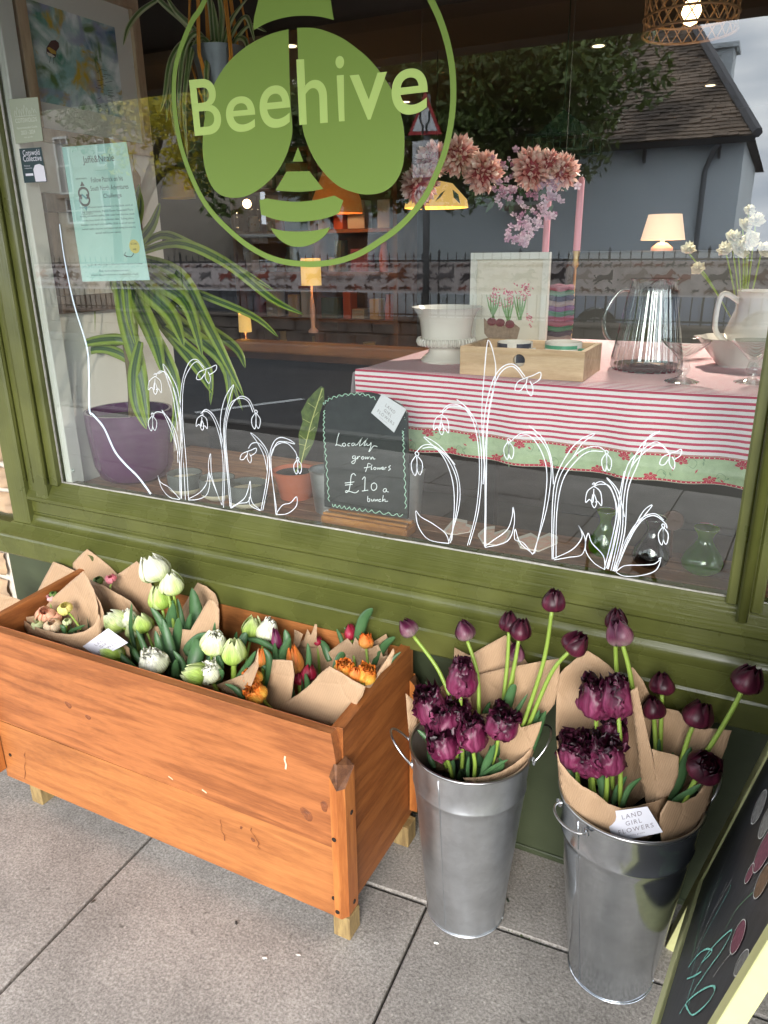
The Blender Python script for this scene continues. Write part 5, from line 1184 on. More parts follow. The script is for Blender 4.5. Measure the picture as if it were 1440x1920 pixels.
# g2 back sheets
paper(g2, [(162, 1030), (185, 1045), (207, 1062), (228, 1084), (222, 1130), (190, 1180), (150, 1170), (138, 1120), (137, 1075), (136, 1056), (148, 1043)], -.085, cv=-.01, seed=21)
paper(g2, [(256, 1052), (268, 1065), (280, 1085), (292, 1120), (300, 1180), (240, 1220), (200, 1200), (185, 1150), (184, 1096), (200, 1088), (228, 1072)], -.095, cv=-.01, seed=22)
paper(g2, [(168, 1087), (195, 1098), (245, 1127), (262, 1150), (260, 1200), (230, 1225), (195, 1215), (188, 1170), (178, 1120)], -.155, sx=.02, seed=23)
paper(g1, [(100, 1053), (120, 1060), (141, 1070), (150, 1100), (150, 1150), (120, 1160), (80, 1150), (60, 1134), (72, 1105), (86, 1078)], -.12, sy=.02, seed=24)
paper(g1, [(-30, 1095), (0, 1112), (30, 1122), (62, 1135), (72, 1160), (60, 1190), (-20, 1190)], -.17, seed=25)
paper(g1, [(157, 1070), (166, 1085), (176, 1105), (184, 1138), (184, 1165), (172, 1188), (140, 1205), (100, 1200), (78, 1180), (74, 1160), (84, 1138), (105, 1115), (130, 1092)], -.235, cv=-.06, sy=.02, seed=26)
paper(g1, [(180, 1114), (188, 1130), (195, 1150), (196, 1172), (188, 1195), (172, 1225), (150, 1225), (165, 1200), (182, 1178), (186, 1150), (182, 1130)], -.225, sx=-.03, seed=27, step=7)
paper(g1, [(3, 1145), (20, 1150), (40, 1158), (70, 1154), (72, 1170), (92, 1192), (118, 1212), (80, 1205), (50, 1198), (25, 1178), (10, 1160)], -.30, sx=.0, seed=28, step=7)
paper(g1, [(37, 1160), (60, 1172), (85, 1182), (105, 1187), (133, 1189), (158, 1184), (176, 1172), (186, 1150), (190, 1165), (190, 1190), (182, 1215), (165, 1240), (120, 1240), (80, 1215), (52, 1190)], -.335, cv=.05, seed=29, cx=115)
paper(g3, [(205, 1195), (225, 1200), (243, 1215), (246, 1240), (230, 1260), (200, 1245)], -.30, seed=30, step=7)
# g4
paper(g4, [(371, 1092), (388, 1099), (403, 1113), (409, 1130), (411, 1190), (400, 1240), (340, 1235), (335, 1170), (343, 1137), (356, 1114)], -.10, cv=.02, seed=31)
paper(g4, [(260, 1171), (280, 1173), (305, 1176), (332, 1178), (358, 1181), (371, 1158), (381, 1140), (391, 1124), (402, 1127), (411, 1142), (411, 1200), (410, 1270), (370, 1290), (310, 1285), (260, 1270), (242, 1238), (252, 1205)], -.215, cv=.02, sx=-.03, seed=32, cx=320)
paper(g4, [(262, 1256), (285, 1264), (318, 1277), (325, 1300), (290, 1290)], -.35, seed=33, step=7)
paper(g5, [(484, 1215), (478, 1240), (455, 1265), (430, 1275), (405, 1284), (370, 1284), (352, 1290), (400, 1325), (440, 1320), (470, 1290), (485, 1250)], -.31, sx=-.06, cv=-.02, seed=34, cx=420)
# g6
paper(g6, [(511, 1237), (530, 1237), (548, 1239), (552, 1265), (549, 1295), (543, 1325), (520, 1350), (480, 1340), (460, 1325), (485, 1312), (500, 1290), (508, 1262)], -.285, cv=.03, sx=-.03, seed=41)
paper(g6, [(552, 1180), (560, 1184), (568, 1189), (562, 1208), (558, 1225), (549, 1225), (551, 1200)], -.13, seed=42, step=7)
paper(g6, [(577, 1179), (583, 1191), (590, 1170), (594, 1172), (594, 1215), (566, 1215), (571, 1195)], -.12, seed=43, step=7)
# g7
paper(g7, [(558, 1209), (568, 1200), (578, 1193), (596, 1207), (616, 1223), (634, 1209), (652, 1196), (662, 1208), (666, 1194), (675, 1205), (685, 1218), (697, 1213), (709, 1209), (714, 1220), (718, 1231), (727, 1229), (722, 1260), (700, 1300), (640, 1320), (590, 1290), (566, 1270), (560, 1240)], -.125, cv=.01, sx=-.01, seed=44, wr=.005)
paper(g7, [(694, 1207), (710, 1197), (724, 1188), (727, 1195), (727, 1235), (710, 1230)], -.10, seed=45, step=7)
paper(g7, [(737, 1216), (740, 1222), (733, 1245), (714, 1262), (694, 1290), (676, 1314), (658, 1336), (668, 1312), (684, 1288), (705, 1265), (722, 1240)], -.26, sx=.05, seed=46, step=7)
paper(g7, [(618, 1249), (640, 1261), (662, 1275), (685, 1288), (680, 1304), (664, 1328), (646, 1350), (630, 1372), (600, 1380), (560, 1362), (511, 1333), (530, 1320), (560, 1301), (585, 1280), (600, 1263)], -.325, cv=.02, sx=-.015, seed=47, cx=610, wr=.006)
# tulips
T_ = tulip
T_(g4, 290, 1067, -.20, 26, (335, 1240, -.22), pal='cream', mid=(318, 1125, -.2), seed=51, L=1.8, sr=.0042, opn=.05, wh=3)
T_(g4, 322, 1095, -.19, 21, (345, 1240, -.21), pal='white', mid=(332, 1150, -.19), seed=52, L=2.0, sr=.0042, wh=3)
T_(g4, 301, 1122, -.19, 20, (330, 1230, -.21), pal='green', seed=53, L=2.1, sr=.0042, d=(.1, .0), wh=3)
T_(g4, 268, 1170, -.225, 17, (300, 1240, -.23), pal='green', seed=54, L=2, opn=.1, wh=3)
T_(g3, 217, 1165, -.24, 20, (262, 1240, -.26), pal='white', seed=55, L=2.1, wh=3, mid=(240, 1186, -.245))
T_(g3, 243, 1160, -.22, 16, (268, 1230, -.24), pal='cream', seed=56, L=2.0, wh=3, ruffle=.4)
T_(g3, 250, 1182, -.23, 14, (270, 1250, -.25), pal='white', seed=57, L=2.0, wh=2)
T_(g3, 211, 1230, -.33, 19, (255, 1262, -.31), pal='green', seed=58, L=2.1, wh=3, mid=(232, 1240, -.325))
T_(g5, 288, 1242, -.335, 24, (320, 1300, -.30), pal='cream', seed=59, L=1.7, wh=5, ruffle=.55, opn=.15, res=11, n=4, d=(-.1, .5, .35))
T_(g5, 401, 1206, -.27, 22, (400, 1290, -.27), pal='white', seed=60, L=1.8, wh=4, ruffle=.35, opn=.10, d=(.25, .2, .2), n=4)
T_(g5, 438, 1222, -.28, 21, (440, 1310, -.28), pal='green', seed=61, L=2.2, wh=3, sr=.007)
T_(g5, 366, 1266, -.345, 22, (410, 1300, -.32), pal='green', seed=62, L=1.9, wh=3, opn=.08, mid=(395, 1275, -.33))
T_(g5, 393, 1263, -.325, 19, (415, 1310, -.31), pal='cream', seed=63, L=1.7, wh=5, ruffle=.7, opn=.25, n=4, res=11)
T_(g5, 473, 1178, -.16, 18, (462, 1260, -.19), pal='green', seed=64, L=2.2, wh=3)
T_(g5, 501, 1183, -.155, 18, (475, 1260, -.19), pal='cream', seed=65, L=2.2, wh=4, ruffle=.5, opn=.12)
T_(g6, 518, 1201, -.18, 10, (530, 1280, -.2), pal='plum', seed=66, L=4.6, wh=2)
T_(g6, 490, 1234, -.25, 12, (500, 1300, -.26), pal='orange', seed=67, L=3.2, wh=2)
T_(g6, 532, 1232, -.19, 9, (535, 1290, -.2), pal='red', seed=68, L=2.6)
T_(g6, 553, 1238, -.20, 16, (562, 1330, -.23), pal='orange', seed=69, L=3.6, wh=2, d=(-.15, .1))
T_(g6, 472, 1273, -.31, 20, (500, 1320, -.29), pal='apricot', seed=70, L=1.7, wh=5, n=4, ruffle=.5, opn=.2, d=(-.2, .4, .3), res=11)
T_(g6, 480, 1301, -.345, 21, (510, 1330, -.32), pal='apricot', seed=71, L=1.7, wh=5, n=4, ruffle=.55, opn=.25, d=(-.3, .5, .4), res=11)
T_(g6, 579, 1261, -.21, 15, (571, 1330, -.23), pal='red', seed=72, L=2.3, wh=3)
T_(g6, 562, 1273, -.215, 12, (566, 1330, -.23), pal='red', seed=73, L=2.2, wh=2)
T_(g7, 646, 1256, -.29, 20, (640, 1320, -.29), pal='apricot', seed=74, L=1.7, wh=5, n=4, ruffle=.5, opn=.22, res=11)
T_(g7, 686, 1264, -.28, 20, (665, 1320, -.28), pal='apricot', seed=75, L=1.7, wh=5, n=4, ruffle=.55, opn=.22, res=11)
T_(g7, 666, 1264, -.30, 13, (655, 1320, -.29), pal='orange', seed=76, L=2.4, wh=2)
T_(g7, 686, 1203, -.135, 14, (690, 1280, -.16), pal='orange', seed=77, L=2.0, wh=3, ruffle=.6, opn=.2)
T_(g7, 657, 1186, -.11, 12, (665, 1270, -.14), pal='red', seed=78, L=2.6, wh=3)
T_(g7, 596, 1202, -.11, 9, (600, 1270, -.13), pal='red', seed=79, L=2.2)
# ranunculus
RC = dict(peach=((.88, .38, .22), (.85, .46, .30), (.92, .66, .48)), yellow=((.80, .66, .15), (.84, .72, .24), (.55, .62, .15)), pale=((.86, .58, .38), (.88, .68, .46), (.92, .80, .60)), pgreen=((.45, .56, .16), (.66, .72, .38), (.80, .82, .60)), pink=((.72, .16, .20), (.80, .24, .30), (.88, .45, .45)), bud=((.12, .20, .06), (.16, .26, .07), (.24, .34, .10)), pinkp=((.80, .40, .40), (.85, .50, .48), (.9, .6, .6)))
def ran(par, px, py, y, r, c, seed, foot, d=(.1, -.5, .8)):
    p = AY(px, py, y); Rm = r*(p-CAM).dot(FWD)/F_PX; dr = (-FWD*.55+V(0, 0, 1)+RT*d[0]).normalized()
    st = stem(par, [AY(*foot), AY(*foot).lerp(p, .6)+V(0, 0, .004), p-dr*Rm*.7], .0026, name='ranunculus')
    mb = MB(); ranunc(mb, p, dr, Rm, RC[c], seed); mk('flower_head', mb, PET_L, st, smooth=180)
for a in ((86, 1153, -.285, 18, 'peach', 1, (95, 1185, -.29)), (100, 1158, -.275, 14, 'peach', 2, (105, 1185, -.28)), (98, 1173, -.30, 15, 'pale', 3, (105, 1195, -.30)), (122, 1141, -.27, 13, 'yellow', 4, (152, 1180, -.28)), (70, 1170, -.31, 12, 'pgreen', 5, (85, 1195, -.3)), (41, 1146, -.25, 14, 'pgreen', 6, (60, 1180, -.26)),
          (67, 1142, -.24, 8, 'bud', 7, (75, 1180, -.25)), (94, 1121, -.225, 8, 'pinkp', 8, (100, 1170, -.24)), (100, 1114, -.215, 7, 'bud', 9, (105, 1170, -.23)), (126, 1166, -.29, 8, 'pgreen', 10, (124, 1190, -.29))):
    ran(g1, a[0], a[1], a[2], a[3], a[4], a[5], a[6])
ran(g2, 208, 1085, -.13, 10, 'pink', 11, (205, 1140, -.15)); ran(g2, 184, 1088, -.13, 9, 'bud', 12, (190, 1140, -.15))
# blades
for b_, pts, wd in ((g1, ((118, 1190, -.29), (140, 1180, -.285), (160, 1172, -.28)), .010), (g1, ((120, 1188, -.30), (118, 1178, -.30), (112, 1172, -.30)), .014),
    (g4, ((348, 1240, -.21), (340, 1170, -.19), (332, 1120, -.18)), .020), (g4, ((372, 1235, -.19), (368, 1160, -.165), (360, 1102, -.155)), .040), (g4, ((330, 1235, -.22), (322, 1175, -.21), (325, 1130, -.21)), .030), (g4, ((322, 1220, -.22), (300, 1165, -.22), (282, 1138, -.22)), .022), (g4, ((340, 1235, -.22), (350, 1180, -.20), (358, 1150, -.20)), .02), (g4, ((300, 1215, -.22), (318, 1150, -.2), (324, 1125, -.2)), .016),
    (g4, ((320, 1250, -.235), (332, 1190, -.23), (335, 1158, -.23)), .026), (g5, ((325, 1310, -.30), (318, 1230, -.27), (305, 1160, -.25)), .036), (g5, ((300, 1270, -.30), (298, 1220, -.29), (291, 1182, -.28)), .022), (g5, ((280, 1240, -.29), (268, 1210, -.28), (255, 1180, -.27)), .016), (g5, ((330, 1320, -.33), (328, 1270, -.32), (330, 1236, -.32)), .024),
    (g5, ((355, 1270, -.30), (368, 1225, -.27), (366, 1197, -.265)), .040), (g5, ((345, 1300, -.31), (342, 1250, -.3), (325, 1220, -.3)), .02), (g5, ((385, 1260, -.28), (400, 1235, -.27), (408, 1226, -.265)), .026), (g5, ((405, 1280, -.3), (412, 1250, -.29), (409, 1228, -.285)), .02), (g5, ((398, 1280, -.32), (408, 1268, -.32), (418, 1256, -.32)), .026),
    (g5, ((440, 1280, -.29), (462, 1250, -.28), (480, 1220, -.28)), .016), (g5, ((440, 1250, -.25), (455, 1200, -.22), (462, 1186, -.21)), .022), (g5, ((435, 1240, -.22), (440, 1205, -.2), (444, 1184, -.2)), .012), (g5, ((390, 1240, -.24), (389, 1190, -.22), (395, 1153, -.21)), .008), (g5, ((400, 1230, -.24), (402, 1195, -.23), (405, 1163, -.225)), .016), (g5, ((370, 1230, -.25), (350, 1220, -.25), (372, 1195, -.24), (400, 1188, -.24)), .022),
    (g3, ((255, 1225, -.26), (245, 1180, -.25), (247, 1130, -.245)), .012), (g3, ((270, 1225, -.25), (262, 1190, -.24), (250, 1150, -.235)), .012), (g3, ((270, 1275, -.33), (240, 1245, -.33), (210, 1215, -.33)), .020), (g3, ((255, 1240, -.28), (240, 1215, -.28), (215, 1190, -.28)), .010), (g3, ((265, 1250, -.30), (250, 1222, -.29), (225, 1200, -.28)), .016),
    (g6, ((530, 1230, -.2), (490, 1204, -.2), (452, 1198, -.2)), .016), (g6, ((525, 1290, -.22), (538, 1210, -.2), (534, 1180, -.19)), .022), (g6, ((520, 1280, -.23), (516, 1230, -.22), (515, 1205, -.22)), .014), (g6, ((525, 1270, -.22), (530, 1225, -.21), (545, 1195, -.2)), .022), (g6, ((500, 1300, -.27), (505, 1240, -.26), (494, 1215, -.255)), .018), (g6, ((508, 1262, -.26), (490, 1248, -.26), (466, 1249, -.26)), .010),
    (g6, ((462, 1330, -.35), (445, 1296, -.35), (421, 1282, -.35)), .014), (g6, ((575, 1330, -.24), (577, 1290, -.24), (572, 1262, -.24)), .016), (g6, ((480, 1260, -.28), (470, 1256, -.28), (463, 1250, -.28)), .008), (g6, ((576, 1260, -.21), (579, 1235, -.205), (577, 1205, -.20)), .014),
    (g7, ((668, 1220, -.125), (680, 1165, -.115), (699, 1140, -.115)), .026), (g7, ((650, 1240, -.12), (640, 1200, -.11), (631, 1179, -.11)), .012), (g7, ((700, 1250, -.13), (720, 1212, -.125), (741, 1194, -.125)), .020), (g7, ((730, 1245, -.2), (740, 1232, -.19), (752, 1222, -.18)), .008), (g7, ((628, 1255, -.26), (638, 1235, -.25), (643, 1222, -.25)), .022), (g7, ((618, 1240, -.13), (610, 1215, -.12), (600, 1200, -.11)), .02), (g7, ((665, 1215, -.115), (655, 1190, -.11), (645, 1176, -.11)), .008), (g7, ((690, 1230, -.13), (693, 1205, -.12), (692, 1189, -.12)), .006)):
    leaf(b_, [AY(*p) for p in pts], wd)
# dark filler of stems and leaves deep in each wrap
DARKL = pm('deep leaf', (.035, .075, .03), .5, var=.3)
random.seed(31)
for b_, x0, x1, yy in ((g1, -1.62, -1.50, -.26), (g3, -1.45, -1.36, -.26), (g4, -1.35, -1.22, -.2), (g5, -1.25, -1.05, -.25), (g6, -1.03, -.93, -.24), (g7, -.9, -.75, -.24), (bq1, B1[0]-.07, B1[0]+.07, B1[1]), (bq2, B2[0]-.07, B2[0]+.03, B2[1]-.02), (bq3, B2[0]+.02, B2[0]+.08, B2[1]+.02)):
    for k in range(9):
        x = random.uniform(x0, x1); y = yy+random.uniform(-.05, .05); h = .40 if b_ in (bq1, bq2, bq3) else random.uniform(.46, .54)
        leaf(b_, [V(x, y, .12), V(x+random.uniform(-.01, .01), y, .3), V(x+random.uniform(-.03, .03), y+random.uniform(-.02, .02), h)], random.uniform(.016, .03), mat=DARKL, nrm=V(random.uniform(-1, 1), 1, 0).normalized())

# white florist cards tucked on the papers
def card(px4, ys, label, lines=('LAND', 'GIRL', 'FLOWERS'), grp='white square florist cards'):
    P4 = [AY(px4[i][0], px4[i][1], ys[i]) for i in range(4)]      # bl, br, tr, tl
    n = (P4[1]-P4[0]).cross(P4[3]-P4[0]).normalized()
    if n.dot(FWD) > 0: n = -n
    t = empty('florist_card', sum(P4, V(0, 0, 0))/4, label, 'card', grp)
    mb = MB(); mb.poly(P4, n, .0006); c = mk('card', mb, CARDW, t)
    ex_, ey_ = (P4[1]-P4[0]), (P4[3]-P4[0])
    for tx, x0, x1, y0, y1 in ((lines[0], .30, .70, .66, .80), (lines[1], .34, .66, .44, .58), (lines[2], .16, .86, .22, .36), ('locally grown', .32, .66, .09, .15)):
        mb = MB(); text_quad(mb, tx, P4[0]+ex_*x0+ey_*y0, P4[0]+ex_*x1+ey_*y0, P4[0]+ex_*x1+ey_*y1, P4[0]+ex_*x0+ey_*y1, n, off=.0010, spacing=1.25)
        mk('lettering', mb, INK, t)
card([(205, 1252), (258, 1215), (205, 1180), (154, 1213)][0:0] or [(187, 1235), (240, 1205), (203, 1178), (155, 1212)], [-.345, -.335, -.335, -.345], 'white card reading LAND GIRL FLOWERS beside the peach bouquet in the planter')
card([(1150, 1580), (1243, 1560), (1214, 1512), (1135, 1523)], [-.3395, -.335, -.331, -.3355], 'white card reading LAND GIRL FLOWERS on the paper in the bucket by the A-frame')
# ---------------------------------------------------------------- inside the window
T = 1.146
def mpp(p): return (Vector(p)-CAM).dot(FWD)/F_PX
def clear(name, tint, boost=1.6, add=.02): return pane_mat(name, tint, boost, add)
CERAM = pm('cream glazed ceramic', (.70, .66, .62), .16, coat=.5)
PURP = pm('purple glazed pot', (.070, .012, .064), .16, coat=.3, var=.1)
TERRA = pm('terracotta plastic', (.38, .10, .045), .5)
SOIL = pm('potting soil', (.03, .022, .016), .95, bump=1, bscale=80)
BRASS = pm('brass', (.62, .46, .20), .3, metal=1)
G1 = clear('clear glass', (.90, .94, .93), 2.2, .07); 
def tinted(name, tint, dif, f):
    m = pane_mat(name, tint, 2.6, .07); N = m.node_tree.nodes; L = m.node_tree.links; o = N['Material Output']; src = o.inputs['Surface'].links[0].from_socket
    t = N.new('ShaderNodeBsdfTranslucent'); t.inputs['Color'].default_value = (*dif, 1); ms = N.new('ShaderNodeMixShader'); ms.inputs[0].default_value = f
    L.new(src, ms.inputs[1]); L.new(t.outputs[0], ms.inputs[2]); L.new(ms.outputs[0], o.inputs['Surface']); return m
G2 = tinted('green bottle glass', (.55, .78, .14), (.34, .56, .02), .65); G3 = tinted('purple bottle glass', (.20, .10, .14), (.07, .02, .035), .55); G4 = clear('smoky glass', (.62, .64, .65), 1.8, .09)
def lat(name, prof, c, mat, par=None, n=40, sm=60, wob=None, axis=None): mb = MB(); mb.lathe(prof, c, n, wob=wob, axis=axis); return mk(name, mb, mat, par, smooth=sm)
# table under a striped cloth
def cloth_mat():
    m, N, L, b = newmat('red striped cotton'); uv = N.new('ShaderNodeUVMap'); uv.uv_map = 'UV'; sp = N.new('ShaderNodeSeparateXYZ'); L.new(uv.outputs[0], sp.inputs[0])
    nz = N.new('ShaderNodeTexNoise'); nz.inputs['Scale'].default_value = 60; L.new(uv.outputs[0], nz.inputs['Vector'])
    a = N.new('ShaderNodeMath'); a.operation = 'MULTIPLY_ADD'; a.inputs[1].default_value = .0012; L.new(nz.outputs['Fac'], a.inputs[0]); L.new(sp.outputs[1], a.inputs[2])
    d = N.new('ShaderNodeMath'); d.operation = 'DIVIDE'; d.inputs[1].default_value = .01385; L.new(a.outputs[0], d.inputs[0])
    f = N.new('ShaderNodeMath'); f.operation = 'FRACT'; L.new(d.outputs[0], f.inputs[0]); g = N.new('ShaderNodeMath'); g.operation = 'GREATER_THAN'; g.inputs[1].default_value = .57; L.new(f.outputs[0], g.inputs[0])
    mx = N.new('ShaderNodeMix'); mx.data_type = 'RGBA'; mx.inputs[6].default_value = (.82, .76, .80, 1); mx.inputs[7].default_value = (.56, .055, .115, 1); L.new(g.outputs[0], mx.inputs['Factor']); L.new(mx.outputs[2], b.inputs['Base Color'])
    b.inputs['Roughness'].default_value = .85; return m
CLOTH = cloth_mat()
tb = empty('display_table', (-.4, .7, 0), 'display table hidden under the striped tablecloth', 'table')
mb = MB(); mb.box(-.985, .9, .278, 1.25, T-.035, T-.004); mk('tabletop', mb, DARKM, tb)
for x in (-.93, .82):
    for y in (.34, 1.18): mb = MB(); mb.box(x, x+.05, y, y+.05, 0, T-.036); mk('leg', mb, DARKM, tb)
tc_ = empty('tablecloth', (-.4, .7, T), 'red and white striped tablecloth with green floral border over the table', 'tablecloth')
mb = MB(); NX = 90; drop = .205
def clo(u, v):
    x = -.985+1.88*v; L_ = .95+drop; s = u*L_
    if s < .95: return V(x, 1.22-s, T+.0008*noise.noise(V(x*9, s*9, 0)))
    h = s-.95; return V(x, .27-min(h, .012)*.6-.010*h/drop*math.sin(x*21)-.008*h/drop*math.sin(x*47+1), T-h+.004*math.sin(x*5))
k0 = 0; rows_ = [i/14*.95/(.95+drop) for i in range(14)]+[(.95+drop*j/16)/(.95+drop) for j in range(17)]
for u in rows_:
    for j in range(NX+1): mb.vert(clo(u, j/NX), uv=(j/NX*1.88, u*(.95+drop)))
for i in range(len(rows_)-1):
    for j in range(NX): a = i*(NX+1)+j; mb.face(a, a+1, a+NX+2, a+NX+1)
mk('cloth', mb, CLOTH, tc_, smooth=80)
mb = MB(); mb.grid(lambda u, v: V(-.985-.012*math.sin(u*3)-.004, .262+.9*v, T-.20*u-.004), 6, 20); mk('cloth_side', mb, pm('cloth side', (.78, .68, .72), .85), tc_, smooth=80)
GRB = pm('green border print', (.42, .52, .34), .85, var=.12, vscale=60)
def bz(v, h, off): p = clo((.95+h)/(.95+drop), v); return p+V(0, -off, 0)
h0, h1 = drop-.066, drop-.0005
mb = MB(); mb.grid(lambda u, v: bz(v, h0+(h1-h0)*u, .0006), 8, 90); mk('border', mb, GRB, tc_, smooth=80)
RP = pm('red border print', (.52, .05, .09), .85); VP_ = pm('vine print', (.24, .34, .22), .85); WPt = pm('white border print', (.72, .74, .62), .85)
for hh in (h0+.001, h1-.006):
    mb = MB(); mb.grid(lambda u, v: bz(v, hh+.005*u, .0012), 1, 90); mk('border_line', mb, RP, tc_)
    mb = MB()
    for k in range(180): p = bz((k+.5)/180, hh+.0025, .0016); mb.poly([p+V(-.0011, 0, -.0011), p+V(.0011, 0, -.0011), p+V(.0011, 0, .0011), p+V(-.0011, 0, .0011)], (0, -1, 0), .0002)
    tag(mk('border_dots', mb, WPt, tc_), kind='stuff')
random.seed(12); mr_, mv_ = MB(), MB()
for k in range(30):
    v = (k+.5)/30; hc = h0+(.018 if k % 2 else .050); p = bz(v, hc, .0015); r = .0135; W_ = lambda o, v=v, hc=hc: bz(v+o.x/1.88, hc-o.z, .0016); up = 1 if k % 2 else -1; a0 = random.uniform(-.5, .5)
    for j in range(7):
        a = math.pi*(j+.5)/7+a0; d = V(math.cos(a), 0, math.sin(a)*up); t_ = V(-d.z, 0, d.x)
        mr_.poly([W_(d*r*.35-t_*.0008), W_(d*r*.95-t_*.0026), W_(d*r*1.15), W_(d*r*.95+t_*.0026), W_(d*r*.35+t_*.0008)], (0, -1, 0), .0002)
    mr_.poly([W_(V(math.cos(q*.9), 0, math.sin(q*.9))*r*.30) for q in range(7)], (0, -1, 0), .0002)
    q0 = bz(v+.016, hc+random.uniform(-.01, .01), .0013)
    mv_.stroke(catmull([W_(V(.012, 0, 0)), W_(V(.020, 0, .012)), W_(V(.033, 0, .004)), W_(V(.028, 0, -.010)), W_(V(.018, 0, -.006))], 5), .0012, (0, -1, 0))
    for j in range(3):
        c = W_(V(random.uniform(.014, .05), 0, random.uniform(-.018, .018))); an = random.random()*6; d = V(math.cos(an), 0, math.sin(an))*.006; t_ = V(-d.z, 0, d.x)*.35
        (mr_ if j == 0 else mv_).poly([c-d, c+t_, c+d, c-t_], (0, -1, 0), .0002)
tag(mk('flower_print', mr_, RP, tc_), kind='stuff'); tag(mk('vine_print', mv_, VP_, tc_), kind='stuff')

# urn
c = AZ(836, 677, T); s = mpp(c); zt_ = HZ(c.x, c.y, 575)-T; R_ = 66*s
prof = [(0, 0), (.70, 0), (.72, .03), (.66, .08), (.50, .17), (.48, .24), (.52, .27), (.60, .28), (.76, .32), (.80, .38), (.74, .43), (.70, .45), (.72, .6), (.76, .78), (.86, .92), (1.0, 1.0), (.97, 1.0), (.72, .8), (.62, .5), (0, .45)]
ur = empty('ceramic_urn', c, 'cream glazed footed urn at the left front of the striped table', 'urn')
lat('body', [(r*R_, h*zt_) for r, h in prof], c, CERAM, ur, 56, 40)
mb = MB()
for k in range(44): a = 2*math.pi*k/44; mb.tube([c+V(math.cos(a)*R_*(.77+.05*math.sin(math.pi*j/4)), math.sin(a)*R_*(.77+.05*math.sin(math.pi*j/4)), zt_*(.315+.125*j/4)) for j in range(5)], R_*.035, 5)
tag(mk('fluted_band', mb, CERAM, ur, smooth=180), kind='stuff')
# wooden tray with a finger hole
fl, fr_ = AZ(862, 702, T), AZ(1092, 717, T); yy = fl.y; hT = HZ(fl.x, yy, 649)-T; xl, xr = fl.x, fr_.x; bk = yy+.20
MAPLE = wood_mat('pale maple', (.66, .47, .30), (.50, .33, .19), stretch=(1.5, 10, 10), rough=.45)
tr = empty('wooden_tray', (xl, yy, T), 'pale wooden tray with round finger hole holding two mugs', 'tray')
mb = MB(); hx, hz = AY(973, 676, yy).x, AY(973, 676, yy).z; n_ = 24
outer = [V(xl, yy, T+.001), V(xr, yy, T+.001), V(xr, yy, T+hT), V(xl, yy, T+hT)]; hole = [V(hx+.0155*math.cos(-2*math.pi*k/n_), yy, hz+.0155*math.sin(-2*math.pi*k/n_)) for k in range(n_)]
allp = outer+hole; tri = tessellate_polygon([outer, hole])
for p in allp: mb.vert(p)
for p in allp: mb.vert(p+V(0, .012, 0))
m_ = len(allp)
for t_ in tri: mb.face(*t_); mb.face(*[m_+i for i in t_[::-1]])
for i in range(4): mb.face(i, (i+1) % 4, m_+(i+1) % 4, m_+i)
for i in range(n_): mb.face(4+i, 4+(i+1) % n_, m_+4+(i+1) % n_, m_+4+i)
mk('front_side', mb, MAPLE, tr)
for a in ((xl, xl+.012, yy+.0125, bk), (xr-.012, xr, yy+.0125, bk), (xl+.0125, xr-.0125, bk-.012, bk)): mb = MB(); mb.box(a[0], a[1], a[2], a[3], T+.001, T+hT); mk('tray_side', mb, MAPLE, tr)
mb = MB(); mb.box(xl+.0125, xr-.0125, yy+.0125, bk-.0125, T+.002, T+.010); mk('tray_base', mb, MAPLE, tr)
def mug(px, py, y, r, cols, label):
    p = AY(px, py, y); zb = T+.011; zt2 = p.z; c = V(p.x, y, zb); h = zt2-zb
    t = empty('mug', c, label, 'mug'); mb = MB(); prof = [(r*.75, 0), (r*.9, h*.08), (r, h*.25), (r, h*.99), (r*.985, h), (r*.94, h*.99), (r*.93, h*.3), (0, h*.15)]
    P2 = [(0, 0)]+prof
    mb.lathe(P2, c, 32); mk('body', mb, CERAM, t, smooth=50)
    for z0, z1, mt, a0, a1 in cols:
        m2 = MB(); m2.grid(lambda u, v: c+V(r*1.006*math.cos(a0+(a1-a0)*v), r*1.006*math.sin(a0+(a1-a0)*v), h*(z0+(z1-z0)*u)), 1, 26); mk('glaze_band', m2, mt, t, smooth=180)
    a = R(-20); d = V(math.cos(a), math.sin(a), 0); m2 = MB(); m2.tube([c+d*(r*.98)+V(0, 0, h*.75), c+d*(r*1.35)+V(0, 0, h*.78), c+d*(r*1.5)+V(0, 0, h*.5), c+d*(r*1.3)+V(0, 0, h*.25), c+d*(r*.97)+V(0, 0, h*.2)], .0045, 8); mk('handle', m2, CERAM if 'navy' in label else MATS['mug green'], t, smooth=180)
NAVY = pm('mug navy', (.02, .03, .06), .3); MGR = pm('mug green', (.06, .32, .20), .3)
mug(966, 640, yy+.075, .045, [(.3, .97, NAVY, R(190), R(262)), (.3, .97, NAVY, R(292), R(350))], 'navy and cream mug at the left in the wooden tray')
mug(1057, 640, yy+.085, .046, [(z, z+.12, MGR, R(180), R(330)) for z in (.28, .45, .62, .79)], 'green striped mug at the right in the wooden tray')
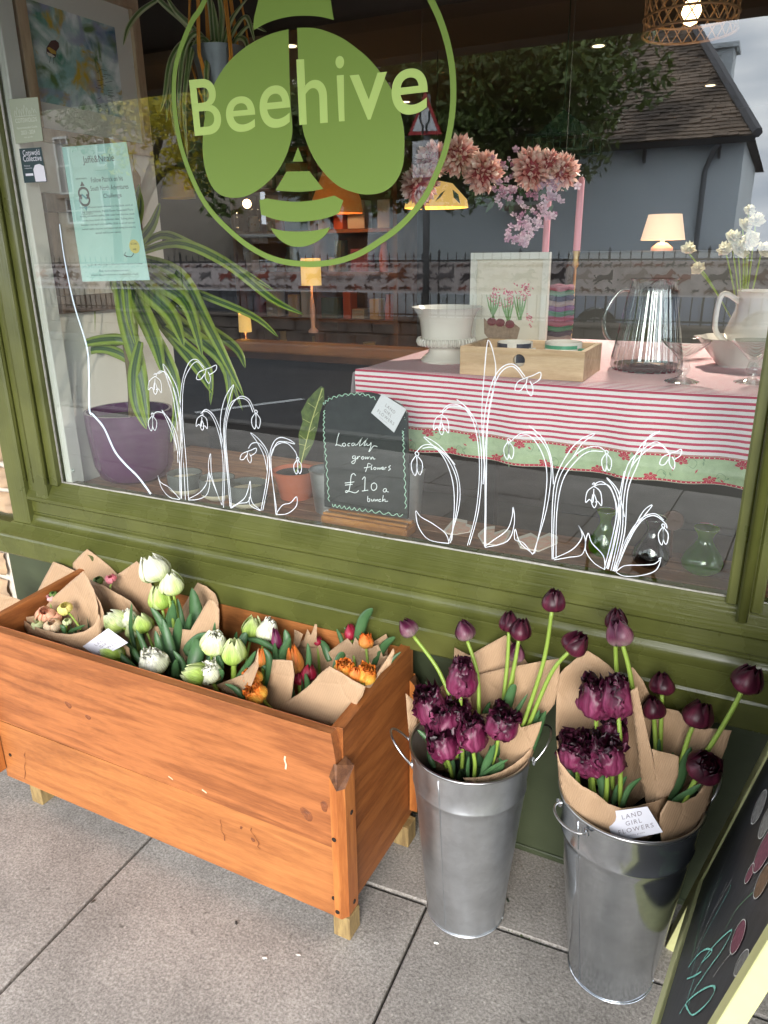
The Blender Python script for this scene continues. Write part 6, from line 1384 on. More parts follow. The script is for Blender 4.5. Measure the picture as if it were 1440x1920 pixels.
# print in a white frame
fy = .62; p0, p1 = AY(883, 471, fy), AY(1031, 476, fy); zt_ = (p0.z+p1.z)/2
fr = empty('framed_print', (p0.x, fy, T), 'white framed print of pink hyacinths in a basket, standing on the striped table', 'framed print')
fw = .018
for a in ((p0.x, p1.x, zt_-fw, zt_), (p0.x, p1.x, T+.001, T+fw), (p0.x, p0.x+fw, T+fw+.0005, zt_-fw-.0005), (p1.x-fw, p1.x, T+fw+.0005, zt_-fw-.0005)): mb = MB(); mb.box(a[0], a[1], fy, fy+.02, a[2], a[3]); mk('frame_side', mb, WHITEP, fr)
mb = MB(); mb.box(p0.x+fw, p1.x-fw, fy+.009, fy+.016, T+fw, zt_-fw); mk('mount', mb, pm('ivory paper', (.60, .57, .49), .8), fr)
random.seed(6)
def AF(px, py): return AY(px, py, fy+.0085)
gm, pk, bk_, bl_ = MB(), MB(), MB(), MB()
for sx in ((925, 600), (952, 605), (975, 600)):
    for k in range(5): mb_ = [AF(sx[0]+random.uniform(-4, 4), sx[1]), AF(sx[0]+(k-2)*4, sx[1]-25), AF(sx[0]+(k-2)*6.5, sx[1]-48)]; gm.stroke(mb_, [.004, .005, .001], (0, -1, 0))
for cx, cy in ((928, 555), (953, 560), (983, 548)):
    for k in range(46):
        p = AF(cx+random.gauss(0, 7), cy+random.uniform(-16, 16)); d = V(random.uniform(-1, 1), 0, random.uniform(-1, 1)).normalized()*.0042; t_ = V(-d.z, 0, d.x)*.4; pk.poly([p-d, p+t_, p+d, p-t_], (0, -1, 0), .0002)
for k in range(20): p = AF(993+random.gauss(0, 3), 597+random.gauss(0, 5)); d = V(random.uniform(-1, 1), 0, random.uniform(-1, 1)).normalized()*.004; t_ = V(-d.z, 0, d.x)*.4; pk.poly([p-d, p+t_, p+d, p-t_], (0, -1, 0), .0002)
bk_.poly([AF(*q) for q in ((907, 595), (916, 605), (940, 610), (965, 607), (975, 615), (970, 635), (955, 642), (920, 640), (908, 625))], (0, -1, 0), .0003)
for cx, cy in ((922, 603), (938, 605), (956, 608)): bl_.poly([AF(cx+9*math.cos(k), cy+8*math.sin(k)) for k in [i*.628 for i in range(10)]], (0, -1, 0), .0005)
for nm, m2, c_ in (('leaf_print', gm, (.16, .30, .10)), ('hyacinth_print', pk, (.62, .10, .20)), ('basket_print', bk_, (.26, .19, .14)), ('bulb_print', bl_, (.16, .04, .05))): tag(mk(nm, m2, pm(nm.replace('_', ' '), c_, .8, var=.3, vscale=90), fr), kind='stuff')
# crocheted basket
c = AZ(1050, 655, T); c.y = .80; c = V(AY(1041, 600, .8).x, .8, T); s = mpp(c); cols = [(.26, .08, .12), (.06, .15, .07), (.17, .07, .15), (.28, .22, .20), (.06, .05, .07), (.07, .17, .11), (.24, .08, .12)]
cb = empty('crochet_basket', c, 'tall crocheted basket in pink, green and purple bands behind the framed print', 'basket')
h_ = (HZ(c.x, c.y, 535)-T)
for k in range(14):
    z = T+h_*(k+.5)/14; r = s*(24+4*math.sin(k*.22)); mb = MB(); n = 40
    mb.tube([V(c.x+r*math.cos(2*math.pi*j/n)*(1+.03*math.sin(j*9)), c.y+r*math.sin(2*math.pi*j/n), z+.002*math.sin(j*7)) for j in range(n+1)], h_/22, 6)
    mk('crochet_band', mb, pm('yarn %d' % k, cols[k % 7], .95, bump=1, bscale=300) if k < 7 else MATS['yarn %d' % (k-7)], cb, smooth=180)
# glass jug
c = AZ(1210, 692, T); s = mpp(c); zt_ = HZ(c.x, c.y, 522)-T
jg = empty('glass_jug', c, 'tall ribbed smoky glass jug with curved handle on the striped table', 'jug')
prf = [(0, .012), (60*s, .0), (64*s, .01), (62*s, zt_*.15), (52*s, zt_*.5), (42*s, zt_*.85), (40*s, zt_*.96), (43*s, zt_)]
lat('body', prf, c, G4, jg, 120, 180, wob=lambda a, i: 1+(.022*math.cos(a*30) if 0 < i < 6 else 0)+(.16*max(0, math.cos(a-.5))**8 if i == 7 else 0))
lat('thick_base', [(0, .002), (58*s, .002), (59*s, .014), (0, .018)], c, G4, jg, 40)
hd = [V(c.x, c.y, T)+(-RT*(42*s))+V(0, 0, zt_*.88), V(c.x, c.y, T)-RT*62*s+V(0, 0, zt_*.86), V(c.x, c.y, T)-RT*84*s+V(0, 0, zt_*.62), V(c.x, c.y, T)-RT*80*s+V(0, 0, zt_*.40), V(c.x, c.y, T)-RT*56*s+V(0, 0, zt_*.26)]
mb = MB(); mb.tube(catmull(hd, 6), .0055, 10); mk('handle', mb, G1, jg, smooth=180)
# coupes
for px, py, lab, r in ((1278, 716, 'greenish glass coupe standing in front of the ribbed jug', 45), (1408, 718, 'clear glass coupe at the right window edge', 44)):
    c = AZ(px, py, T); s = mpp(c); zt_ = HZ(c.x, c.y, 638)-T
    t = empty('glass_coupe', c, lab, 'glass')
    lat('foot', [(0, .0), (30*s, .0), (31*s, .002), (10*s, .010), (6*s, .014)], c, G1, t, 32)
    lat('stem', [(6*s, .0142), (12*s, zt_*.25), (13*s, zt_*.33), (9*s, zt_*.48), (11*s, zt_*.56)], c, G1, t, 20)
    lat('bowl', [(0, zt_*.54), (12*s, zt_*.57), (22*s, zt_*.72), (38*s, zt_*.90), (r*s, zt_), ((r-1.5)*s, zt_), (36*s, zt_*.90), (20*s, zt_*.73), (0, zt_*.60)], c, G1, t, 40)
# white scalloped bowl and cream pitcher
c = AZ(1375, 692, T); c.y += .06; s = mpp(c); zt_ = HZ(c.x, c.y, 632)-T
bw = empty('scalloped_bowl', c, 'white scalloped bowl behind the glass coupes', 'bowl')
lat('body', [(0, 0), (30*s, 0), (32*s, .004), (52*s, zt_*.5), (66*s, zt_*.9), (74*s, zt_), (70*s, zt_), (48*s, zt_*.5), (0, .012)], c, CERAM, bw, 72, 50, wob=lambda a, i: 1+(.05*math.cos(a*8) if 3 < i < 7 else 0))
c = V(AY(1446, 560, .78).x, .78, T); s = mpp(c); zt_ = HZ(c.x, c.y, 545)-T
pj = empty('cream_pitcher', c, 'cream ceramic pitcher with wavy rim at the right window edge', 'pitcher')
lat('body', [(0, 0), (40*s, 0), (66*s, zt_*.25), (72*s, zt_*.45), (58*s, zt_*.75), (62*s, zt_), (57*s, zt_), (54*s, zt_*.75), (0, .03)], c, CERAM, pj, 60, 50, wob=lambda a, i: 1+(.10*math.cos(a*3) if i in (5, 6) else 0))
mb = MB(); mb.tube(catmull([V(c.x, c.y, T)-RT*56*s+V(0, 0, zt_*.85), V(c.x, c.y, T)-RT*90*s+V(0, 0, zt_*.95), V(c.x, c.y, T)-RT*95*s+V(0, 0, zt_*.5), V(c.x, c.y, T)-RT*70*s+V(0, 0, zt_*.3)], 6), .007, 10); mk('handle', mb, CERAM, pj, smooth=180)
# taper candles
PNK = pm('pink wax', (.72, .30, .36), .5)
for (a, b, hb), lab in ((((1037, 345), (1022, 480), 640), 'pink taper candle, left one, partly behind the framed print'), (((1090, 332), (1081, 470), 655), 'pink taper candle in slim brass stick right of the framed print')):
    cy_ = .86; pa, pb = AY(*a, cy_), AY(*b, cy_); x = pb.x
    t = empty('taper_candle', V(x, cy_, T), lab, 'candle', None)
    mb = MB(); mb.tube([V(x, cy_, pb.z), V(x, cy_, pa.z-.01), V(x, cy_, pa.z)], [.0105, .0095, .006], 14); mk('wax', mb, PNK, t, smooth=60)
    mb = MB(); mb.tube([V(x, cy_, pa.z), V(x+.003, cy_, pa.z+.008)], .001, 5); mk('wick', mb, CARDW, t)
    lat('candlestick', [(0, T), (.035, T), (.036, T+.004), (.006, T+.012), (.004, T+.03), (.004, pb.z-.05), (.011, pb.z-.04), (.008, pb.z-.02), (.012, pb.z-.001), (0, pb.z-.001)], V(x, cy_, 0), BRASS, t, 20)

# ---- shelf: purple pot and dracaena
S = .78
pp_ = empty('purple_pot', (-1.738, .172, S), 'glossy purple plant pot on the window shelf at the left', 'plant pot')
zr = HZ(-1.738, .045, 782)-S; pR = .128
lat('body', [(0, 0), (.085, 0), (.105, .012), (.120, .05), (.130, zr*.75), (.1305, zr), (.122, zr), (.119, zr*.9), (.119, zr-.03)], (-1.738, .172, S), PURP, pp_, 56, 50)
lat('soil', [(.119, zr-.03), (0, zr-.025)], (-1.738, .172, S), SOIL, pp_, 24)
dr = empty('dracaena', (-1.735, .18, S+zr-.03), 'large dracaena with yellow striped arching leaves in the purple pot', 'pot plant')
DLEAF = stripe_leaf('striped dracaena leaf', (.32, .44, .06), (.10, .20, .025), (.02, .055, .025))
for off in ((0, 0), (.03, -.01), (-.02, .02)):
    q = AY(215+off[0]*300, 490, .24); mb = MB(); mb.tube(catmull([V(-1.735+off[0], .18+off[1], S+zr-.03), V(-1.73+off[0], .19+off[1], S+zr+.12), q], 5), .010, 8); mk('cane', mb, pm('cane', (.16, .12, .06), .9, bump=.8, bscale=50) if 'cane' not in MATS else MATS['cane'], dr, smooth=180)
def dleaf(pts, w_, y0=.24, y1=None, tw=0.): 
    y1 = y0 if y1 is None else y1; n = len(pts)
    leaf(dr, [AY(p[0], p[1], y0+(y1-y0)*i/(n-1)) for i, p in enumerate(pts)], w_, curl=.25, mat=DLEAF, twist=tw)
for a in (([(215, 480), (255, 560), (290, 640), (305, 700)], .052, .20, .12), ([(225, 480), (270, 540), (320, 590), (345, 650)], .050, .2, .11), ([(232, 480), (300, 530), (350, 570), (380, 670)], .045, .2, .10), ([(240, 480), (330, 510), (385, 600), (460, 750)], .040, .22, .12),
          ([(245, 480), (330, 455), (420, 490), (510, 560), (570, 590)][:5], .028, .24, .16), ([(240, 480), (300, 440), (360, 460), (440, 500), (515, 545)], .027, .26, .2), ([(215, 470), (205, 400), (150, 330), (110, 250)], .0, .2, .2)[0:0] or ([(215, 480), (250, 430), (262, 385), (258, 350)], .030, .3, .34), ([(212, 478), (215, 400), (205, 330), (190, 270)], .034, .32, .38)):
    if a: dleaf(*a)
for a in (([(230, 480), (215, 440), (185, 400), (140, 370)], .030, .33, .4), ([(218, 500), (235, 600), (262, 700), (278, 800)], .050, .16, .10), ([(215, 500), (200, 560), (180, 620), (175, 700)], .030, .28, .3), ([(210, 490), (175, 500), (172, 560), (176, 640)], .028, .25, .2), ([(208, 492), (150, 560), (110, 620), (97, 670)], .034, .28, .25), ([(214, 495), (232, 440), (246, 400), (262, 345)], .046, .26, .28), ([(208, 495), (200, 450), (186, 410), (160, 375)], .036, .26, .27), ([(222, 495), (262, 450), (285, 420), (300, 380)], .034, .25, .24), ([(210, 500), (175, 570), (140, 600), (115, 680)], .030, .3, .27),
          ([(215, 510), (250, 610), (225, 640), (130, 660)], .03, .3, .25), ([(240, 640), (215, 635), (170, 640), (127, 655)], .034, .2, .15), ([(260, 690), (220, 660), (170, 655), (130, 690), (90, 730)], .030, .22, .14), ([(270, 700), (230, 670), (160, 650), (140, 700)], .022, .24, .2), ([(225, 490), (235, 540), (240, 590), (255, 650)], .028, .12, .08),
          ([(240, 500), (330, 600), (420, 680), (430, 770)], .040, .24, .16), ([(235, 500), (300, 600), (370, 690), (400, 740)], .036, .26, .2), ([(245, 495), (370, 600), (440, 650), (460, 690)], .030, .3, .26), ([(250, 490), (350, 540), (470, 590), (522, 632)], .022, .26, .2), ([(238, 480), (290, 420), (350, 350), (390, 300)][0:0] or [(230, 500), (280, 610), (330, 720), (320, 830)], .034, .2, .12),
          ([(262, 640), (250, 700), (255, 760), (275, 805)], .036, .12, .09), ([(290, 600), (340, 640), (390, 690), (395, 760)], .026, .24, .2), ([(230, 480), (250, 500), (215, 560), (200, 640)], .03, .35, .38), ([(240, 490), (300, 520), (400, 640), (455, 770)], .028, .34, .34), ([(85, 525), (95, 510), (110, 480), (125, 455)], .014, .3, .34)):
    dleaf(*a)
# three candle bowls
WAX = pm('cream wax', (.62, .56, .42), .6)
for px, py, r, lab in ((350, 935, 33, 'grey glass candle bowl nearest the purple pot'), (410, 945, 34, 'grey glass candle bowl between two others'), (467, 960, 38, 'grey glass candle bowl nearest the terracotta pot')):
    c = AZ(px, py-10, S); s = mpp(c); r *= s; t = empty('candle_bowl', c, lab, 'candle')
    h = r*1.25; lat('bowl', [(0, .0), (r*.5, 0), (r*.85, h*.2), (r, h*.55), (r*.98, h), (r*.93, h), (r*.95, h*.55)], c, pm('grey ceramic', (.10, .105, .10), .25) if 'grey ceramic' not in MATS else MATS['grey ceramic'], t, 36, 50)
    lat('wax_base', [(0, .0005), (r*.56, .0005), (r*.9, h*.22), (r*.96, h*.34)], c, WAX, t, 30, 50); lat('wick_top', [(r*.94, h*.7), (0, h*.7)], c, WAX, t, 24)
# terracotta pot with one leaf
c = AZ(548, 935, S); c.y += .02; s = mpp(c); r = 40*s; h = HZ(c.x, c.y-.03, 885)-S
tp = empty('terracotta_pot', c, 'small terracotta pot with a single upright leaf, left of the chalkboard', 'plant pot')
lat('body', [(0, 0), (r*.72, 0), (r*.95, h*.85), (r*1.02, h*.86), (r*1.04, h), (r*.97, h), (r*.9, h*.88)], c, TERRA, tp, 36, 40); lat('soil', [(r*.9, h*.88), (0, h*.9)], c, SOIL, tp, 20)
mb = MB()
lp = empty('croton_seedling', c+V(0, 0, h*.88), 'single mottled green leaf with pale veins standing in the terracotta pot', 'plant')
YG = pm('mottled leaf', (.16, .22, .05), .45, var=.5, vscale=40, translucent=.15, col2=(.07, .11, .03)); VEIN = pm('pale leaf vein', (.50, .52, .18), .5)
def AL(px, py): return AY(px, py, c.y)
mb = MB(); lo = [(560, 868), (562, 840), (560, 815), (568, 790), (565, 772), (578, 748), (590, 735), (602, 724), (608, 728), (608, 750), (600, 775), (596, 800), (588, 830), (578, 850), (568, 866)]
mb.poly([AL(*q) for q in lo], (0, -1, 0), .0012); mk('leaf', mb, YG, lp)
mb = MB(); mb.stroke(catmull([AL(563, 878), AL(572, 840), AL(585, 790), AL(605, 728)], 6), [.003]*19, (0, -1, 0), .0016)
for q0, q1 in (((570, 845), (582, 835)), ((575, 825), (562, 815)), ((578, 812), (592, 800)), ((583, 793), (568, 785)), ((586, 785), (598, 772)), ((592, 765), (578, 755)), ((595, 755), (606, 742)), ((573, 835), (561, 832))): mb.stroke([AL(*q0), AL(*q1)], .0012, (0, -1, 0), .0016)
mk('leaf_vein', mb, VEIN, lp)
mb = MB(); mb.tube([c+V(0, 0, h*.88), AL(563, 872)], .002, 6); mk('stem', mb, STEMG, lp)
# two zinc pots behind the chalkboard
for px, py, lab in ((615, 950, 'small zinc pot peeping out left of the chalkboard'), (762, 950, 'small zinc pot peeping out right of the chalkboard')):
    c = AZ(px, py, S); c.y = .15; c.x = AY(px, 925, .15).x; s = mpp(c); t = empty('zinc_pot', c, lab, 'plant pot', 'small zinc pots'); r = 33*s; h = HZ(c.x, c.y, 880)-S
    lat('body', [(0, 0), (r*.75, 0), (r, h), (r*.96, h), (r*.9, h*.8), (0, h*.8)], c, ZINC, t, 32, 40); lat('rim', [(r*.99, h-.003), (r*1.04, h), (r*.99, h+.003)], c, ZINC, t, 32)
# chalkboard on a wooden block
cy_ = .060
def AC(px, py): return AY(px, py, cy_)
SLATE = pm('slate chalkboard', (.022, .026, .026), .35, var=.3, vscale=30)
cbd = empty('chalkboard', AC(688, 975), 'arched chalkboard pricing locally grown flowers at £10 a bunch on a wooden block', 'chalkboard')
ol = [(608, 950), (606, 800), (608, 765), (618, 752), (635, 743), (660, 737), (690, 736), (705, 739), (730, 748), (752, 760), (763, 775), (764, 830), (766, 900), (764, 973)]
mb = MB(); mb.poly([AC(*q) for q in ol], (0, 1, 0), .009); bd = mk('board', mb, SLATE, cbd, bevel=.001)
OAKB = wood_mat('varnished oak block', (.42, .19, .055), (.22, .085, .025), stretch=(1.5, 12, 12), rough=.3, coat=.4)
a, b_ = AY(605, 985, .045), AY(768, 1004, .045); xa, xb = a.x, AY(765, 985, .045).x; mb = MB(); mb.box(xa, xb, .035, .095, S+.001, S+.028, bev=.004); mk('base_block', mb, OAKB, cbd)
mb = MB(); mb.box(xa+.003, xb-.003, .042, .0595, S+.0285, S+.036, bev=.002); mb.box(xa+.003, xb-.003, .0695, .088, S+.0285, S+.036, bev=.002); mk('base_lip', mb, OAKB, cbd)
CHW = pm('white chalk pen', (.82, .88, .90), .7); CHG = pm('mint chalk pen', (.50, .80, .62), .7)
Z4 = lambda x, y: (600+x*.27778, 700+y*.27778)
def pen(strokes, mat, wd, name, par=cbd):
    mb = MB()
    for st_ in strokes:
        q = catmull([AC(*Z4(*p)) for p in st_], 4) if len(st_) > 2 else [AC(*Z4(*p)) for p in st_]; mb.stroke(q, wd, (0, -1, 0), .0005, .0002)
    return mk(name, mb, mat, par)
pen([[(130, 402), (118, 440), (112, 478), (104, 486), (120, 482), (150, 492)], [(150, 478), (165, 470), (175, 482), (165, 492), (152, 486), (155, 474)], [(205, 472), (192, 474), (188, 486), (200, 490)], [(232, 470), (216, 474), (218, 488), (234, 480), (236, 470), (238, 486), (250, 480)],
     [(250, 484), (285, 436), (278, 448), (266, 488), (280, 482)], [(280, 484), (322, 440), (312, 452), (298, 488), (312, 480)], [(318, 470), (318, 486), (336, 482), (346, 466), (342, 500), (330, 528), (340, 520), (362, 490), (388, 494)]], CHW, .0016, 'handwriting')
pen([[(236, 556), (222, 560), (222, 574), (238, 570), (240, 556), (240, 590), (226, 610), (214, 600), (226, 590), (250, 574)], [(254, 560), (252, 578), (262, 562), (272, 560)], [(290, 562), (280, 570), (288, 580), (298, 570), (290, 560)], [(306, 562), (308, 578), (320, 564), (322, 578), (334, 562)], [(342, 580), (346, 564), (344, 580), (358, 564), (362, 578), (374, 576)]], CHW, .0016, 'handwriting')
pen([[(342, 612), (326, 608), (320, 630), (308, 664)], [(298, 638), (344, 630)], [(352, 616), (346, 648), (354, 644)], [(372, 634), (362, 640), (370, 650), (380, 640), (370, 632)], [(386, 634), (390, 648), (400, 636), (404, 648), (414, 634)], [(418, 646), (430, 640), (424, 632), (416, 644), (432, 650)], [(438, 650), (440, 636), (450, 634)], [(478, 622), (464, 632), (476, 644), (462, 656)]], CHW, .0016, 'handwriting')
pen([[(242, 690), (228, 676), (212, 690), (206, 740), (196, 790), (176, 804), (176, 792), (200, 796), (240, 806), (262, 790)], [(168, 740), (232, 732)], [(170, 754), (220, 748)], [(286, 716), (304, 698), (304, 744), (302, 792)], [(284, 794), (326, 788)], [(370, 738), (350, 748), (348, 776), (362, 790), (382, 776), (382, 750), (366, 738)]], CHW, .0019, 'price')
pen([[(448, 776), (432, 780), (428, 796), (442, 800), (450, 780), (450, 796), (464, 800)], [(324, 828), (322, 862), (334, 864), (338, 848), (326, 846)], [(350, 848), (350, 862), (362, 858), (366, 846), (366, 862)], [(376, 864), (378, 850), (376, 862), (390, 850), (392, 864)], [(412, 850), (400, 852), (400, 864), (414, 862)], [(428, 822), (422, 864), (432, 850), (440, 852), (440, 864), (460, 862)]], CHW, .0016, 'handwriting')
sc1 = []
def scallop(pts, nn, depth):
    c_ = catmull([Vector((p[0], p[1], 0)) for p in pts], 20); n = len(c_)
    for k in range(nn):
        i0, i1 = int(k*(n-1)/nn), int((k+1)*(n-1)/nn); p, q = c_[i0], c_[i1]; d = (q-p); nrm_ = Vector((-d.y, d.x, 0)).normalized()*depth; sc1.append([(p.x, p.y), ((p+q)/2+nrm_).to_tuple()[:2], (q.x, q.y)])
scallop([(30, 215), (60, 185), (130, 160), (220, 148), (300, 150), (374, 180)], 11, -16)
scallop([(36, 250), (34, 400), (50, 600), (68, 864)], 15, 12); scallop([(554, 388), (558, 500), (566, 700), (574, 912)], 13, -12); scallop([(84, 880), (200, 900), (350, 920), (560, 950)], 12, 20)
pen(sc1, CHG, .0014, 'scalloped_border')
mb = MB()
for k in range(46):
    e = random.random(); x, y = ((30 if k % 2 else 574)+random.uniform(-3, 3), 250+e*620) if k % 4 < 2 else (40+e*500, 155 if k % 4 == 2 else 945)
    if 340 < x < 570 and y < 300: continue
    p = AC(*Z4(x, y)); mb.poly([p+V(math.cos(q)*.0007, -.0006, math.sin(q)*.0007) for q in (0, 1.25, 2.5, 3.77, 5)], (0, -1, 0), .0002)
tag(mk('chalk_dots', mb, CHG, cbd), kind='stuff')
card([(696, 774), (739, 811), (762, 767), (716, 738)], [.0575, .0575, .0575, .0575], 'white card reading LAND GIRL FLOWERS at the corner of the chalkboard')
# coasters
COA = pm('coaster print', (.80, .42, .34), .5, var=.4, vscale=60, col2=(.75, .62, .50)); CORK = pm('coaster edge', (.75, .70, .64), .6)
for k, (pts, lab) in enumerate(((((832, 998), (852, 975), (876, 980), (874, 986), (1012/1.0*0+885, 989), (882, 998), (855, 1003), (840, 1002)), 'patterned letter shaped coaster nearest the chalkboard'),
                (((896, 1005), (910, 992), (928, 990), (926, 1003), (946, 996), (958, 999), (948, 1017), (930, 1024), (905, 1020)), 'rounded patterned letter coaster, middle of three on the shelf'),
                (((968, 1012), (995, 1003), (1010, 1012), (1030, 1003), (1046, 1010), (1045, 1020), (1010, 1035), (975, 1028)), 'angular patterned letter coaster, nearest the green vase'))):
    t = empty('coaster', AZ(*pts[0], S), lab, 'coaster', 'patterned letter coasters on the shelf')
    mb = MB(); mb.poly([AZ(*q, S+.0008) for q in pts], (0, 0, 1), .006); mk('body', mb, CORK, t)
    mb = MB(); ce_ = sum((AZ(*q, S+.0068) for q in pts), V(0, 0, 0))/len(pts); mb.poly([ce_+(AZ(*q, S+.0068)-ce_)*.88 for q in pts], (0, 0, 1), .0004); mk('printed_face', mb, COA, t)
# bud vases
for px, py, r, top, gm_, lab in ((1130, 1040, 28, 958, G2, 'small green glass bud vase behind the painted snowdrops'), (1218, 1060, 34, 972, G3, 'small dark purple glass bud vase, middle of the three vases'), (1314, 1072, 37, 990, G2, 'small green glass bud vase nearest the right window post')):
    c = AZ(px, py, S); s = mpp(c); r *= s; h = HZ(c.x, c.y, top)-S; t = empty('bud_vase', c, lab, 'vase', 'glass bud vases')
    pr = [(0, .003), (r*.55, .0), (r*.9, h*.10), (r, h*.22), (r*.88, h*.38), (r*.55, h*.58), (r*.38, h*.70), (r*.33, h*.78), (r*.42, h*.88), (r*.62, h)]
    lat('body', pr, c, gm_, t, 40, 180); lat('inner_wall', [(0, h*.06)]+[(q*.9, z+.001) for q, z in pr[2:]], c, gm_, t, 32, 180)
    lat('rim', [(r*.60, h-.001), (r*.645, h), (r*.63, h+.002), (r*.59, h+.001)], c, G1, t, 32, 180)
# brown round headed stake
c = AZ(1274, 1020, S); c.y = .19; p = AY(1262, 975, .19); c.x = p.x+.004
sk = empty('round_stake', c, 'brown round wooden disc on a stick behind the purple vase', 'plant stake'); BRN = pm('brown disc', (.05, .022, .012), .5)
mb = MB(); mb.tube([V(c.x, .19, S+.001), V(p.x, .19, p.z-.015)], .0035, 6); mk('stick', mb, BRN, sk); mb = MB(); mb.lathe([(0, 0), (.023, 0), (.023, .006), (0, .006)], p, 28, axis=(0, -1, 0)); mk('disc', mb, BRN, sk)

# ---- hanging pot with spider plant in orange macrame
hp_c = AY(415, 150, .42); s = mpp(hp_c)
hpz = AY(415, 92, .42).z; hbz = AY(415, 215, .42).z; r = 52*s
hg = empty('hanging_pot', V(hp_c.x, .42, hbz), 'mottled zinc pot hanging in orange macrame cords at the top left', 'hanging pot')
lat('pot', [(0, 0), (r*.62, 0), (r*.85, (hpz-hbz)*.7), (r, hpz-hbz), (r*.97, hpz-hbz), (r*.9, (hpz-hbz)*.85), (0, (hpz-hbz)*.85)], V(hp_c.x, .42, hbz), zinc_mat('mottled zinc', (.20, .22, .24), .5), hg, 40, 40)
OR = pm('orange cotton cord', (.62, .24, .02), .8, bump=.8, bscale=200)
for k in range(6):
    a = k*math.pi/3+.5; d = V(math.cos(a), math.sin(a), 0); c0 = V(hp_c.x, .42, 0)
    for o in (-.003, .003):
        t_ = V(-d.y, d.x, 0)*o; mb = MB(); mb.tube(catmull([c0+V(0, 0, hpz+.75)+t_, c0+d*r*.55+V(0, 0, hpz+.32)+t_, c0+d*r*1.06+V(0, 0, hpz+.01)+t_, c0+d*r*.98+V(0, 0, hpz-.05)+t_, c0+d*r*.55+V(0, 0, hbz-.004)+t_, c0+V(0, 0, hbz-.03)+t_], 4), .0028, 6); mk('cord', mb, OR, hg, smooth=180)
SPL = stripe_leaf('spider plant leaf', (.46, .48, .26), (.12, .20, .04), (.07, .13, .03))
sp_p = empty('spider_plant', V(hp_c.x, .42, hpz), 'arching variegated spider plant in the hanging zinc pot', 'pot plant')
for pts in ([(400, 95), (395, 20), (385, -40)], [(410, 95), (415, 30), (408, -20)], [(420, 95), (440, 50), (462, 30), (478, 80)], [(425, 95), (450, 60), (470, 45), (500, 60)], [(395, 95), (370, 60), (345, 90), (335, 180), (338, 240)], [(390, 95), (350, 75), (320, 110), (308, 180), (300, 210)], [(390, 92), (360, 50), (330, 20), (310, -10)], [(405, 95), (398, 75), (388, 110), (386, 200), (388, 250)], [(385, 95), (360, 80), (352, 120), (345, 200), (352, 300)],
            [(400, 92), (380, 70), (362, 90), (352, 150)], [(415, 92), (430, 40), (450, 10), (470, -10)], [(430, 92), (445, 70), (460, 75), (468, 110)], [(380, 95), (340, 90), (318, 150), (312, 230)], [(408, 95), (404, 50), (398, 0)], [(300, -5), (262, 20), (240, 50), (231, 85)], [(390, 95), (345, 40), (300, 0), (280, -30)], [(395, 95), (350, 85), (325, 130), (322, 200), (330, 260)]):
    leaf(sp_p, [AY(p[0], p[1], .42-.1*min(1, i/3)) for i, p in enumerate(pts)], .017, curl=.5, mat=SPL)

# ---- pictures on the partition wall (x = -1.872)
WX = -1.871
def AW(px, py, off=.0): return AX(px, py, WX+off)
OAK = wood_mat('limed oak frame', (.50, .37, .24), (.36, .25, .15), stretch=(10, 10, 2), rough=.5)
y0, y1, z0, z1 = .075, .525, 1.745, 2.18
pf = empty('bee_painting', (WX, .3, z0), 'oak framed watercolour of a bumblebee among flowers on the cream partition wall', 'painting')
fw = .034
for a in ((y0, y1, z1-fw, z1), (y0, y1, z0, z0+fw), (y0, y0+fw, z0+fw+.0005, z1-fw-.0005), (y1-fw, y1, z0+fw+.0005, z1-fw-.0005)): mb = MB(); mb.box(WX+.001, WX+.022, a[0], a[1], a[2], a[3], bev=.002); mk('frame_side', mb, OAK, pf)
mb = MB(); mb.box(WX+.002, WX+.010, y0+fw, y1-fw, z0+fw, z1-fw); mk('mount', mb, pm('mount board', (.66, .65, .60), .8), pf)
def wcol():
    m, N, L, b = newmat('watercolour wash'); tc = N.new('ShaderNodeTexCoord'); out = None
    base = (.80, .84, .86, 1)
    cols = [((.03, .12, .24), 7, .60, .70, 1), ((.05, .22, .14), 8, .55, .66, 2.3), ((.24, .42, .40), 9, .50, .62, 3.1), ((.50, .33, .03), 14, .63, .68, 5.7), ((.09, .17, .05), 12, .60, .68, 8.2), ((.28, .28, .44), 10, .60, .72, 11.4)]
    prev = None
    for c, s_, p0_, p1_, o in cols:
        mp = N.new('ShaderNodeMapping'); mp.inputs['Location'].default_value = (o, o*2, o*3); L.new(tc.outputs['Object'], mp.inputs[0]); n = N.new('ShaderNodeTexNoise'); n.inputs['Scale'].default_value = s_; n.inputs['Detail'].default_value = 5; n.inputs['Distortion'].default_value = .8; L.new(mp.outputs[0], n.inputs['Vector'])
        r = N.new('ShaderNodeValToRGB'); r.color_ramp.elements[0].position = p0_-.06; r.color_ramp.elements[1].position = p1_; L.new(n.outputs['Fac'], r.inputs[0])
        mx = N.new('ShaderNodeMix'); mx.data_type = 'RGBA'; mx.inputs[7].default_value = (*c, 1); L.new(r.outputs[0], mx.inputs['Factor'])
        if prev: L.new(prev, mx.inputs[6])
        else: mx.inputs[6].default_value = base
        prev = mx.outputs[2]
    L.new(prev, b.inputs['Base Color']); b.inputs['Roughness'].default_value = .8; return m
q = [AW(50, 25, .011), AW(218, 80, .011), AW(222, 205, .011), AW(75, 165, .011)]
ya, yb, za, zb = q[0].y, q[1].y, z0+.10, z1-.095
mb = MB(); mb.poly([V(WX+.0105, ya, za), V(WX+.0105, yb, za), V(WX+.0105, yb, zb), V(WX+.0105, ya, zb)], (1, 0, 0), .0006); art = mk('watercolour', mb, wcol(), pf)
def AWb(px, py): return AW(px, py, .0115)
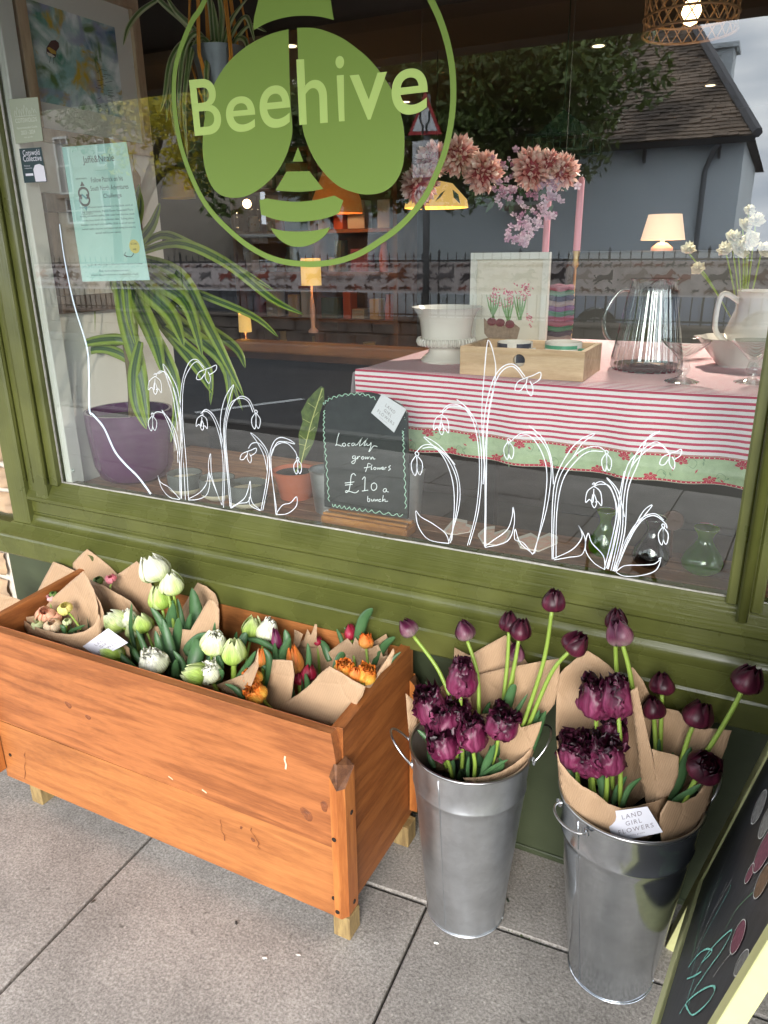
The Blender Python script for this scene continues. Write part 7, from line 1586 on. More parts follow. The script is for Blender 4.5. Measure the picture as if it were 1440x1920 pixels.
for nm, pts, c_ in (('bee_body', [(93, 80), (96, 76), (104, 75), (110, 80), (111, 88), (106, 95), (104, 108), (95, 107), (87, 100), (87, 90)], (.07, .02, .02)), ('bee_stripe', [(88, 90), (92, 88), (104, 96), (105, 102), (96, 100)], (.50, .30, .04)), ('bee_tail', [(87, 97), (96, 101), (103, 106), (98, 108), (90, 104)], (.6, .58, .5))):
    mb = MB(); mb.poly([AWb(*p)+V({'bee_body': 0, 'bee_stripe': .0006, 'bee_tail': .0006}[nm], 0, 0) for p in pts], (1, 0, 0), .0003); mk(nm, mb, pm(nm, c_, .8), art)
mb = MB()
for a, b_ in (((95, 106), (92, 118)), ((100, 107), (100, 120)), ((105, 100), (108, 106))): mb.stroke([AWb(*a), AWb(*b_)], .0012, (1, 0, 0), .0005)
mk('bee_leg', mb, SBK, art)
random.seed(44); mb = MB()
for k in range(26): x, y = 186+random.uniform(-8, 22), 130+k*3.1; mb.stroke([AWb(x, y), AWb(x+random.uniform(4, 14), y+random.uniform(-3, 4))], .0010, (1, 0, 0), .0004)
tag(mk('pencil_marks', mb, SBK, art), kind='stuff')
# dark framed picture below
d0 = AW(73, 361); d1 = AW(97, 590); dyy = AW(250, 560).y
db = empty('dark_frame_picture', (WX, .25, 1.2), 'dark brown framed picture low on the partition wall, half behind the poster', 'picture')
DKF = wood_mat('dark oak frame', (.14, .085, .055), (.06, .035, .022), stretch=(10, 10, 2), rough=.5)
ya, yb, za, zb = d0.y, .44, d1.z, d0.z; fw = .05
for a in ((ya, yb, zb-fw, zb), (ya, yb, za, za+fw), (ya, ya+fw*.8, za+fw+.0005, zb-fw-.0005), (yb-fw*.8, yb, za+fw+.0005, zb-fw-.0005)): mb = MB(); mb.box(WX+.001, WX+.022, a[0], a[1], a[2], a[3], bev=.002); mk('frame_side', mb, DKF, db)
mb = MB(); mb.box(WX+.002, WX+.008, ya+fw*.8, yb-fw*.8, za+fw, zb-fw); mk('print', mb, pm('faded print', (.50, .42, .34), .8, var=.3, vscale=12, col2=(.62, .60, .55)), db)
tg = empty('wooden_tag', AW(256, 330), 'little brown wooden tag hanging from the painting frame', 'tag')
mb = MB(); mb.poly([AW(*p, .012) for p in ((248, 322), (251, 316), (256, 322), (262, 332), (263, 372), (250, 371))], (1, 0, 0), .004); mk('tag_board', mb, pm('tag wood', (.30, .19, .09), .7, var=.3, vscale=40), tg)
mb = MB(); mb.tube([AW(247, 285, .013), AW(252, 318, .013)], .0008, 4); mk('string', mb, BRN, tg)

# ---- pink dahlias garland
PKM = pm('pink dahlia petal', (.78, .33, .28), .6, translucent=.2, vcol=True)
def dahlia(par, px, py, y, r, seed, pale=0.):
    random.seed(seed); c = AY(px, py, y); R_ = r*mpp(c); mb = MB(); n = 150
    for i in range(n):
        ph = math.acos(1-2*(i+.5)/n*.92); th = i*2.39996; d = V(math.sin(ph)*math.cos(th), math.sin(ph)*math.sin(th), math.cos(ph)); rot = V(0, 0, 1).rotation_difference((-FWD+V(0, 0, .3)).normalized()); d = rot @ d
        d = (d+V(random.gauss(0, .06), random.gauss(0, .06), random.gauss(0, .06))).normalized(); s_ = d.orthogonal().normalized(); s_.rotate(Matrix.Rotation(random.random()*6, 3, d)); up = d.cross(s_)
        L_ = R_*random.uniform(.85, 1.05); w_ = R_*.13; c1 = mix3((.82, .34, .30), (.94, .70, .62), random.random()); c2 = mix3(c1, (.97, .88, .82), .6)
        k = len(mb.v); mb.vert(c+d*L_*.45, c=mix3(c1, (.5, .08, .1), .6)); mb.vert(c+d*L_*.8+s_*w_+up*w_*.5, c=c1); mb.vert(c+d*L_*.8-s_*w_+up*w_*.5, c=c1); mb.vert(c+d*L_*.83-up*w_*.2, c=c1); mb.vert(c+d*L_+up*w_*.7, c=c2)
        mb.face(k, k+1, k+3); mb.face(k, k+3, k+2); mb.face(k+1, k+4, k+3); mb.face(k+3, k+4, k+2)
    lat_ = MB(); lat_.lathe([(0, -R_*.6), (R_*.45, -R_*.35), (R_*.6, 0), (R_*.45, R_*.35), (0, R_*.6)], c, 12)
    k = len(mb.v)
    for v in lat_.v: mb.vert(v, c=(.35, .05, .07))
    for f in lat_.f: mb.face(*[k+i for i in f])
    mk('flower_head', mb, PKM, par, smooth=180)
gy = .62
gl = empty('flower_garland', AY(930, 330, gy), 'garland of big pink pompom dahlias and lilac blossom hanging inside the window', 'garland')
for i, a in enumerate(((787, 345, 40), (813, 300, 36), (860, 292, 40), (906, 324, 41), (998, 316, 42), (1053, 322, 37), (1030, 305, 26))): dahlia(gl, a[0], a[1], gy+.03*(i % 2), a[2], 100+i)
LIL = pm('lilac blossom', (.60, .38, .50), .6, translucent=.25, vcol=True); random.seed(17)
def blossoms(par, spots, name='blossom', dark=1.):
    mb = MB()
    for px, py, sp in spots:
        for _ in range(9):
            c = AY(px+random.gauss(0, sp), py+random.gauss(0, sp), gy+random.uniform(-.02, .03)); ax = (-FWD+V(random.gauss(0, .5), 0, random.gauss(0, .5))).normalized(); s_ = ax.orthogonal().normalized(); u_ = ax.cross(s_); r_ = random.uniform(.008, .013); cc = mix3((.50, .22, .36), (.78, .62, .72), random.random()); cc = tuple(q*dark for q in cc)
            for k in range(5):
                a = k*1.257+random.random()*.3; d = s_*math.cos(a)+u_*math.sin(a); t_ = ax.cross(d); i = len(mb.v)
                mb.vert(c, c=tuple(q*.6 for q in cc)); mb.vert(c+d*r_*.6+t_*r_*.35+ax*r_*.2, c=cc); mb.vert(c+d*r_+ax*r_*.35, c=cc); mb.vert(c+d*r_*.6-t_*r_*.35+ax*r_*.2, c=cc); mb.face(i, i+1, i+2, i+3)
    return tag(mk(name, mb, LIL, par), kind='stuff')
blossoms(gl, [(955, 310, 14), (960, 345, 14), (1010, 365, 16), (1030, 370, 14), (1035, 400, 12), (1005, 420, 10), (985, 430, 12), (965, 440, 10), (985, 400, 10), (935, 360, 10), (955, 375, 10), (1035, 345, 14), (978, 455, 8)])
mb = MB(); mb.tube(catmull([AY(760, 380, gy+.04), AY(800, 320, gy+.04), AY(870, 330, gy+.04), AY(940, 350, gy+.04), AY(1010, 350, gy+.04), AY(1070, 300, gy+.04)], 6), .008, 6)
for k in range(40):
    p = AY(random.uniform(780, 1060), random.uniform(330, 385), gy+.03); d = V(random.uniform(-1, 1), random.uniform(-.3, .3), random.uniform(-1, .3)).normalized(); s_ = d.orthogonal(); i = len(mb.v)
    for e in (p, p+d*.02+s_*.006, p+d*.045, p+d*.02-s_*.006): mb.vert(e)
    mb.face(i, i+1, i+2, i+3)
mk('garland_stem', mb, DARKL, gl)
for x in (790, 1060):
    mb = MB(); p = AY(x, 310, gy+.04); mb.tube([p, V(p.x, p.y, 2.62)], .0008, 4); mk('hanging_thread', mb, DARKM, gl)
# white narcissi in a clear vase at the right
vz = V(AY(1395, 600, 1.0).x, 1.0, T)
nv = empty('narcissus_vase', vz, 'clear vase of cream narcissi at the right edge of the window', 'vase of flowers')
lat('vase', [(0, 0), (.04, 0), (.045, .05), (.03, .14), (.038, .19)], vz, G1, nv, 32, 180)
WN = pm('cream narcissus', (.78, .74, .56), .6, translucent=.25)
for i, (px, py, r_) in enumerate(((1385, 470, 21), (1372, 448, 18), (1405, 450, 20), (1395, 425, 18), (1418, 415, 17), (1360, 470, 17), (1430, 470, 18), (1310, 505, 15), (1290, 470, 16), (1405, 395, 12))):
    c = AY(px, py, .98); R_ = r_*mpp(c); random.seed(200+i); ax = (-FWD+V(random.gauss(0, .5), 0, random.gauss(0, .5)+.3)).normalized(); mb = MB(); s_ = ax.orthogonal().normalized(); u_ = ax.cross(s_)
    for ly in range(3):
        for k in range(6):
            a = k*1.047+ly*.5; d = s_*math.cos(a)+u_*math.sin(a); t_ = ax.cross(d); q = R_*(1-.25*ly)
            mb.grid(lambda u, v: c+d*q*u*(.95)+t_*(v-.5)*q*.95*math.sin(math.pi*min(1, .12+.88*u))**.7+ax*(R_*(.25*u*(1+ly)+.10*ly)+.003*math.sin(v*9+i)), 4, 4)
    stn = stem(nv, [vz+V(0, 0, .05), vz.lerp(c, .6)+V(0, 0, .03), c-ax*.004], .0022, name='narcissus'); mk('flower_head', mb, WN, stn, smooth=180)

# ---- lamps and shop furniture deeper inside
def lamp_light(p, power, col=(1, .72, .42), r=.05):
    l = bpy.data.lights.new('lamp bulb', 'POINT'); l.energy = power*.30; l.color = col; l.shadow_soft_size = r; o = bpy.data.objects.new('lamp_bulb', l); COL.objects.link(o); o.location = p; return o
SHADE = pm('lit lampshade', (.75, .52, .36), .8, emit=((1, .58, .36), .36)); SHADEY = pm('lit yellow lampshade', (.8, .55, .1), .8, emit=((1, .60, .20), .22)); SHADEO = pm('lit orange lampshade', (.7, .22, .05), .8, emit=((1, .30, .05), .05))
PINKB = pm('pink ceramic', (.55, .32, .26), .3)
def tlamp(px, ptop, pbot, y, rt, rb, mat, label, foot, lit=4):
    p = AY(px, (ptop+pbot)/2, y); s = mpp(p); zt2, zb2 = AY(px, ptop, y).z, AY(px, pbot, y).z; t = empty('table_lamp', V(p.x, y, foot), label, 'lamp')
    lat('lamp_shade', [(rb*s, zb2-foot), (rt*s, zt2-foot)], V(p.x, y, foot), mat, t, 28, 180); lat('lamp_base', [(0, 0), (rb*s*.5, 0), (rb*s*.5, .015), (rb*s*.2, .04), (rb*s*.3, (zb2-foot)*.5), (rb*s*.1, (zb2-foot)*.8), (rb*s*.1, zb2-foot+.02)], V(p.x, y, foot), PINKB, t, 20, 60)
    if lit:
        o = lamp_light(V(p.x, y, (zt2+zb2)/2), lit); o.parent = t; o.location = V(0, 0, (zt2+zb2)/2-foot)
tlamp(1245, 402, 450, 2.9, 30, 40, SHADE, 'lit pleated table lamp with pink base deep inside at the right', 1.4335, 5)
tlamp(583, 485, 535, 3.6, 19, 19, SHADEY, 'small lit drum lamp deep inside below the painted circle', .85, 4)
tlamp(459, 588, 622, 3.3, 11, 12, SHADEY, 'small glowing yellow lamp low at the left inside the shop', .45, 4)
# yellow pendant and small pendants
def pendant(px, py, y, r, h, mat, label, lit=0):
    p = AY(px, py, y); s = mpp(p); t = empty('pendant_lamp', V(p.x, y, p.z), label, 'lamp'); lat('lamp_shade', [(r*s, 0), (r*s*.95, h*s*.3), (r*s*.5, h*s*.9), (r*s*.15, h*s), (0, h*s)], V(p.x, y, p.z), mat, t, 32, 60)
    mb = MB(); mb.tube([V(p.x, y, p.z+h*s), V(p.x, y, 2.62)], .004, 5); mk('flex', mb, DARKM, t)
    if lit: o = lamp_light(V(0, 0, 0), lit); o.parent = t; o.location = V(0, 0, h*s*.3)
pendant(632, 400, 4.2, 48, 80, SHADEO, 'large orange lampshade hanging deep inside the shop', 4)
pendant(818, 390, 3.4, 60, 46, SHADEY, 'lit gold lampshade hanging behind the left dahlias', 5)
pendant(335, 372, 3.4, 32, 50, pm('yellow enamel', (.62, .42, .02), .3, coat=.5), 'yellow domed pendant lamp at the left inside the shop')
p = AY(463, 382, 3.0); s = mpp(p)
ch = empty('chandelier', p, 'small lit crystal chandelier inside the shop, left of centre', 'chandelier')
lat('glow', [(0, -.03), (.015, -.026), (.026, -.015), (.03, 0), (.026, .015), (.015, .026), (0, .03)], p, pm('chandelier bulb', (1, .8, .5), .5, emit=((1, .62, .32), 4)), ch, 16)
CRY = clear('crystal', (1, .92, .85), 2., .1)
for k in range(26):
    a = k*2.4; q = p+V(math.cos(a)*.10*(.4+.6*((k*7) % 10)/10), math.sin(a)*.10, -.04-.16*((k*3) % 7)/7); mb = MB(); mb.lathe([(0, -.012), (.006, 0), (0, .008)], q, 6); mk('crystal_drop', mb, CRY, ch)
mb = MB(); mb.tube([p+V(0, 0, .05), V(p.x, p.y, 2.62)], .006, 6); mk('chain', mb, BRASS, ch); o = lamp_light(V(0, 0, 0), 6); o.parent = ch
# woven bamboo pendant at the top right
p = AY(1298, 8, 1.35); s = mpp(p); BAM = pm('bamboo strip', (.26, .16, .07), .6)
bp = empty('bamboo_pendant', p, 'open woven bamboo pendant lampshade at the top right', 'lamp')
for k in range(24):
    for sg in (-1, 1):
        mb = MB(); mb.tube([p+V(math.cos(2*math.pi*k/24+sg*j*.11)*84*s*(1-.0*j/8), math.sin(2*math.pi*k/24+sg*j*.11)*84*s, (-46+j*14)*s) for j in range(9)], .0022, 4, caps=False); mk('bamboo_strip', mb, BAM, bp)
for z in (-46, -20, 66):
    mb = MB(); mb.tube([p+V(math.cos(2*math.pi*k/32)*85*s, math.sin(2*math.pi*k/32)*85*s, z*s) for k in range(33)], .004, 6, caps=False); mk('hoop', mb, BAM, bp)
sl_ = bpy.data.lights.new('pendant bulb', 'SPOT'); sl_.energy = 34; sl_.color = (1, .88, .74); sl_.spot_size = R(165); sl_.spot_blend = .5; sl_.shadow_soft_size = .05; so_ = bpy.data.objects.new('pendant_bulb', sl_); COL.objects.link(so_); so_.parent = bp; so_.location = V(0, 0, -.10)
lat('bulb', [(0, -.06), (.02, -.05), (.03, -.02), (.015, .03), (.013, .06), (0, .06)], p, MATS['chandelier bulb'], bp, 14); mb = MB(); mb.tube([p+V(0, 0, .06), V(p.x, p.y, 2.62)], .003, 5); mk('flex', mb, DARKM, bp)
# ceiling spotlights
SPOT = pm('spot lens', (1, .85, .6), .5, emit=((1, .78, .5), 1.6))
for px, py, lab in ((1122, 86, 'round ceiling spotlight right of the top of the painted ring'), (1332, 160, 'round ceiling spotlight furthest right'), (760, 191, 'round ceiling spotlight seen through the last letter of the window logo'), (545, 86, 'round ceiling spotlight seen between the two logo wings')):
    p = AZ(px, py, 2.6185)
    if p.y > 6.4: p = AY(px, py, 6.3)
    p.z = min(p.z, 2.6185); t = empty('ceiling_spotlight', p, lab, 'ceiling light', 'round ceiling spotlights')
    sl_ = bpy.data.lights.new('spot', 'SPOT'); sl_.energy = 14; sl_.color = (1, .84, .66); sl_.spot_size = R(100); sl_.spot_blend = .6; sl_.shadow_soft_size = .03; so_ = bpy.data.objects.new('spot_bulb', sl_); COL.objects.link(so_); so_.parent = t; so_.location = V(0, 0, -.01)
    lat('lens', [(0, -.002), (.035, -.002), (.036, 0)], p, SPOT, t, 20); lat('rim', [(.036, -.001), (.048, -.004), (.05, 0)], p, WHITEP, t, 20)
# dresser with warm lit shelves, counter, stock
WW = pm('warm dresser wood', (.17, .070, .028), .6, var=.3)
ds = empty('dresser', (-3.6, 4.6, 0), 'tall brown dresser of stock lit by warm lamps at the back left', 'dresser')
xl, xr = AY(440, 500, 4.4).x, AY(745, 500, 4.4).x
mb = MB(); mb.box(xl, xr, 4.75, 4.8, 0, 2.3); mk('back_panel', mb, WW, ds)
for x in (xl, (xl+xr)/2, xr-.04): mb = MB(); mb.box(x, x+.04, 4.4, 4.749, 0, 2.3); mk('upright', mb, WW, ds)
for z in (.45, .85, 1.25, 1.6, 1.95, 2.26): mb = MB(); mb.box(xl+.041, xr-.041, 4.42, 4.748, z, z+.03); mk('shelf', mb, WW, ds)
random.seed(77); gc = [(.5, .1, .04), (.1, .14, .1), (.42, .36, .28), (.14, .22, .26), (.5, .3, .08), (.25, .08, .1), (.55, .5, .42)]
gms = [pm('stock %d' % i, c_, .6) for i, c_ in enumerate(gc)]
gn = ['rusty red', 'dark green', 'cream', 'slate blue', 'ochre', 'maroon', 'pale cream']
for si, z in enumerate((.48, .88, 1.28, 1.63, 1.98)):
    x = xl+.08; cnt = 0
    while x < xr-.2:
        w_ = random.uniform(.06, .18); h = random.uniform(.08, .27); gi = random.randrange(7); m_ = gms[gi]; cnt += 1; r = random.random(); c = V(x+w_/2, 4.55, z+.0015)
        mb = MB()
        if r < .5: mb.lathe([(0, 0), (w_*.4, 0), (w_*.45, h*.5), (w_*.3, h*.85), (w_*.36, h), (0, h)], c, 16); nm, ct = 'stock_jar', 'jar'
        else: mb.box(x, x+w_, 4.47, 4.6, z+.001, z+h, bev=.004); nm, ct = 'stock_box', 'box'
        o = mk(nm, mb, m_, None, smooth=40); nth = ('first', 'second', 'third', 'fourth', 'fifth', 'sixth', 'seventh', 'eighth', 'ninth', 'tenth', 'eleventh', 'twelfth', 'thirteenth', 'fourteenth')[min(cnt-1, 13)]; tag(o, '%s %s, %s from the left on the %s shelf of the back dresser' % (gn[gi], ct, nth, ('bottom', 'second lowest', 'middle', 'second highest', 'top')[si]), ct, 'stock crowding the back dresser shelves')
        x += w_+random.uniform(.01, .12)
ct_ = empty('shop_counter', (-1.6, 2.6, 0), 'long dark counter crossing the shop behind the display table', 'counter')
mb = MB(); mb.box(-3.6, -1.0, 2.6, 3.2, .78, .83, bev=.006); mk('worktop', mb, WW, ct_); mb = MB(); mb.box(-3.55, -1.05, 2.66, 3.14, 0, .779); mk('carcass', mb, DARKM, ct_)
sb = empty('side_cabinet', (.5, 3.2, 0), 'pale cabinet carrying the pleated lamp at the right inside the shop', 'cabinet'); mb = MB(); mb.box(-1.0, 1.6, 2.6, 3.3, 0, 1.4325, bev=.01); mk('body', mb, pm('grey cabinet', (.05, .048, .045), .6), sb)
# wire lantern cage with green glass in front of the ceiling
a = AY(985, 285, 2.2); b_ = AY(1105, 245, 2.2); wc = empty('wire_cage', V(a.x, 2.2, a.z), 'dark green wire cage lantern hanging behind the dahlias', 'lantern'); GRN = pm('dark green wire', (.01, .035, .02), .5)
x0_, x1_, zz0, zz1 = a.x, b_.x, a.z, b_.z
for x in [x0_+(x1_-x0_)*k/9 for k in range(10)]:
    for y in (2.2, 2.45): mb = MB(); mb.tube([V(x, y, zz0), V(x, y, zz1)], .0035, 4); mk('wire', mb, GRN, wc)
for z in (zz0, zz1):
    for y in (2.2, 2.45): mb = MB(); mb.tube([V(x0_, y, z), V(x1_, y, z)], .006, 4); mk('frame_bar', mb, GRN, wc)
mb = MB(); mb.poly([V(x0_, 2.3, zz1), V(x1_, 2.3, zz1), V((x0_+x1_)/2, 2.3, zz1+.11)], (0, 1, 0), .01); mk('roof_panel', mb, pm('green glass panel', (.008, .045, .016), .3), wc)
mb = MB(); mb.tube([V((x0_+x1_)/2, 2.3, zz1+.11), V((x0_+x1_)/2, 2.3, 2.62)], .003, 4); mk('chain', mb, GRN, wc)
# ---------------------------------------------------------------- on the glass
GY = .0010                                  # outer face of the pane is at .002
VG = pm('olive window vinyl', (.18, .28, .05), .4); VL = pm('light green window vinyl', (.44, .60, .17), .4)
def AG(px, py): return AY(px, py, GY)
ZL = lambda x, y: (300+x/2.4, y/2.4)
logo_parent = shop
def vinyl(name, pts, mat, per=5, dy=0., smooth=True):
    q = [AG(*ZL(*p)) for p in pts]
    if smooth: q = catmull(q, per, True)
    mb = MB(); mb.poly([p+V(0, -dy, 0) for p in q], (0, -1, 0), .0003); return mk(name, mb, mat, shop)
wl = [(578, 132), (530, 143), (480, 160), (430, 184), (385, 212), (340, 248), (300, 290), (262, 345), (235, 400), (213, 470), (198, 560), (192, 650), (196, 720), (212, 790), (238, 845), (275, 878), (325, 890), (380, 885), (430, 862), (480, 825), (530, 770), (568, 700), (590, 630), (596, 580), (590, 500), (585, 400), (581, 260)]
wr = [(617, 125), (690, 126), (750, 141), (820, 172), (885, 217), (945, 270), (1000, 337), (1045, 410), (1078, 495), (1097, 580), (1100, 660), (1094, 740), (1072, 800), (1035, 845), (985, 870), (920, 875), (860, 862), (800, 835), (745, 785), (700, 725), (668, 660), (645, 590), (634, 500), (627, 380), (621, 240)]
def piece(name, pts, sharp):
    q = [AG(*ZL(*p)) for p in pts]; n = len(q); out = []
    for i in range(n):
        a, b = i, (i+1) % n
        if a in sharp and b in sharp: out.append(q[a]); continue
        p0 = q[a] if a in sharp else q[a-1]; p3 = q[b] if b in sharp else q[(b+1) % n]
        for k in range(5):
            t = k/5; p1, p2 = q[a], q[b]; out.append(.5*((2*p1)+(p2-p0)*t+(2*p0-5*p1+4*p2-p3)*t*t+(3*p1-p0-3*p2+p3)*t**3))
    mb = MB(); mb.poly(out, (0, -1, 0), .0003); return mk(name, mb, VG, shop)
piece('logo_wing', wl, {0, 1} - {1}); piece('logo_wing', wr, {0})
piece('logo_head', [(420, 137), (423, 85), (436, 30), (452, -35), (480, -90), (540, -130), (610, -140), (680, -130), (735, -90), (762, -30), (774, 40), (782, 90), (730, 77), (670, 71), (600, 73), (540, 84), (480, 104)], {0, 11})
vinyl('logo_triangle', [(621, 662), (645, 727), (597, 727)], VG, smooth=False)
piece('logo_body_band', [(570, 772), (672, 770), (735, 850), (690, 859), (628, 863), (570, 861), (520, 856)], {0, 1, 2, 6})
piece('logo_body_band', [(447, 900), (483, 893), (530, 901), (590, 907), (650, 906), (720, 896), (785, 880), (825, 902), (806, 960), (750, 981), (680, 994), (600, 998), (530, 990), (455, 966)], {0, 1, 6, 7, 8, 13})
piece('logo_body_band', [(498, 1026), (560, 1039), (630, 1042), (700, 1037), (766, 1022), (745, 1057), (705, 1088), (655, 1108), (605, 1110), (560, 1094), (522, 1062)], {0, 4})
ring = [(190, 0), (140, 80), (100, 170), (72, 250), (57, 330), (53, 430), (60, 520), (76, 620), (100, 710), (138, 810), (185, 905), (240, 980), (310, 1050), (385, 1112), (460, 1157), (530, 1184), (600, 1197), (680, 1202), (760, 1196), (840, 1178), (920, 1145), (1000, 1095), (1075, 1040), (1145, 970), (1205, 890), (1250, 800), (1290, 700), (1315, 600), (1330, 500), (1334, 400), (1328, 300), (1310, 200), (1280, 100), (1237, 0)]
ang = [AG(*ZL(*p)) for p in ring]
a0, a1 = ang[0], ang[-1]; cx_ = sum(p.x for p in ang)/len(ang); top_ = [V(a1.x+(a0.x-a1.x)*t, a1.y, a0.z+(a1.z-a0.z)*(1-t)+.22*math.sin(math.pi*t)**.8) for t in (.12, .25, .4, .55, .7, .85)]
cl2 = catmull(ang+top_, 4, True); mb = MB(); n_ = len(cl2); k0 = 0
for i, p in enumerate(cl2):
    t_ = (cl2[(i+1) % n_]-cl2[i-1]).normalized(); s_ = V(0, -1, 0).cross(t_).normalized()
    mb.vert(p+V(0, -.0003, 0)); mb.vert(p-s_*.0125 if s_.dot(V(cx_, p.y, 1.5)-p) < 0 else p+s_*.0125)
    mb.v[-1].y = p.y-.0003
for i in range(n_): a = 2*i; b = 2*((i+1) % n_); mb.face(a, b, b+1, a+1)
mk('logo_ring', mb, VG, shop)
for ch_, q in (('B', ((158, 612), (280, 601), (264, 350), (131, 360))), ('e', ((302, 600), (432, 588), (426, 428), (294, 440))), ('e', ((452, 582), (588, 570), (584, 378), (446, 392))), ('h', ((628, 563), (756, 552), (748, 262), (614, 268))), ('i', ((804, 547), (834, 545), (829, 250), (789, 254))), ('v', ((872, 545), (1012, 532), (1022, 323), (854, 340))), ('e', ((1046, 526), (1204, 506), (1206, 300), (1040, 318)))):
    mb = MB(); P_ = [AG(*ZL(*p)) for p in q]; text_quad(mb, ch_, *P_, (0, -1, 0), off=.0007, bold=.008, res=16); mk('logo_letter', mb, VL, shop)

# painted snowdrops
PW = pm('white window paint', (.66, .70, .74), .6)
Z4a = lambda x, y: (x/2.3226, 480+y/2.3226)
Z5a = lambda x, y: (560+x/1.6364, 480+y/1.6364)
def paint(zf, strokes, wd=.0019, label=None):
    mb = MB(); random.seed(len(strokes))
    for st_ in strokes:
        q = [AG(*zf(*p)) for p in st_]; q = catmull(q, 5) if len(q) > 2 else q
        mb.stroke(q, [wd*random.uniform(.75, 1.2) for _ in q], (0, -1, 0), .0004, .0002)
    return mk('painted_snowdrop', mb, PW, shop)
mb = MB(); q = catmull([AG(*p) for p in ((112, 420), (122, 490), (139, 570), (163, 650), (167, 700), (168, 768), (175, 778), (195, 802), (215, 845), (235, 870), (260, 895), (283, 926))], 6); random.seed(1)
mb.stroke(q, [(.0035+.0035*min(1, i/28))*random.uniform(.9, 1.1) for i in range(len(q))], (0, -1, 0), .0004, .0002); mk('painted_line', mb, pm('pale blue window paint', (.62, .74, .84), .6), shop)
def bell(x, y, s=1.):  # closed bud hanging
    return [[(x-2*s, y), (x-18*s, y+25*s), (x-16*s, y+55*s), (x-4*s, y+72*s), (x+2*s, y+40*s), (x, y+4*s)], [(x+2*s, y), (x+20*s, y+25*s), (x+20*s, y+52*s), (x+12*s, y+70*s), (x+2*s, y+50*s), (x+2*s, y+6*s)], [(x-6*s, y-8*s), (x, y-14*s), (x+8*s, y-6*s), (x+2*s, y+2*s), (x-6*s, y-8*s)]]
def drop(x, y, s=1.):  # open flower hanging
    return [[(x, y), (x-24*s, y+20*s), (x-30*s, y+58*s), (x-16*s, y+48*s), (x-4*s, y+58*s), (x, y+10*s)], [(x, y), (x+24*s, y+22*s), (x+28*s, y+70*s), (x+14*s, y+55*s), (x+4*s, y+58*s)], [(x-4*s, y+30*s), (x-8*s, y+60*s), (x+2*s, y+78*s), (x+10*s, y+58*s), (x+2*s, y+30*s)], [(x-6*s, y-6*s), (x, y-12*s), (x+6*s, y-4*s), (x, y+2*s)]]
def star(x, y, s=1.): return [[(x, y), (x-30*s, y+14*s), (x-40*s, y+40*s), (x-22*s, y+42*s), (x-6*s, y+20*s)], [(x, y), (x-4*s, y+34*s), (x+12*s, y+60*s), (x+18*s, y+36*s), (x+8*s, y+12*s)], [(x, y), (x+18*s, y-6*s), (x+42*s, y-16*s), (x+40*s, y+6*s), (x+14*s, y+24*s)]]
# group at the left
paint(Z4a, [[(785, 1058), (782, 900), (788, 760), (770, 620), (735, 530), (705, 500), (680, 515)], [(792, 1058), (790, 900), (794, 760), (778, 600), (745, 520), (710, 470), (730, 540), (755, 620), (775, 760)], [(690, 512), (720, 505), (750, 560), (780, 700), (800, 900), (808, 1060)]]+drop(676, 524))
paint(Z4a, [[(808, 1062), (800, 900), (786, 700), (792, 560), (820, 470), (855, 450), (890, 485)], [(822, 1064), (812, 900), (796, 700), (800, 560), (826, 490), (858, 460), (888, 492)]]+star(898, 492, 1.05)+[[(860, 1000)]*0 or [(820, 1058), (870, 1030), (900, 990), (910, 940), (914, 990), (900, 1040), (860, 1060), (822, 1062)]])
paint(Z4a, [[(776, 900), (770, 830), (745, 730), (705, 670), (730, 720), (760, 800), (776, 860)], [(790, 1055), (784, 900), (770, 780), (730, 700), (690, 678), (665, 690)]]+bell(664, 696, .9)+[[(784, 1058), (740, 1010), (700, 985), (688, 955), (705, 1010), (740, 1050), (784, 1060)]])
paint(Z4a, [[(974, 1095), (980, 900), (965, 780), (935, 700), (900, 668), (880, 680)], [(968, 1085), (972, 900), (955, 780), (925, 700), (895, 675), (878, 685)]]+drop(880, 692, .85)+[[(965, 1080), (925, 980), (908, 920), (918, 860), (922, 950), (945, 1030), (966, 1082)]])
paint(Z4a, [[(1005, 1098), (985, 900), (975, 740), (1000, 620), (1018, 560), (980, 620), (960, 720), (968, 860)], [(1010, 1098), (992, 900), (984, 760), (1005, 660), (1045, 612), (1085, 625), (1108, 672)], [(1002, 1090), (986, 880), (978, 760), (1000, 650), (1042, 620), (1080, 632), (1102, 680)]]+bell(1114, 684, .95)+[[(1005, 1095), (1060, 1060), (1080, 1020), (1090, 980), (1092, 1030), (1080, 1070), (1040, 1078), (1008, 1098)], [(1090, 1035), (1100, 1075), (1135, 1108), (1090, 1085), (1086, 1050)]])
paint(Z4a, [[(1137, 1108), (1160, 980), (1165, 880), (1135, 820), (1100, 815), (1082, 838)], [(1145, 1108), (1172, 960), (1168, 860), (1130, 800), (1092, 770), (1120, 810), (1150, 870), (1165, 940)]]+star(1080, 850, .85))
paint(Z4a, [[(1202, 1125), (1190, 1000), (1175, 880), (1190, 815), (1220, 790), (1260, 800), (1284, 818), (1240, 808), (1205, 815), (1182, 870)], [(1208, 1122), (1186, 960), (1182, 860), (1210, 820), (1250, 815), (1285, 850), (1296, 880)]]+bell(1296, 888, .85)+[[(1202, 1125), (1230, 1085), (1265, 1075), (1292, 1048), (1290, 1090), (1250, 1122), (1202, 1126)]])
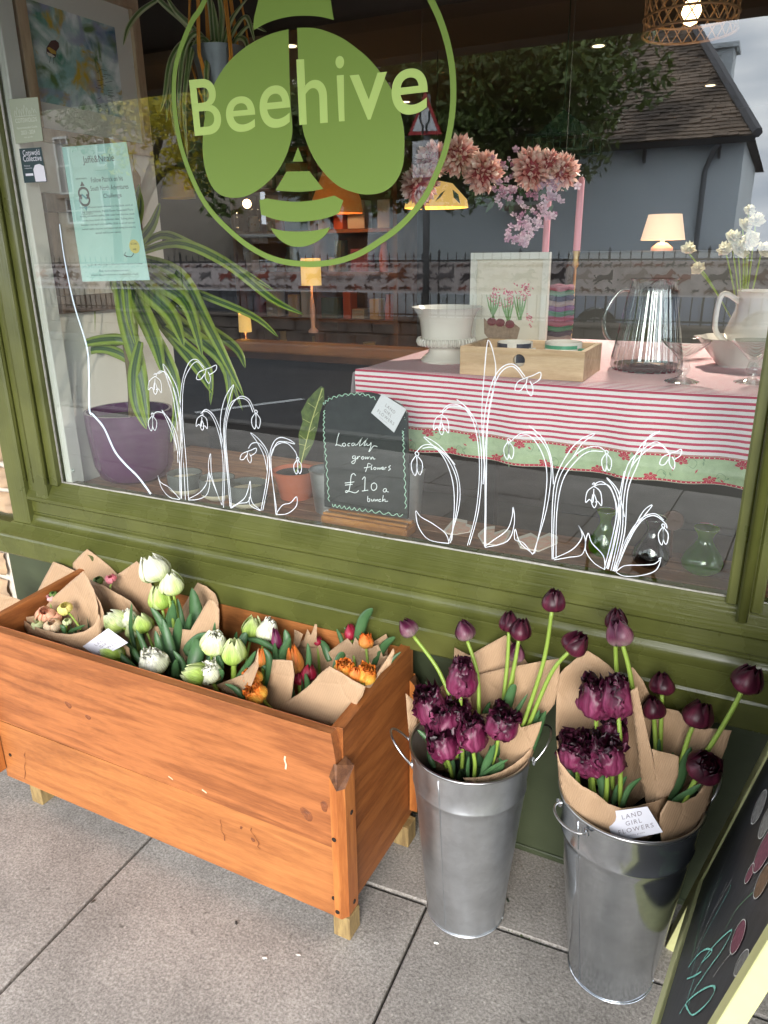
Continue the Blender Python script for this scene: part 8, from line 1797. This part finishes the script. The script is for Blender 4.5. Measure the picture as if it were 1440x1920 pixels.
# group at the right
paint(Z5a, [[(460, 880), (490, 780), (494, 700), (470, 630), (420, 585), (385, 580), (362, 600)], [(466, 880), (484, 780), (486, 690), (455, 620), (415, 588), (380, 590)], [(470, 872), (478, 760), (470, 680), (440, 610), (384, 555), (430, 580), (480, 640)]]+bell(362, 612, .85)+[[(462, 880), (450, 850), (410, 820), (375, 800), (360, 782), (368, 830), (400, 870), (462, 882)]])
paint(Z5a, [[(518, 888), (545, 780), (555, 640), (540, 520), (505, 465), (465, 455), (440, 475)], [(524, 886), (552, 780), (562, 640), (548, 520), (512, 470), (470, 460), (442, 480)], [(485, 440), (520, 470), (548, 520), (562, 600)]]+drop(438, 486, .8))
paint(Z5a, [[(570, 890), (572, 700), (562, 500), (570, 360), (582, 258), (604, 330), (600, 400), (580, 520), (576, 700), (574, 890)], [(572, 892), (574, 700), (568, 520), (590, 400), (620, 345), (660, 332), (695, 370)], [(566, 700), (580, 500), (600, 400), (625, 352), (660, 340), (692, 378)]]+star(702, 372, .95)+[[(570, 892), (600, 870), (640, 840), (655, 800), (658, 770), (662, 820), (640, 875), (572, 894)]])
paint(Z5a, [[(720, 914), (760, 780), (775, 660), (760, 590), (720, 545), (680, 545), (650, 570)], [(724, 912), (752, 780), (762, 670), (745, 600), (710, 552), (676, 552)], [(706, 520), (750, 560), (775, 620), (782, 700)]]+bell(644, 570, .75)+[[(718, 916), (690, 880), (664, 870), (665, 838), (680, 880), (720, 914)]])
paint(Z5a, [[(782, 930), (785, 780), (800, 680), (840, 620), (880, 590), (920, 585), (942, 600)], [(790, 928), (792, 790), (810, 690), (850, 630), (890, 600), (935, 600)], [(778, 930), (778, 780), (790, 680), (830, 600), (870, 560), (910, 545), (870, 575), (840, 620)]]+bell(944, 606, .75)+[[(782, 928), (840, 900), (870, 860), (858, 826), (880, 870), (870, 915), (830, 924), (784, 932)]])
paint(Z5a, [[(938, 958), (965, 850), (975, 780), (960, 720), (930, 692), (905, 702)], [(944, 958), (975, 850), (985, 780), (972, 720), (945, 680), (980, 720), (1000, 800)], [(948, 960), (970, 860), (980, 790), (958, 712), (930, 700), (905, 706)]]+drop(906, 706, .85)+[[(940, 960), (935, 920), (900, 880), (888, 850), (880, 900), (905, 940), (940, 962)]])
paint(Z5a, [[(958, 965), (985, 840), (990, 740), (1010, 640), (1060, 590), (1100, 570), (1135, 600)], [(964, 966), (992, 850), (998, 740), (1020, 650), (1070, 595), (1110, 580), (1140, 610)], [(970, 966), (1000, 850), (1010, 720), (1040, 640), (1070, 560), (1110, 538), (1060, 570), (1030, 620), (1005, 700)], [(950, 960), (978, 840), (984, 740), (1000, 660)]]+star(1140, 606, .8))
paint(Z5a, [[(970, 968), (1000, 880), (1030, 830), (1060, 780), (1085, 765), (1050, 810), (1010, 870), (975, 966)], [(974, 966), (1010, 880), (1050, 815), (1090, 796), (1125, 820), (1130, 835)], [(966, 966), (1005, 870), (1045, 810), (1090, 790), (1120, 810)]]+bell(1118, 832, .75)+[[(974, 968), (1000, 950), (1050, 948), (1090, 945), (1110, 932), (1095, 965), (1050, 980), (1000, 982), (974, 970)], [(1108, 600)]*0 or [(1104, 930), (1112, 925), (1108, 934)]])

# poster and stickers behind the glass
IY = .0105
def AI(px, py): return AY(px, py, IY)
def quadpt(Q, u, v): return (Q[0]*(1-u)+Q[1]*u)*(1-v)+(Q[3]*(1-u)+Q[2]*u)*v
def sheet_thing(name, Q, mat, label, cat):
    t = empty(name, Q[0], label, cat); mb = MB(); mb.poly(Q, (0, -1, 0), .0004); mk('paper', mb, mat, t); return t
def write(par, Q, items, mat, name='lettering', off=.0006):
    mb = MB()
    for tx, u0, u1, v0, v1 in items: text_quad(mb, tx, quadpt(Q, u0, v0), quadpt(Q, u1, v0), quadpt(Q, u1, v1), quadpt(Q, u0, v1), (0, -1, 0), off=off)
    return mk(name, mb, mat, par)
Q = [AI(155, 528), AI(281, 525), AI(237, 266), AI(116, 276)]
MINT = pm('pale mint paper', (.42, .66, .62), .75)
po = sheet_thing('poster', Q, MINT, 'pale mint poster with round bike chain emblem taped inside the window', 'poster')
INKD = pm('dark grey print', (.07, .08, .09), .7); TEALP = pm('teal print', (.10, .30, .34), .7)
write(po, Q, [('Jaff\u00e9&Neale', .30, .78, .86, .925), ('Follow Patrick on his', .38, .86, .735, .77), ('South North Adventures', .35, .92, .675, .71), ('Challenge', .53, .80, .61, .65)], INKD)
write(po, Q, [('From the Minquiers (south of Jersey) to Out Stack, north of', .14, .94, .548, .566), ('the Shetland Islands, Patrick Keane Greenwell-Pts is', .16, .93, .516, .534), ('running and tandem-cycling 1500 miles from the true south', .12, .94, .484, .502), ('to the true north of the British Isles. Taking place', .15, .92, .452, .470), ('between mid April and mid May 2026 in aid of various', .12, .93, .420, .438), ('mental health charities and supported along the way by', .12, .93, .388, .406), ('special well-known names', .32, .70, .356, .374),
            ('Scan the QR code to donate or follow South North Adventure Challenge', .12, .94, .118, .134), ('Web: southnorthadventures.com', .28, .72, .072, .087), ('instagram @southnorthadventures #southnorthadventures', .15, .85, .040, .055)], INKD, 'small_print')
# emblem: linked chain rings with arrow heads
def qd(u, v): return quadpt(Q, u, v)+V(0, -.0008, 0)
mb = MB()
for cu_, cv_, r_ in ((.235, .66, .075), (.235, .615, .075)):
    pts = [qd(cu_+r_*math.cos(a), cv_+r_*.55*math.sin(a)) for a in [R(d) for d in range(-60, 241, 15)]] if cv_ > .64 else [qd(cu_+r_*math.cos(a), cv_+r_*.55*math.sin(a)) for a in [R(d) for d in range(120, 421, 15)]]
    mb.stroke(pts, .006, (0, -1, 0))
mb.poly([qd(.20, .715), qd(.27, .715), qd(.235, .75)], (0, -1, 0), .0002); mk('emblem', mb, INKD, po)
mb = MB(); mb.poly([qd(.205, .565), qd(.265, .565), qd(.235, .53)], (0, -1, 0), .0002); mb.stroke([qd(.20, .655), qd(.235, .64), qd(.27, .62)], .005, (0, -1, 0)); mk('emblem', mb, TEALP, po)
mb = MB(); text_quad(mb, 'SOUTH NORTH', qd(.15, .762), qd(.32, .762), qd(.32, .773), qd(.15, .773), (0, -1, 0)); text_quad(mb, "DON'T QUIT BRITAIN", qd(.15, .503), qd(.33, .503), qd(.33, .515), qd(.15, .515), (0, -1, 0)); mk('lettering', mb, INKD, po)
mb = MB(); mb.poly([qd(.865+.075*math.cos(k*.42), .255+.052*math.sin(k*.42)) for k in range(15)], (0, -1, 0), .0002); bs = mk('yellow_disc', mb, pm('yellow print', (.72, .62, .22), .7), po)
mb = MB(); text_quad(mb, 'SCAN', qd(.82, .268)+V(0, -.0004, 0), qd(.91, .268)+V(0, -.0004, 0), qd(.91, .282)+V(0, -.0004, 0), qd(.82, .282)+V(0, -.0004, 0), (0, -1, 0)); text_quad(mb, 'ME', qd(.84, .226)+V(0, -.0004, 0), qd(.89, .226)+V(0, -.0004, 0), qd(.89, .240)+V(0, -.0004, 0), qd(.84, .240)+V(0, -.0004, 0), (0, -1, 0)); mk('lettering', mb, INKD, po)
mb = MB(); mb.stroke(catmull([qd(.84, .205), qd(.80, .180), qd(.74, .183), qd(.70, .195)], 5), .0018, (0, -1, 0)); mb.stroke([qd(.73, .213), qd(.69, .195), qd(.735, .178)], .0018, (0, -1, 0)); mk('arrow', mb, INKD, po)
Q = [AG(30, 270), AG(81, 264), AG(71, 182), AG(16, 186)]
s1 = sheet_thing('window_sticker', Q, pm('sage sticker', (.30, .34, .25), .6), 'sage green COTSWOLDS 2023-2024 sticker at the left edge of the window', 'sticker')
PAL_ = pm('pale sticker print', (.52, .56, .46), .6)
write(s1, Q, [('COTSWOLDS', .12, .88, .46, .56), ('Recommended Guide', .14, .86, .32, .37), ('2023 - 2024', .26, .76, .19, .28), ('the guide', .34, .66, .10, .14)], PAL_)
mb = MB(); 
for k in range(9):
    a = .62+.05*math.sin(k*1.9); mb.stroke(catmull([quadpt(Q, .12+k*.085, a)+V(0, -.0006, 0), quadpt(Q, .16+k*.085, a+.10+.08*math.sin(k*.39*1.0+.2))+V(0, -.0006, 0), quadpt(Q, .22+k*.085, a)+V(0, -.0006, 0)], 4), .0009, (0, -1, 0))
mb.stroke([quadpt(Q, .12, .60)+V(0, -.0006, 0), quadpt(Q, .88, .60)+V(0, -.0006, 0)], .0007, (0, -1, 0)); mk('skyline_drawing', mb, PAL_, s1)
Q = [AG(46, 343), AG(88, 341), AG(77, 276), AG(36, 279)]
s2 = sheet_thing('window_sticker', Q, pm('dark teal sticker', (.010, .035, .040), .5), 'dark teal Cotswold Collective sticker under the sage green one', 'sticker')
write(s2, Q, [('Cotswold', .14, .90, .79, .95), ('Collective', .12, .94, .62, .79), ('find us at', .12, .38, .475, .52), ('independent', .12, .46, .40, .44)], CARDW)
mb = MB(); mb.poly([quadpt(Q, a, b)+V(0, -.0006, 0) for a, b in ((.12, .20), (.46, .20), (.46, .27), (.12, .27))], (0, -1, 0), .0002); mb.poly([quadpt(Q, a, b)+V(0, -.0006, 0) for a, b in ((.52, .02), (.99, .02), (.99, .46), (.80, .53), (.60, .50), (.50, .38))], (0, -1, 0), .0002); mk('white_patch', mb, CARDW, s2)
# clear sucker hook at the foot of the glass
t = empty('suction_hook', AY(135, 883, .016), 'clear suction hook near the bottom left of the glass', 'hook'); mb = MB(); mb.lathe([(0, 0), (.006, .001), (.007, .004), (.003, .006), (0, .009)], AY(135, 883, .0105), 16, axis=(0, 1, 0)); mk('cup', mb, G1, t, smooth=180)
